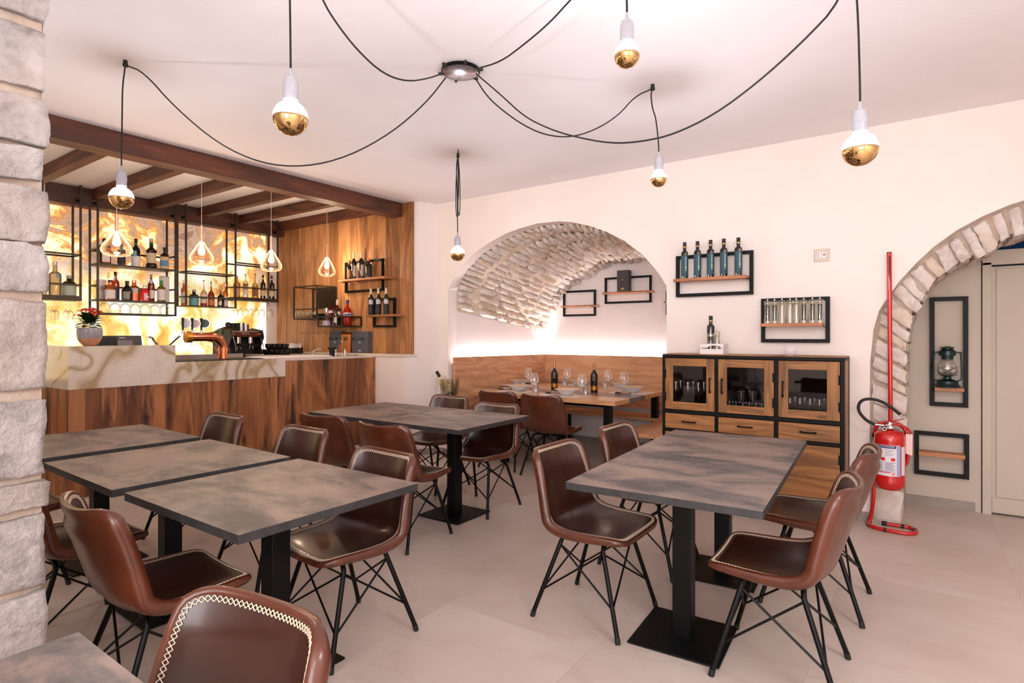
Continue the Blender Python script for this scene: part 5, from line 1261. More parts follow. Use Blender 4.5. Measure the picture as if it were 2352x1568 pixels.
for k, px in enumerate([727, 738]):
    q = atY(px, 725, YP - .12); b = obj('serving_bowl', MB().lathe([(.03, 0), (.035, .01), (.06, .045), (.066, .06), (.06, .058), (.03, .014), (.0001, .012)], 18), cm('dark', (24, 44, 36))); b.location = (q[0], q[1], z0_ + .0065)
    tag(b, ['dark green glass bowl next to the tumblers in the cube rack', 'dark green glass bowl behind the steel corner post'][k], 'bowl', 'dark green bowls')
# low bottle tray
t2 = thing('bottle_tray', 'low bronze steel tray rack holding red aperitif bottles on the oak panel', 'shelf rack', (-5.9, YP, 1.5))
tb0, tb1 = atY(729, 740, Yc0), atY(786, 740, Yc0); zt0, zt1 = atY(760, 749, Yc0)[2], atY(760, 727, Yc0)[2]
cage(t2, tb0[0] + .018, tb1[0], Yc0, Yc1, zt0, zt1)
obj('shelf_board', MB().box(tb0[0] + .02, tb1[0], Yc0, Yc1, zt0 - .003, zt0 + .005), M['bronze'], t2, world=True)
g = 'aperitif bottles in the low tray rack'; zz = zt0 + .006
bottle('red bitter bottle with dark cap behind the frosted clear bottle', ('Y', YP - .08), 758, 689, 17, zz, 'round', cm('liq', (196, 20, 16), .4), BK, [(.5, .6, W_, .8)], g, capf=.1)
bottle('clear flared bottle with silver cap and lilac label, front of the low tray rack', ('Y', YP - .2), 750, 707, 20, zz, 'cone', cm('clr', (240, 226, 224)), SIL, [(.04, .3, cm('matt', (176, 164, 196)), 1.2)], g, capf=.24)
bottle('dark red vermouth bottle with cream cap and white label', ('Y', YP - .08), 775, 688, 17, zz, 'round', cm('liq', (110, 14, 14), .3), IV, [(.42, .55, W_, 1.0)], g, capf=.2)
bottle('black bottle with white triangular label in front of the vermouth', ('Y', YP - .2), 772, 711, 18, zz, 'squat', dk, BK, [(.2, .6, W_, .35, -.2)], g, capf=.15)
bottle('bright orange-red aperitif bottle with blue and white label', ('Y', YP - .12), 798, 688.5, 20, zz, 'round', cm('liq', (232, 52, 16), .45), cm('matt', (40, 60, 110)), [(.38, .5, W_, 1.0), (.4, .46, cm('matt', (40, 60, 130)), .8, 0, 1)], g, capf=.14)

# ------------------------------------------------------------------ things on the end of the bar
ZL, ZW = 1.176, 1.155
def es_box(label, pxl, pxr, ytop):
    Yx = YP - .075; a, b = atY(pxl, ytop, Yx), atY(pxr, ytop, Yx); w_ = b[0] - a[0]; h = a[2] - ZL
    t_ = thing('wine_box', label, 'box', ((a[0] + b[0]) / 2, Yx, ZL), 0, 'grey gift boxes on the bar end')
    obj('carton', MB().box(-w_ / 2, w_ / 2, 0, .072, 0, h), cm('matt', (84, 84, 92)), t_, bev=.002)
    ln = MB()
    def P_(x, y): return Vector(((x - 1350) / 620 * w_ - w_ / 2, -.0012, (1 - (y - 215) / 995) * h))
    s1 = [(1440, 572), (1500, 560), (1514, 530), (1470, 512), (1410, 535), (1382, 590), (1400, 630), (1450, 638), (1540, 612), (1640, 562), (1740, 516), (1790, 516), (1806, 545), (1780, 590), (1730, 622), (1680, 612), (1662, 592)]
    s2 = [(1730, 622), (1800, 604), (1880, 572), (1960, 532)]
    for s_, rr in ((s1, [q * 1.7 for q in [.0015, .003, .0022, .003, .006, .006, .004, .003, .002, .002, .003, .006, .006, .006, .005, .005, .004]]), (s2, [.006, .003, .0025, .0018])):
        ln.tube([P_(x, y) for x, y in s_], rr, 6, flat=.25)
    obj('script_lettering', ln, BK, t_, label='black handwritten es')
    obj('printed_line', MB().box(-.018, .018, -.0012, 0, h * .51, h * .53).box(-.012, .012, -.0012, 0, h * .45, h * .485), cm('matt', (210, 200, 205)), t_)
    obj('printed_emblem', MB().add([(-.035, -.0012, h * .085), (.035, -.0012, h * .085), (.028, -.0012, h * .11), (.012, -.0012, h * .12), (0, -.0012, h * .165), (-.012, -.0012, h * .12), (-.028, -.0012, h * .11)], [(0, 1, 2, 3, 4, 5, 6)]), cm('matt', (210, 200, 205)), t_)
es_box('grey box with black es lettering, left of the copper coloured bag', 756, 782.5, 761)
es_box('grey box with black es lettering, right of the copper coloured bag', 808, 845, 761)
Yx = YP - .07; a, b = atY(779, 763, Yx), atY(806, 763, Yx); w_ = b[0] - a[0]; h = a[2] - ZL
t_ = thing('coffee_bag', 'copper coloured paper bag with a small black label between the grey boxes', 'bag', ((a[0] + b[0]) / 2, Yx, ZL))
obj('paper_bag', MB().add([(-w_ / 2, -.01, 0), (w_ / 2, -.01, 0), (w_ / 2, .055, 0), (-w_ / 2, .055, 0), (-w_ / 2, .002, h * .9), (w_ / 2, .002, h * .9), (w_ / 2, .04, h * .9), (-w_ / 2, .04, h * .9), (-w_ / 2, .018, h), (w_ / 2, .018, h), (w_ / 2, .024, h), (-w_ / 2, .024, h)],
    [(0, 3, 2, 1), (0, 1, 5, 4), (1, 2, 6, 5), (2, 3, 7, 6), (3, 0, 4, 7), (4, 5, 9, 8), (5, 6, 10, 9), (6, 7, 11, 10), (7, 4, 8, 11), (8, 9, 10, 11)]), cm('met', (206, 128, 72)), t_, smooth=False)
obj('black_label', MB().box(-.03 + .012, .03 + .012, -.004, -.0022, h * .6, h * .77), BK, t_)
obj('label_print', MB().box(-.02 + .012, .02 + .012, -.0048, -.0041, h * .665, h * .685).box(.009, .015, -.0048, -.0041, h * .71, h * .74), cm('matt', (214, 190, 150)), t_)
# bar tools
def small(name, label, cat, px, py, mbf, mat, grp=None, z=ZW):
    q = atZ(px, py, z); o = obj(name, mbf, mat); o.location = (q[0], q[1], z); return tag(o, label, cat, grp)
t_ = thing('pestle_cup', 'small black flared cup at the sink end of the worktop', 'cup', atZ(762.5, 817.5, ZW))
obj('cup_body', MB().lathe([(.028, 0), (.03, .06), (.045, .085), (.05, .1), (.044, .098), (.028, .07), (.0001, .02)], 18), M['rubber'], t_)
small('jigger', 'chrome double jigger beside the black cup', 'jigger', 771, 817.5, MB().lathe([(.016, 0), (.018, .002), (.008, .03), (.021, .078), (.019, .078), (.006, .032), (.0001, .031)], 16), M['chrome'])
q = atZ(786, 816, ZW); t_ = thing('bar_spoon', 'twisted chrome bar spoon standing upright in a steel holder', 'spoon', q)
obj('spoon_bowl', MB().ball((0, 0, .165), .017, 12, 8, .8), M['chrome'], t_)
obj('twisted_stem', MB().tube([(.0015 * sin(i * 1.6), .0015 * cos(i * 1.6), .012 + i * .003) for i in range(50)], .0022, 6), M['chrome'], t_)
obj('holder', MB().lathe([(.014, 0), (.014, .018), (.011, .018), (.011, .004)], 12), M['chrome'], t_)
small('pepper_grinder', 'little chrome shaker with pointed top next to the bar spoon', 'shaker', 792.5, 817, MB().lathe([(.012, 0), (.013, .05), (.011, .07), (.004, .083), (.0001, .088)], 14), M['chrome'])
small('ash_tray', 'shallow steel dish in front of the right grey box', 'dish', 811, 817, MB().lathe([(.04, 0), (.045, .002), (.052, .022), (.049, .022), (.042, .006), (.0001, .005)], 22), M['chrome'])
t_ = thing('sink_tap', 'small curved chrome tap over the bar sink', 'tap', atZ(715, 818, ZW))
obj('spout', MB().tube(smooth([Vector((0, 0, 0)), Vector((.02, .0, .05)), Vector((.07, .02, .085)), Vector((.13, .05, .085))], 2), .009, 8), M['chrome'], t_)
obj('collar', MB().lathe([(.022, 0), (.022, .01), (.012, .014)], 14), M['chrome'], t_)
t_ = thing('cup_drainer', 'white slotted drainer tray in front of the stacked black cups', 'tray', atZ(662, 820, ZW))
obj('tray_base', MB().box(-.14, .2, -.42, .42, .0005, .012), M['white'], t_, bev=.003)
mb = MB(); 
for i in range(24): mb.box(-.12, .18, -.40 + i * .034, -.40 + i * .034 + .012, .012, .0165)
obj('slats', mb, M['white'], t_, kind='stuff')
# black espresso cups stacked two high
cup = None; ci = 0
r9 = random.Random(5)
for row in range(2):
    for k in range(5 if row == 0 else 4):
        px = 612 + k * 12.2 + row * 6; zc2 = ZW + .0175 + row * .063; q = atZ(px, 814.5, ZW + .0175); loc_ = (q[0], q[1] + .0, zc2)
        l = 'shiny black espresso cup stacked on the white drainer beside the coffee machine'
        if cup is None:
            cup = thing('espresso_cup', l, 'cup', loc_, .4, 'black espresso cups on the drainer')
            obj('cup_body', MB().lathe([(.0001, .003), (.022, .003), (.022, 0), (.026, 0), (.040, .022), (.045, .062), (.042, .062), (.037, .024), (.0001, .01)], 18), M['rubber'].copy() if False else plain('glossy_black_glaze', (8, 8, 10), .08), cup)
            obj('cup_handle', MB().tube(smooth([Vector((.041, 0, .052)), Vector((.062, 0, .055)), Vector((.066, 0, .028)), Vector((.038, 0, .02))], 2), .005, 8), plain('glossy_black_handle', (8, 8, 10), .08), cup)
        else: dup(cup, loc_, r9.uniform(-.9, .1))
# bowls and holders behind the cups
t_ = thing('bread_basket', 'round dark basket with crumpled white paper behind the black cups', 'basket', (atY(668, 808, 4.53)[0], 4.53, ZW + .0005))
obj('basket_body', MB().lathe([(.07, 0), (.09, .01), (.125, .06), (.13, .075), (.122, .074), (.085, .02), (.0001, .015)], 22), M['rubber'], t_)
mb = MB(); mb.grid(lambda u, v: Vector((.11 * (2 * u - 1), .1 * (2 * v - 1), .075 + .06 * (1 - (2 * u - 1) ** 2) * (1 - (2 * v - 1) ** 2) + .03 * noise.noise((u * 7, v * 7, 3)))), 14, 12)
obj('crumpled_paper', mb, M['white'], t_, smooth=False)
t_ = thing('napkin_box', 'dark box with a stack of paper sachets, left of the paper basket', 'box', (atY(636, 808, 4.60)[0], 4.60, ZW + .0005))
obj('box_body', MB().box(-.09, .09, -.05, .04, 0, .085), M['rubber'], t_, bev=.004)
obj('sachets', MB().box(-.075, .08, -.04, .03, .085, .1), M['ivory'], t_, bev=.004)
t_ = thing('sugar_holder', 'small dark brown holder with upright sachets beside the paper basket', 'holder', (atY(688, 807, 4.62)[0], 4.62, ZW + .0005))
obj('holder_body', MB().box(-.035, .035, -.04, .03, 0, .09), plain('dark_brown_plastic', (40, 20, 14), .3), t_, bev=.004)
obj('sachets', MB().box(-.02, .0, -.02, .01, .09, .135).box(.005, .02, -.02, .01, .09, .13), M['ivory'], t_)

# ------------------------------------------------------------------ copper beer tower
def cX(px, py, X): return Vector(atX(px, py, X))
XT = -5.55
t0 = cX(513, 821, XT); d = depth(t0.x, t0.y); k = d / FPX
t_ = thing('beer_tower', 'polished copper bent-pipe beer tap tower with three round badges', 'beer tap', (t0.x, t0.y, ZW + .0055))
zc_ = cX(470, 773.5, XT).z - (ZW + .0055); rp = 9.5 * k; y0 = cX(428, 773, XT).y - t0.y
cop = plain('polished_copper', (236, 150, 112), .12, 1)
ra = min(.115, zc_ - .07)
pts = [Vector((0, y0 + .03, zc_)), Vector((0, -ra, zc_))] + [Vector((0, -ra + ra * sin(a), zc_ - ra * (1 - cos(a)))) for a in [R(q) for q in range(8, 91, 8)]] + [Vector((0, 0, .04)), Vector((0, 0, 0))]
obj('copper_pipe', MB().tube(pts, rp, 24), cop, t_)
for px_, ln_ in ((428.5, .0), (503, 0)): pass
def flange(c, ax, r, w_, m): obj('flange', MB().tube([Vector(c) - Vector(ax) * w_ / 2, Vector(c) + Vector(ax) * w_ / 2], r, 24), m, t_)
flange((0, y0 + .02, zc_), (0, 1, 0), rp * 1.3, .05, plain('brushed_brass_cap', (214, 150, 60), .3, .9)); flange((0, -ra - .01, zc_), (0, 1, 0), rp * 1.22, .018, cop); flange((0, 0, zc_ - ra - .01), (0, 0, 1), rp * 1.22, .014, cop); flange((0, 0, .008), (0, 0, 1), rp * 1.15, .014, cop)
obj('side_pipe', MB().tube([Vector((0, -rp - .016, 0)), Vector((0, -rp - .016, .06)), Vector((0, -rp - .03, .09)), Vector((0, -rp - .06, zc_ - rp - .01)), Vector((0, -ra - .03, zc_ - rp + .004))], .006, 8), cop, t_)
badge_m = [cm('matt', (214, 204, 210)), cm('matt', (206, 186, 182)), cm('matt', (70, 92, 84))]
for kx, (px, py, hx) in enumerate([(427, 742, 417.5), (448.5, 743, 439), (470, 742.5, 460)]):
    b_ = cX(px, py, XT) - Vector((t0.x, t0.y, ZW + .0055)); hp = cX(hx, 742, XT).y - t0.y
    facing = Vector((-t0.x, -t0.y, 0)).normalized()
    o = obj('badge', MB().tube([b_ - facing * .006, b_ + facing * .006], 10.5 * k, 26), M['chrome'], t_)
    obj('badge_face', MB().tube([b_ + facing * .0062, b_ + facing * .008], 9.3 * k, 26), badge_m[kx], o)
    obj('badge_stem', MB().tube([b_ - Vector((0, 0, .05)), Vector((0, b_.y, zc_ + rp))], .0045, 8), M['chrome'], t_)
    obj('tap_handle', MB().tube([Vector((.02, hp, zc_ + rp + .02)), Vector((.02, hp, zc_ + rp + .045)), Vector((.02, hp, zc_ + rp + .09)), Vector((.02, hp, zc_ + rp + .135))], [.007, .009, .009, .013], 10), M['rubber'], t_)
    obj('tap_valve', MB().tube([Vector((.02, hp, zc_ + rp - .01)), Vector((.02, hp, zc_ + rp + .022))], .012, 10), M['chrome'], t_)
    if kx: obj('spout', MB().tube([Vector((.02, hp, zc_ - rp)), Vector((.02, hp, zc_ - rp - .035))], .006, 8), M['chrome'], t_)

# ------------------------------------------------------------------ espresso machine and grinder
XM = -6.92
def mY(px, X=XM): return atX(px, 780, X)[1]
def mZ(px, py, X=XM): return atX(px, py, X)[2]
ma, mbb = mY(531), mY(606); ctr_ = ((ma + mbb) / 2)
t_ = thing('espresso_machine', 'two-group black and chrome espresso machine on the back counter', 'coffee machine', (XM - .22, ctr_, .93))
def mb_(n, m, *b, **k_): return obj(n, MB().box(*b), m, t_, world=True, **k_)
zt1_, zp = mZ(570, 762), mZ(570, 774)
brown = plain('bronze_mirror_panel', (120, 78, 62), .2, .8)
mb_('body', M['rubber'], XM - .42, XM - .16, ma + .02, mbb - .02, .93, zt1_ - .01, bev=.01)
mb_('upper_front', brown, XM - .17, XM - .02, ma + .01, mbb - .03, zp, zt1_, bev=.012, label='bronze mirrored front panel')
mb_('drip_grid', M['rubber'], XM - .17, XM + .02, ma + .02, mbb - .02, .93, .93 + .2, bev=.008)
mb_('cup_rail', M['chrome'], XM - .42, XM - .03, ma + .01, mbb - .03, zt1_, zt1_ + .012)
for y in (ma, mbb - .02):
    obj('side_panel', MB().prism([(XM - .44, .94), (XM + .0, .94), (XM + .02, 1.1), (XM - .06, 1.25), (XM + .01, zp), (XM - .02, zt1_ + .02), (XM - .25, zt1_ + .05), (XM - .44, zt1_)], 'y', y, y + .02), M['rubber'], t_, world=True)
for f in (.3, .68):
    yc = ma + (mbb - ma) * f
    gz = zp - .02
    obj('group_head', MB().tube([(XM - .08, yc, gz - .06), (XM - .08, yc, gz + .03)], .035, 16), M['chrome'], t_, world=True)
    obj('portafilter', MB().tube([(XM - .05, yc, gz - .07), (XM + .05, yc + .03, gz - .09)], [.02, .013], 10), M['rubber'], t_, world=True)
    for s in (-.025, .025): obj('spout', MB().tube([(XM - .06, yc + s, gz - .13), (XM - .06, yc + s * .4, gz - .07)], .006, 6), M['chrome'], t_, world=True)
for f in (.06, .9): obj('steam_wand', MB().tube([(XM, ma + (mbb - ma) * f, zp), (XM + .03, ma + (mbb - ma) * f + .01, zp - .08), (XM + .03, ma + (mbb - ma) * f + .02, zp - .17)], .0055, 6), M['chrome'], t_, world=True)
for f in (.08, .38, .46, .54, .84, .92): obj('button', MB().tube([(XM - .021, ma + (mbb - ma) * f, zt1_ - .025), (XM - .012, ma + (mbb - ma) * f, zt1_ - .025)], .010, 10), M['chrome'], t_, world=True)
for f, r_, h_, m_ in ((.18, .035, .06, M['rubber']), (.3, .035, .1, M['rubber']), (.44, .035, .1, M['rubber'])):
    q = (XM - .2, ma + (mbb - ma) * f, zt1_ + .012); o = obj('stacked_cup', MB().lathe([(.024, 0), (r_, .03), (r_ * 1.05, .05), (r_ * .75, .052), (r_ * .98, .08), (r_ * 1.0, h_)], 14), m_); o.location = q
    tag(o, 'black cups stacked upside down on top of the espresso machine', 'cup', 'cups on the espresso machine')
for f, r_, h_, l in ((.56, .042, .105, 'taller steel milk jug on top of the espresso machine'), (.70, .04, .085, 'shorter steel milk jug on top of the espresso machine')):
    o = obj('milk_jug', MB().lathe([(r_, 0), (r_ * 1.02, .01), (r_ * .95, h_), (r_ * .9, h_), (r_ * .95, .01), (.0001, .008)], 18), M['steel']); o.location = (XM - .2, ma + (mbb - ma) * f, zt1_ + .012); tag(o, l, 'jug', 'milk jugs')
gy = mY(524, -7.15); t_ = thing('coffee_grinder', 'coffee grinder with round smoky bean hopper behind the copper tap', 'grinder', (-7.15, gy, .93))
gz = atX(524, 765, -7.15)[2] - .93
obj('grinder_body', MB().box(-.09, .09, -.08, .08, 0, gz - .1), M['rubber'], t_, bev=.015)
obj('bean_hopper', MB().lathe([(.05, gz - .1), (.105, gz), (.10, gz + .05), (.06, gz + .08), (.0001, gz + .085)], 22), cm('liq', (120, 104, 60), .5), t_)
obj('hopper_lid', MB().ball((0, 0, gz + .105), .035, 14, 8), M['rubber'], t_)

# ------------------------------------------------------------------ till, bar sink tap, potted plant
t_ = thing('till_screen', 'dark point-of-sale touch screen behind the raised onyx counter', 'screen', (-6.0, 2.1, ZW))
XS = -6.05; s0, s1 = cX(243, 769, XS), cX(326, 769, XS); zb_ = 1.16; zt_ = s0.z
def ts(n, m, y0, y1, z0_, z1_, x0=0, x1=.03, **k_): return obj(n, MB().add([(XS + x1 + (z0_ - zb_) * -.25, y0, z0_), (XS + x1 + (z0_ - zb_) * -.25, y1, z0_), (XS + x1 - (z1_ - zb_) * .25, y1, z1_), (XS + x1 - (z1_ - zb_) * .25, y0, z1_), (XS + x0 - (z0_ - zb_) * .25, y0, z0_), (XS + x0 - (z0_ - zb_) * .25, y1, z0_), (XS + x0 - (z1_ - zb_) * .25, y1, z1_), (XS + x0 - (z1_ - zb_) * .25, y0, z1_)],
    [(0, 1, 2, 3), (4, 7, 6, 5), (0, 4, 5, 1), (1, 5, 6, 2), (2, 6, 7, 3), (3, 7, 4, 0)]), m, t_, world=True, smooth=False, **k_)
ya_, yb_ = cX(251, 780, XS).y, cX(327, 780, XS).y
ts('casing', plain('dark_grey_plastic', (52, 48, 50), .45), ya_, yb_, zb_, zt_ - .006)
ts('display', plain('unlit_display', (120, 112, 116), .2), ya_ + .05, yb_ - .08, zb_ + .03, zt_ - .05, .031, .0325)
ts('badge', M['chrome'], (ya_ + yb_) / 2 - .05, (ya_ + yb_) / 2, zt_ - .03, zt_ - .022, .031, .0325)
obj('stand', MB().box(XS - .05, XS + .03, (ya_ + yb_) / 2 - .08, (ya_ + yb_) / 2 + .08, ZW, ZW + .03), M['rubber'], t_, world=True)
t_ = thing('receipt_printer', 'black receipt printer between the plant pot and the till screen', 'printer', (-5.9, cX(243, 785, -5.9).y, ZW))
hp = cX(240, 771, -5.9).z - ZW
obj('printer_body', MB().box(-.07, .07, -.09, .07, 0, hp), M['rubber'], t_, bev=.01)
obj('printer_slot', MB().box(.0705, .072, -.06, .05, hp * .55, hp * .6), M['chrome'], t_)
t_ = thing('kitchen_tap', 'chrome swan-neck tap rising behind the counter step', 'tap', (-6.2, cX(355, 790, -6.2).y, ZW))
q0 = cX(341, 774, -6.2) - Vector(t_.location); q1 = cX(366, 795, -6.2) - Vector(t_.location)
obj('spout', MB().tube(smooth([q0 + Vector((0, 0, -.015)), q0, q0 + Vector((0, .03, .004)), (q0 + q1) / 2 + Vector((0, 0, .008)), q1, Vector((0, q1.y + .02, 0))], 2), .011, 8), M['chrome'], t_)
obj('base_collar', MB().lathe([(.02, 0), (.02, .015), (.012, .02)], 12), M['chrome'], t_)
t_ = thing('steel_bar_tool', 'long dark steel rod leaning behind the counter step', 'tool', (-6.2, cX(381, 800, -6.2).y, ZW))
a_ = cX(381, 791, -6.2) - Vector(t_.location); b_ = cX(410, 774, -6.2) - Vector(t_.location)
obj('rod', MB().tube([Vector((0, a_.y - .11, 0)), b_], .008, 8), M['rubber'], t_)
obj('rod_tip', MB().tube([b_, b_ + (b_ - a_).normalized() * .02], .011, 8), M['chrome'], t_)

XPL = -5.48; p0 = cX(206, 792.5, XPL); d = depth(p0.x, p0.y); k = d / FPX
t_ = thing('potted_kalanchoe', 'red flowering plant in a grey glazed pot with bare clay foot', 'potted plant', (p0.x, p0.y, 1.3075))
zh = lambda py: HC - (py - HZ) * k - 1.3075
rp = 25 * k
prof = [(rp * .5, 0), (rp * .62, .004), (rp * .85, zh(778)), (rp * .96, zh(768)), (rp, zh(758)), (rp * .97, zh(751)), (rp * .9, zh(751)), (rp * .88, zh(757)), (.0001, zh(757))]
def cutp(z0_, z1_):
    return [(r_, z) for r_, z in prof if z0_ - 1e-6 <= z <= z1_ + 1e-6]
obj('clay_foot', MB().lathe([(k * 10, 0), (k * 12, .003), (k * 16, zh(789)), (k * 20, zh(784)), (k * 23, zh(777)), (.0001, zh(777))], 30), varied('bare_clay', (176, 124, 92), (196, 146, 112), 20, .8), t_)
obj('glazed_pot', MB().lathe([(k * 23.05, zh(777)), (k * 24.6, zh(769)), (k * 25, zh(762)), (k * 24.4, zh(754)), (k * 23.6, zh(752)), (k * 22.5, zh(752.5)), (k * 22, zh(757))], 30), plain('grey_glaze', (150, 146, 150), .18), t_)
obj('soil', MB().lathe([(.0001, zh(755)), (rp * .9, zh(756))], 20), plain('dark_soil', (40, 28, 22), .9), t_)
def leaf(mb, base, dirv, L_, W_l, curl):
    dirv = Vector(dirv).normalized(); side = dirv.cross(Vector((0, 0, 1))).normalized(); n_ = side.cross(dirv)
    def fn(u, v):
        wv = W_l * (sin(pi * min(1, v * .92 + .04)) ** .7) * (1 + .12 * sin(v * 20)) ; x = (u * 2 - 1)
        return Vector(base) + dirv * L_ * v + side * wv * x + n_ * (curl * v * v * -L_ + .12 * W_l * x * x)
    mb.grid(fn, 4, 6)
lr = random.Random(8); gm = varied('plant_leaf', (24, 48, 16), (48, 84, 30), 8, .4)
for i in range(58):
    a = i * 2.4; f = (i + .5) / 58; el = -.1 + 1.25 * f; rr_ = .075 * cos(el * .9) * (.55 + .45 * lr.random()); mb = MB()
    b0 = (rr_ * .55 * cos(a), rr_ * .62 * sin(a), zh(751) + (zh(729) - zh(751)) * (f ** .8) * (.85 + .2 * lr.random()))
    leaf(mb, b0, (cos(a) * cos(el), sin(a) * cos(el), sin(el) + .15), .05 + .028 * lr.random(), .021 + .009 * lr.random(), .35); obj('leaf', mb, gm, t_, ang=180)
rm = varied('red_petals', (196, 44, 26), (222, 80, 50), 30, .5)
for i in range(11):
    a = i * 2.1; rr = .012 + .085 * (i / 11); top = Vector((rr * cos(a) * .8, rr * sin(a) * 1.1, zh(719) + .014 * lr.random() - .25 * rr + .02 * sin(i * 1.3)))
    obj('flower_stem', MB().tube([(top.x * .3, top.y * .3, zh(745)), top], .0025, 5), gm, t_)
    mb = MB()
    for j in range(9):
        th1, ph1 = lr.uniform(0, 2 * pi), lr.uniform(0, 1.2); nd = Vector((sin(ph1) * cos(th1), sin(ph1) * sin(th1), cos(ph1)))
        c_ = top + Vector((nd.x * .03, nd.y * .03, nd.z * .022)); e1 = nd.orthogonal().normalized(); e2 = nd.cross(e1)
        for q_ in range(4):
            b_ = q_ * pi / 2 + j; dv = e1 * cos(b_) + e2 * sin(b_); sd = nd.cross(dv)
            mb.add([c_, c_ + dv * .007 + sd * .0055 + nd * .002, c_ + dv * .015 + nd * .004, c_ + dv * .007 - sd * .0055 + nd * .002], [(0, 1, 2, 3)])
    obj('flower_head', mb, rm, t_, smooth=False)
# ------------------------------------------------------------------ table laid for dinner in the niche
def T_(px, py, z=ZTB): return atZ(px, py, z)
bp_ = [(1194, 884.5, 54, 'back left'), (1192, 898, 58, 'front left'), (1331, 885, 50, 'back middle'), (1302, 907.5, 64, 'front middle'), (1428, 891.5, 56, 'back right'), (1453, 901.5, 62, 'front right')]
proto = None
placed = []
for px, py, w_, l in bp_:
    q = T_(px, py); d = depth(q[0], q[1]); r = .132
    q = (q[0], q[1], ZTB + .0035); placed.append(q)
    lab = 'wide-rimmed cream and white pasta bowl at the %s place of the laid table' % l
    if proto is None:
        proto = thing('pasta_bowl', lab, 'bowl', q, 0, 'pasta bowls on the laid table')
        obj('bowl_body', MB().lathe([(.045, 0), (.05, .002), (.075, .02), (.1, .045), (r, .062), (r, .065), (.1, .05)], 32), M['porc'], proto, ang=60)
        obj('glazed_inside', MB().lathe([(r * .985, .0655), (.1, .051), (.07, .026), (.045, .014), (.0001, .012)], 32), plain('warm_cream_glaze', (214, 176, 126), .3), proto, ang=60, label='warm cream glazed inside')
    else: dup(proto, q, 0, lab)
    # place mat under each bowl
    m = obj('place_mat', MB().box(-.21, .21, -.16, .16, 0, .003), plain('pale_paper_mat_%s' % l.replace(' ', '_'), (226, 214, 204), .35)); m.location = (q[0], q[1], ZTB + .0002)
    tag(m, 'pale paper place mat under the %s pasta bowl' % l, 'place mat', 'place mats on the laid table')
wg = None
bg = [(.034, 0), (.033, .002), (.01, .006), (.0042, .012), (.0036, .05), (.0045, .085), (.012, .092), (.034, .105), (.052, .122), (.0545, .135), (.052, .143), (.050, .15), (.049, .16), (.042, .185), (.033, .212)]
for (px, py), l in zip([(1213.4, 886), (1227, 903), (1303, 885.5), (1336.4, 908), (1397, 891), (1434, 898)],
        ['balloon wine glass at the back left place, behind another glass', 'balloon wine glass at the front left place of the laid table', 'balloon wine glass right of the left wine bottle, near the bench', 'balloon wine glass between the two wine bottles, nearest the viewer', 'balloon wine glass right of the right wine bottle', 'balloon wine glass farthest right on the laid table']):
    q = T_(px, py); q = (q[0], q[1], ZTB + .0005)
    if wg is None:
        wg = glass_obj('balloon_wine_glass', l, bg, glass('wine_glass', (255, 255, 255), .5, .75, .02, (250, 244, 244)), q, 'wine glass', 'balloon wine glasses on the laid table', 28)
        obj('rim', MB().tube([(.0332 * cos(a * pi / 14), .0332 * sin(a * pi / 14), .2125) for a in range(28)], .0011, 5, closed=True), M['porc'], wg)
    else: dup(wg, q, 0, l)
tg = None
for (px, py), l in zip([(1199.5, 889), (1230.7, 902.5), (1297, 885.5), (1345, 907.5), (1389.6, 889.5), (1447, 898.5)], ['back left', 'front left', 'back middle', 'front middle', 'back right', 'front right']):
    q = T_(px, py); q = (q[0], q[1], ZTB + .0005); lab = 'clear straight water tumbler at the %s place of the laid table' % l
    if tg is None: tg = glass_obj('water_tumbler', lab, [(.036, 0), (.037, .004), (.038, .09), (.0365, .09), (.0355, .01)], glass('tumbler_glass', (252, 252, 252), .3, .85, .02, (240, 236, 236)), q, 'drinking glass', 'water tumblers on the laid table', 22)
    else: dup(tg, q, 0, lab)
for (px, py, yt, w_), l in zip([(1273.6, 893.5, 831, 16.5), (1364.6, 900.5, 834, 17)], ['left', 'right']):
    q = T_(px, py)
    bottle('%s black wine bottle with gold foil and round emblem on the laid table' % l, ('Y', q[1]), px, yt, w_, ZTB + .0005, 'wine', dk, GOLD, [(.08, .22, cm('met', (190, 130, 60)), 1.0, .1), (.40, .55, cm('matt', (90, 76, 66)), .42, -.1, 0)], 'two wine bottles on the laid table', name='wine_bottle', capf=.22, seg=22)
nr = [(1163, 896, 0.1), (1273.6, 905, .05), (1434, 905.5, 0), (1225, 883, .2), (1340, 885.5, .2), (1458, 885.5, 0)]
nl = ['rolled beige napkin on black cover beside the front left bowl', 'rolled beige napkin left of the front middle bowl', 'long rolled beige napkin at the front right corner of the laid table', 'rolled napkin on black cover at the back left place', 'dark rolled napkin at the back middle place', 'rolled light napkin at the back right place']
for k, ((px, py, a), l) in enumerate(zip(nr, nl)):
    q = T_(px, py); t_ = thing('rolled_napkin', l, 'napkin', (q[0], q[1], ZTB + .004), a, 'rolled napkins on the laid table')
    obj('napkin_roll', MB().tube([(-.035, 0, .017), (.0, 0, .018), (.07, 0, .017)], .017, 12, flat=.8), cm('matt', (166, 142, 120)), t_)
    obj('napkin_cover', MB().box(-.1, -.035, -.024, .024, .001, .018), cm('matt', (40, 36, 36)), t_, bev=.006)
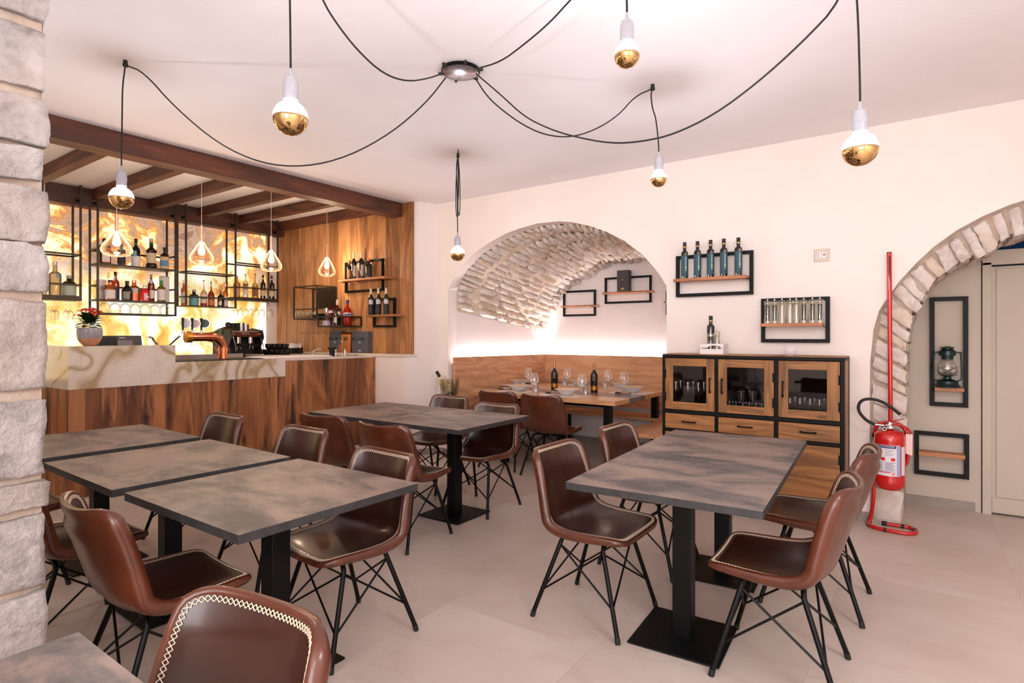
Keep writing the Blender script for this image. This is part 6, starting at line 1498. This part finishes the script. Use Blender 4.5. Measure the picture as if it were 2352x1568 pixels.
for k, (px, py) in enumerate([(1208, 898.5), (1240, 899.5), (1345, 905), (1352, 907), (1318, 888), (1372, 893)]):
    q = T_(px, py); t_ = thing('fork' if k % 2 else 'knife', ['table knife lying beside the front left bowl', 'fork lying near the front left tumbler', 'table knife right of the front middle bowl', 'fork right of the front middle bowl', 'table knife at the back middle place', 'fork at the back right place'][k], 'cutlery', (q[0], q[1], ZTB + .0038), 1.2, 'cutlery on the laid table')
    if k % 2: obj('fork_handle', MB().tube([(-.1, 0, .003), (.03, 0, .003)], [.0035, .0025], 6), M['chrome'], t_); obj('tines', MB().box(.03, .06, -.011, .011, .001, .003).box(.06, .095, -.011, -.007, .001, .003).box(.06, .095, -.002, .002, .001, .003).box(.06, .095, .007, .011, .001, .003), M['chrome'], t_)
    else: obj('knife_handle', MB().tube([(-.1, 0, .003), (0, 0, .003)], [.0045, .003], 6), M['chrome'], t_); obj('blade', MB().box(0, .11, -.008, .006, .001, .003), M['chrome'], t_)

# ------------------------------------------------------------------ glasses inside the sideboard
zi = .7705
def inside(pxs_, Y, h, rb, rim, lab, grp, stem=True, zz=zi, off=0):
    f = None
    for k, px in enumerate(pxs_):
        q = atY(px, 900, Y)
        pr = stem_profile(h, rb, rim, rb * .85) if stem else [(rb * .8, 0), (rb * .85, .004), (rb, h)]
        if f is None: f = glass_obj('stored_glass', lab, pr, M['cab'], (q[0], q[1], zz), 'wine glass' if stem else 'drinking glass', grp, 16)
        else: dup(f, (q[0], q[1], zz), 0, lab)
M['cab'] = glass('cabinet_glassware', (235, 235, 240), .9, .7, .05, (230, 232, 240))
inside([1552, 1580, 1604], 4.82, .235, .042, .033, 'tall red wine glass standing behind the left glazed door, front row', 'wine glasses front row left cabinet')
inside([1563, 1592, 1617], 4.90, .235, .038, .03, 'tall wine glass in the back row behind the left glazed door', 'wine glasses back row left cabinet')
inside([1676, 1691, 1706, 1721, 1736, 1750], 4.82, .09, .033, .03, 'tumbler in the lower layer behind the middle glazed door', 'tumblers lower layer middle cabinet', False)
inside([1702, 1729, 1754], 4.84, .085, .028, .026, 'tumbler stacked in the upper layer behind the middle glazed door', 'tumblers upper layer middle cabinet', False, zi + .0905)
inside([1814, 1837, 1860, 1882, 1903], 4.82, .15, .032, .026, 'small stemmed glass in the front row behind the right glazed door', 'small glasses front row right cabinet')
inside([1826, 1848, 1871, 1893], 4.90, .15, .032, .026, 'small stemmed glass in the back row behind the right glazed door', 'small glasses back row right cabinet')

# ------------------------------------------------------------------ on top of the sideboard
ZSB = ZT + .0065
c0, c1 = atY(1608, 817, 4.80), atY(1661, 817, 4.80)
t_ = thing('white_crate', 'small white wooden crate with handle cut-out on the sideboard', 'crate', ((c0[0] + c1[0]) / 2, 4.87, ZSB))
cw = (c1[0] - c0[0]) / 2; hc_ = atY(1630, 789, 4.80)[2] - ZSB
for y in (-.07, .07): obj('crate_board', MB().box(-cw, cw, y - .005, y + .005, 0, hc_ * .5), M['white'], t_, bev=.001)
for y in (-.07, .07):
    w2 = cw; arch_ = [(-w2, hc_ * .62), (-.03, hc_ * .62)] + [(-.03 + .055 * (1 - cos(a)) / 1, hc_ * .62 + .018 * sin(a)) for a in [R(q) for q in range(15, 180, 15)]] + [(.08, hc_ * .62), (w2, hc_ * .62), (w2, hc_), (-w2, hc_)]
    obj('crate_board', MB().prism(arch_, 'y', y - .005, y + .005), M['white'], t_, smooth=False)
for x in (-cw + .005, cw - .005):
    obj('crate_end', MB().box(x - .005, x + .005, -.065, .065, 0, hc_ * .5), M['white'], t_); obj('crate_end', MB().box(x - .005, x + .005, -.065, .065, hc_ * .62, hc_), M['white'], t_)
    for y in (-.058, .058): obj('corner_post', MB().box(x - .006, x + .006, y - .006, y + .006, 0, hc_), M['white'], t_)
obj('crate_floor', MB().box(-cw + .01, cw - .01, -.064, .064, .002, .008), M['white'], t_)
bottle('olive oil bottle standing in the small white crate', ('Y', 4.89), 1632.5, 725, 17, ZSB + .009, 'oil', dkg, BK, [(.44, .52, SIL, .6)], None, neck=(.85, .885, GOLD), name='oil_bottle')
mill('pepper mill in front of the oil bottle in the white crate', 1632, 762, 1, 4.835, ZSB + .009, 17, 'mills in the crate')
mill('salt mill right of the oil bottle in the white crate', 1647, 757, 0, 4.86, ZSB + .009, 14, 'mills in the crate')
q = atY(1815.5, 817, 4.84); t_ = thing('ball_candle', 'white knobbly ball candle with wick on the sideboard', 'candle', (q[0], 4.84, ZSB))
rc = 11.5 * depth(q[0], 4.84) / FPX
mb = MB().lathe([(rc * .6, 0)] + [(rc * sin(a) * (1.0 + (.05 if i % 2 else 0)), rc * .93 - rc * cos(a)) for i, a in enumerate([R(q_) for q_ in range(45, 176, 9)])] + [(.0001, rc * 1.95)], 24)
for i in range(12):
    a1_ = R(25 + i * 11)
    for j in range(16):
        b_ = j * pi / 8 + i * .2; c_ = (rc * 1.02 * sin(a1_) * cos(b_), rc * 1.02 * sin(a1_) * sin(b_), rc * .96 - rc * cos(a1_) * 1.0)
        if c_[2] > .004: mb.ball(c_, .0042, 5, 4)
obj('wax_ball', mb, plain('white_wax', (226, 216, 220), .5), t_, kind='stuff'); obj('wick', MB().tube([(0, 0, rc * 1.9), (.001, 0, rc * 1.9 + .02)], .0018, 5), M['white'], t_)

# ------------------------------------------------------------------ socket plate
p = atY(1887.5, 586, YB); t_ = thing('wall_socket', 'beige wall socket plate with two inserts high on the back wall', 'socket', (p[0], YB, p[2]))
hw = (atY(1906, 586, YB)[0] - atY(1870, 586, YB)[0]) / 2; hh = .05
obj('plate', MB().box(-hw, hw, -.009, 0, -hh, hh), plain('beige_plastic_plate', (206, 190, 178), .4), t_, bev=.003)
obj('insert', MB().box(-hw * .55, -.002, -.0115, -.009, -.024, .022), M['white'], t_, bev=.001); obj('insert', MB().box(.002, hw * .5, -.0115, -.009, -.024, .022), M['white'], t_, bev=.001)
mb = MB()
for z in (-.014, 0, .014): mb.tube([(-hw * .42, -.0119, z), (-hw * .42, -.0112, z)], .0035, 8)
mb.tube([(hw * .32, -.0119, .002), (hw * .32, -.0112, .002)], .006, 12); obj('contact_hole', mb, M['dark'], t_, kind='stuff')

# ------------------------------------------------------------------ fire extinguisher on its red tube stand
YE_ = 4.80
def E_(px, py, Y=YE_): return Vector(atY(px, py, Y))
f_ = [atZ(px, py, .014) for px, py in [(2029, 1197), (2045, 1199), (2078, 1201), (2092, 1208), (2106, 1220), (2104, 1224.5), (2085, 1226), (2030, 1216), (1998, 1208), (1992, 1200), (1998, 1190)]]
base = Vector((-.2, 4.93, 0))
t_ = thing('extinguisher_stand', 'red bent-tube floor stand with tall red pole behind the fire extinguisher', 'stand', base)
ft = [Vector(p) for p in f_]
ft = [Vector(atY(*q_, 5.035)) if p.y > 5.035 else p for p, q_ in zip(ft, [(2029, 1197), (2045, 1199), (2078, 1201), (2092, 1208), (2106, 1220), (2104, 1224.5), (2085, 1226), (2030, 1216), (1998, 1208), (1992, 1200), (1998, 1190)])]
for p in ft: p.z = .014
yk = 4.96
up_ = [Vector((atY(2007, 1150, yk + .02)[0], yk + .02, atY(2007, 1150, yk)[2])), E_(2006, 1100, yk + .03), E_(2003, 1085, yk + .05), E_(2012, 1078, yk + .07), E_(2030, 1076, yk + .07), E_(2060, 1076, yk + .07), E_(2078, 1070, yk + .06), E_(2086, 1055, yk + .05), E_(2085, 1010, yk + .05), E_(2080, 985, yk + .05), E_(2066, 974, yk + .05), E_(2045, 970, yk + .05), E_(2022, 971, yk + .05), E_(2011, 980, yk + .05), E_(2009, 995, yk + .05)]
obj('bent_tube', MB().tube(smooth(ft + up_, 3), .0135, 12), M['red'], t_, world=True)
def sleeve(p, q, r=.0155): obj('rubber_sleeve', MB().tube([p, q], r, 12), M['rubber'], t_, world=True)
sleeve(ft[0] + Vector((-.012, 0, 0)), ft[0].lerp(ft[1], .5), .017); sleeve(ft[2] + (ft[1] - ft[2]) * .25, ft[2] + (ft[1] - ft[2]) * .03); sleeve(ft[7].lerp(ft[6], .0), ft[7].lerp(ft[6], .1)); sleeve(ft[4].lerp(ft[3], .35), ft[4].lerp(ft[3], .18)); sleeve(ft[9].lerp(ft[10], .75), ft[10].lerp(ft[9], .05))
sleeve(up_[-1], E_(2009, 1004, yk + .05), .017)
pt, pb_ = E_(2042.5, 581, 5.045), E_(2045.5, 985, 5.03)
obj('tall_pole', MB().tube([pb_, pt], .0155, 14), M['red'], t_, world=True)
obj('pole_cap', MB().tube([pt, pt + Vector((0, 0, .006))], .0165, 14), M['rubber'], t_, world=True)
fx = Vector((.35, -.94, 0)).normalized()
obj('pole_slot', MB().cbox(pt + Vector((.003, -.0152, -.16)), (.008, .004, .28)), M['rubber'], t_, world=True)
# the extinguisher
c0 = E_(2043.5, 1121, yk - .0); k = depth(c0.x, c0.y) / FPX; rc = 30.5 * k
ex = thing('fire_extinguisher', 'red fire extinguisher with white and blue instruction label and black hose', 'fire extinguisher', (c0.x, c0.y - .02, c0.z), atan2(-c0.y, -c0.x))
H = lambda py: (1121 - py) * k
obj('cylinder', MB().lathe([(rc * .55, .004), (rc * .6, 0), (rc * .75, .006), (rc * .93, H(1112)), (rc * 1.0, H(1104)), (rc * 1.012, H(1101)), (rc, H(1098)), (rc, H(1011)), (rc * 1.01, H(1008)), (rc, H(1005)), (rc * .97, H(996)), (rc * .8, H(990)), (rc * .5, H(987)), (rc * .2, H(984)), (rc * .17, H(980)), (.0001, H(980))], 40), M['red'], ex, ang=50)
def cyl(z0_, z1_, a0, a1, m, kk=1.004, n='label_print', par=None): return obj(n, MB().lathe([(rc * kk, z0_), (rc * kk, z1_)], 20, a0=a0, a1=a1), m, par or ex, ang=60)
ya, yb_ = H(1086), H(1017)
WL = cm('matt', (222, 214, 220)); BL = cm('matt', (30, 52, 110)); LB = cm('matt', (150, 160, 200)); GR = cm('matt', (120, 124, 150)); RD = cm('matt', (190, 40, 36))
def AX(px): return math.asin(max(-1, min(1, (px - 2043.5) / 30.5)))    # left of the picture = +angle seen from the viewer? resolved below
sg = 1
lab = cyl(ya, yb_, sg * AX(2014), sg * AX(2064), WL, 1.003, 'paper_label')
cyl(H(1024), H(1018), AX(2014), AX(2056), BL, 1.006, par=lab)
cyl(H(1085.5), H(1018), AX(2057), AX(2064), LB, 1.006, par=lab)
cyl(H(1084), H(1020), AX(2066), AX(2072), WL, 1.003, 'side_label')
for i, py in enumerate([1027, 1030, 1033, 1036, 1039]): cyl(H(py + .9), H(py), AX(2016), AX(2027 + (i % 2) * 2), GR, 1.006, par=lab); cyl(H(py + .9), H(py), AX(2035), AX(2053 - (i % 3) * 3), GR, 1.006, par=lab)
for px in (2014.5, 2027, 2046): cyl(H(1052), H(1045), AX(px), AX(px + (4 if px < 2020 else 8)), RD, 1.006, par=lab)
for i in range(11): cyl(H(1056 + i * 1.7), H(1055.1 + i * 1.7), AX(2015), AX(2032 - (i % 3) * 2), GR, 1.006, par=lab); cyl(H(1056 + i * 1.7), H(1055.1 + i * 1.7), AX(2035), AX(2055 - (i % 4) * 2), GR, 1.006, par=lab)
cyl(H(1075.5), H(1074.8), AX(2014), AX(2056), BL, 1.006, par=lab); cyl(H(1079), H(1077), AX(2016), AX(2046), RD, 1.006, par=lab); cyl(H(1084), H(1078), AX(2048), AX(2054), cm('matt', (214, 140, 130)), 1.006, par=lab)
def bend_text(s, size, ang, z, m, par):
    v, fcs = text_shape(s, size); r_ = rc * 1.009
    mbt = MB().add([(r_ * cos(ang + x / r_), r_ * sin(ang + x / r_), z + y) for x, y, _ in v], fcs); mbt.keep = True
    obj('lettering', mbt, m, par, smooth=False)
bend_text('FIRE EXTINGUISHER', 3.6 * k, AX(2037), H(1021), WL, lab)
obj('valve', MB().lathe([(rc * .2, H(984)), (rc * .34, H(982)), (rc * .34, H(976)), (rc * .22, H(973)), (rc * .2, H(968)), (.0001, H(967))], 16), M['chrome'], ex)
Xs = lambda px: (px - 2043.5) * k         # sideways offset seen from the viewer (local +Y is to the picture's right)
g_ = obj('pressure_gauge', MB().tube([(rc * .3, Xs(2034), H(983)), (rc * .55, Xs(2034), H(983))], .012, 14), M['chrome'], ex)
obj('gauge_face', MB().tube([(rc * .551, Xs(2034), H(983)), (rc * .56, Xs(2034), H(983))], .009, 14), M['dark'], g_)
obj('lever', MB().tube([(0, Xs(2035), H(969)), (0, Xs(2050), H(965.5)), (0, Xs(2076), H(957.5))], [.011, .009, .005], 8, flat=.5), M['red'], ex)
obj('handle', MB().tube(smooth([Vector((0, Xs(2036), H(975))), Vector((0, Xs(2060), H(972))), Vector((0, Xs(2078), H(979))), Vector((0, Xs(2085), H(990)))], 2), [.011] * 13 if False else .009, 8, flat=.8), M['red'], ex)
hp_ = [Vector((x, Xs(px), H(py))) for px, py, x in [(2032, 976, .02), (2015, 975, .03), (1999, 967, .04), (1985, 950, .05), (1982, 935, .05), (1988, 921, .05), (2002, 915.5, .05), (2020, 917, .05), (2040, 927, .05), (2055, 940, .045), (2063, 948, .04)]]
obj('hose', MB().tube(smooth(hp_[1:], 2), .0105, 12), M['rubber'], ex)
obj('hose_fitting', MB().tube([hp_[0], hp_[1]], .0075, 10), M['chrome'], ex); obj('nozzle', MB().tube([hp_[-1], Vector((.03, Xs(2073), H(960)))], [.008, .005], 10), M['chrome'], ex)
obj('inspection_tag', MB().add([(.01, Xs(2074), H(992)), (.012, Xs(2087), H(992)), (.012, Xs(2086), H(1040)), (.01, Xs(2074), H(1036)), (.012, Xs(2074), H(992)), (.014, Xs(2087), H(992)), (.014, Xs(2086), H(1040)), (.012, Xs(2074), H(1036))], [(0, 3, 2, 1), (4, 5, 6, 7), (0, 1, 5, 4), (1, 2, 6, 5), (2, 3, 7, 6), (3, 0, 4, 7)]), cm('matt', (228, 196, 192)), ex, smooth=False)
obj('tag_tie', MB().tube([(.012, Xs(2081), H(986)), (.013, Xs(2081), H(994))], .0015, 5), M['rubber'], ex)

# ------------------------------------------------------------------ storm lantern
YL = YA - .09; p = atY(2176, 889.5, YL); k = depth(p[0], p[1]) / FPX
ln = thing('storm_lantern', 'dark green storm lantern on the board of the tall black frame', 'lantern', (p[0], YL, zl + .0008), atan2(-p[1], -p[0]) + pi / 2)
z_ = lambda yy: (1105 - yy) / 9.22 * k; xr = lambda xx: (xx - 525) / 9.22 * k
gm2 = varied('dark_green_enamel', (10, 34, 32), (16, 46, 44), 12, .3, .2)
obj('font', MB().lathe([(.0001, 0), (abs(xr(760)), 0), (abs(xr(750)), z_(1075)), (abs(xr(725)), z_(1050)), (abs(xr(715)), z_(1035)), (abs(xr(710)), z_(980)), (abs(xr(680)), z_(955)), (abs(xr(600)), z_(930)), (abs(xr(590)), z_(880)), (abs(xr(620)), z_(860)), (.0001, z_(860))], 30), gm2, ln, ang=35)
obj('burner_plate', MB().lathe([(.0001, z_(865)), (abs(xr(650)), z_(865)), (abs(xr(655)), z_(855)), (.0001, z_(850))], 24), M['rubber'], ln)
obj('glass_globe', MB().lathe([(abs(xr(600)), z_(850)), (abs(xr(660)), z_(800)), (abs(xr(685)), z_(720)), (abs(xr(680)), z_(650)), (abs(xr(645)), z_(560)), (abs(xr(620)), z_(510))], 24), glass('lantern_globe', (250, 250, 246), .5, .8), ln, ang=180)
obj('chimney', MB().lathe([(abs(xr(625)), z_(515)), (abs(xr(630)), z_(440)), (abs(xr(670)), z_(430)), (abs(xr(665)), z_(340)), (abs(xr(640)), z_(320)), (abs(xr(625)), z_(305)), (abs(xr(625)), z_(285)), (abs(xr(665)), z_(268)), (abs(xr(600)), z_(250)), (abs(xr(560)), z_(238)), (.0001, z_(236))], 24), gm2, ln, ang=35)
for s in (-1, 1):
    obj('side_tube', MB().tube(smooth([Vector((s * abs(xr(660)), 0, z_(365))), Vector((s * abs(xr(745)), 0, z_(375))), Vector((s * abs(xr(752)), 0, z_(420))), Vector((s * abs(xr(765)), 0, z_(850))), Vector((s * abs(xr(765)), 0, z_(930))), Vector((s * abs(xr(720)), 0, z_(965))), Vector((s * abs(xr(640)), 0, z_(975)))], 2), .0058, 10), gm2, ln)
    obj('tube_knob', MB().ball((s * abs(xr(752)), 0, z_(375)), .0075, 10, 6), gm2, ln)
for a in (0, pi / 2):
    for sgn in (-1, 1):
        rg = abs(xr(695)); obj('guard_wire', MB().tube([(rg * cos(a + t_2), rg * sin(a + t_2), z_(760) + sgn * (z_(670) - z_(760)) * sin(t_2 * 1.0)) for t_2 in [i * pi / 16 for i in range(32)]], .0014, 5, closed=True), M['black'], ln)
obj('bail_handle', MB().tube(smooth([Vector((xr(305), .01, z_(780) * 0 + z_(770))), Vector((xr(240), .02, z_(690))), Vector((xr(270), .02, z_(570))), Vector((xr(310), .0, z_(500)))], 2), .0016, 5), M['black'], ln)

# ------------------------------------------------------------------ wine cooler on its stand
q = atZ(1032, 1046, 0); k = depth(q[0], q[1]) / FPX
cs = thing('cooler_stand', 'chrome stand with ring for a wine cooler near the niche corner', 'stand', (q[0], q[1], 0))
zr = HC - (912 - HZ) * k; rr = 21 * k
obj('base', MB().lathe([(rr * 1.3, 0), (rr * 1.3, .012), (.03, .03), (.0001, .03)], 26), M['chrome'], cs)
obj('pole', MB().tube([(0, 0, .02), (0, 0, zr - .03)], .013, 12), M['chrome'], cs)
obj('ring', MB().lathe([(rr, zr - .035), (rr * 1.04, zr - .03), (rr * 1.04, zr + .02), (rr, zr + .025), (rr * .96, zr + .02), (rr * .96, zr - .03), (rr, zr - .035)], 28), M['chrome'], cs)
obj('ring_bottom', MB().lathe([(.0001, zr - .034), (rr * .98, zr - .034), (rr * .98, zr - .031), (.0001, zr - .031)], 24), M['chrome'], cs)
cb = thing('ice_bucket', 'clear ribbed wine cooler sitting in the chrome stand ring', 'bucket', (q[0], q[1], zr - .03))
obj('bucket_wall', MB().lathe([(.0001, .0), (rr * .86, .0), (rr * .92, .06), (rr * 1.0, .12), (rr * 1.1, (917 - 868) * k), (rr * 1.08, (917 - 868) * k), (rr * .9, .1)], 26), M['clearb'], cb)
for i in range(5): z = .13 + i * .014; obj('rib', MB().tube([(rr * (1.0 + .012 * i) * cos(a * pi / 12), rr * (1.0 + .012 * i) * sin(a * pi / 12), z) for a in range(24)], .0018, 4, closed=True), M['clearb'], cb)
wbt = thing('chilled_wine_bottle', 'dark wine bottle wrapped in pale cloth leaning in the wine cooler', 'bottle', (q[0], q[1], zr - .02))
tip = Vector(((1007 - 1036) * k * CT, (1007 - 1036) * k * ST, (912 - 853) * k + .02)); b0 = Vector((.03, .015, .0)); ax = (tip - b0).normalized(); L_ = (tip - b0).length
obj('glass_body', MB().tube([b0, b0 + ax * L_ * .45, b0 + ax * L_ * .6, b0 + ax * L_ * .68, tip], [.042, .042, .036, .018, .016], 18), dk, wbt, ang=60)
obj('neck_foil', MB().tube([b0 + ax * L_ * .74, tip + ax * .003], [.0185, .0185], 14), BK, wbt)
obj('cloth_wrap', MB().tube([b0 + ax * L_ * .42, b0 + ax * L_ * .55, b0 + ax * L_ * .72, b0 + ax * L_ * .8], [.050, .052, .047, .034], 12), cm('matt', (222, 200, 164)), wbt)
obj('paper_label', MB().tube([b0 + ax * L_ * .24, b0 + ax * L_ * .41], [.0432, .0432], 18), W_, wbt)
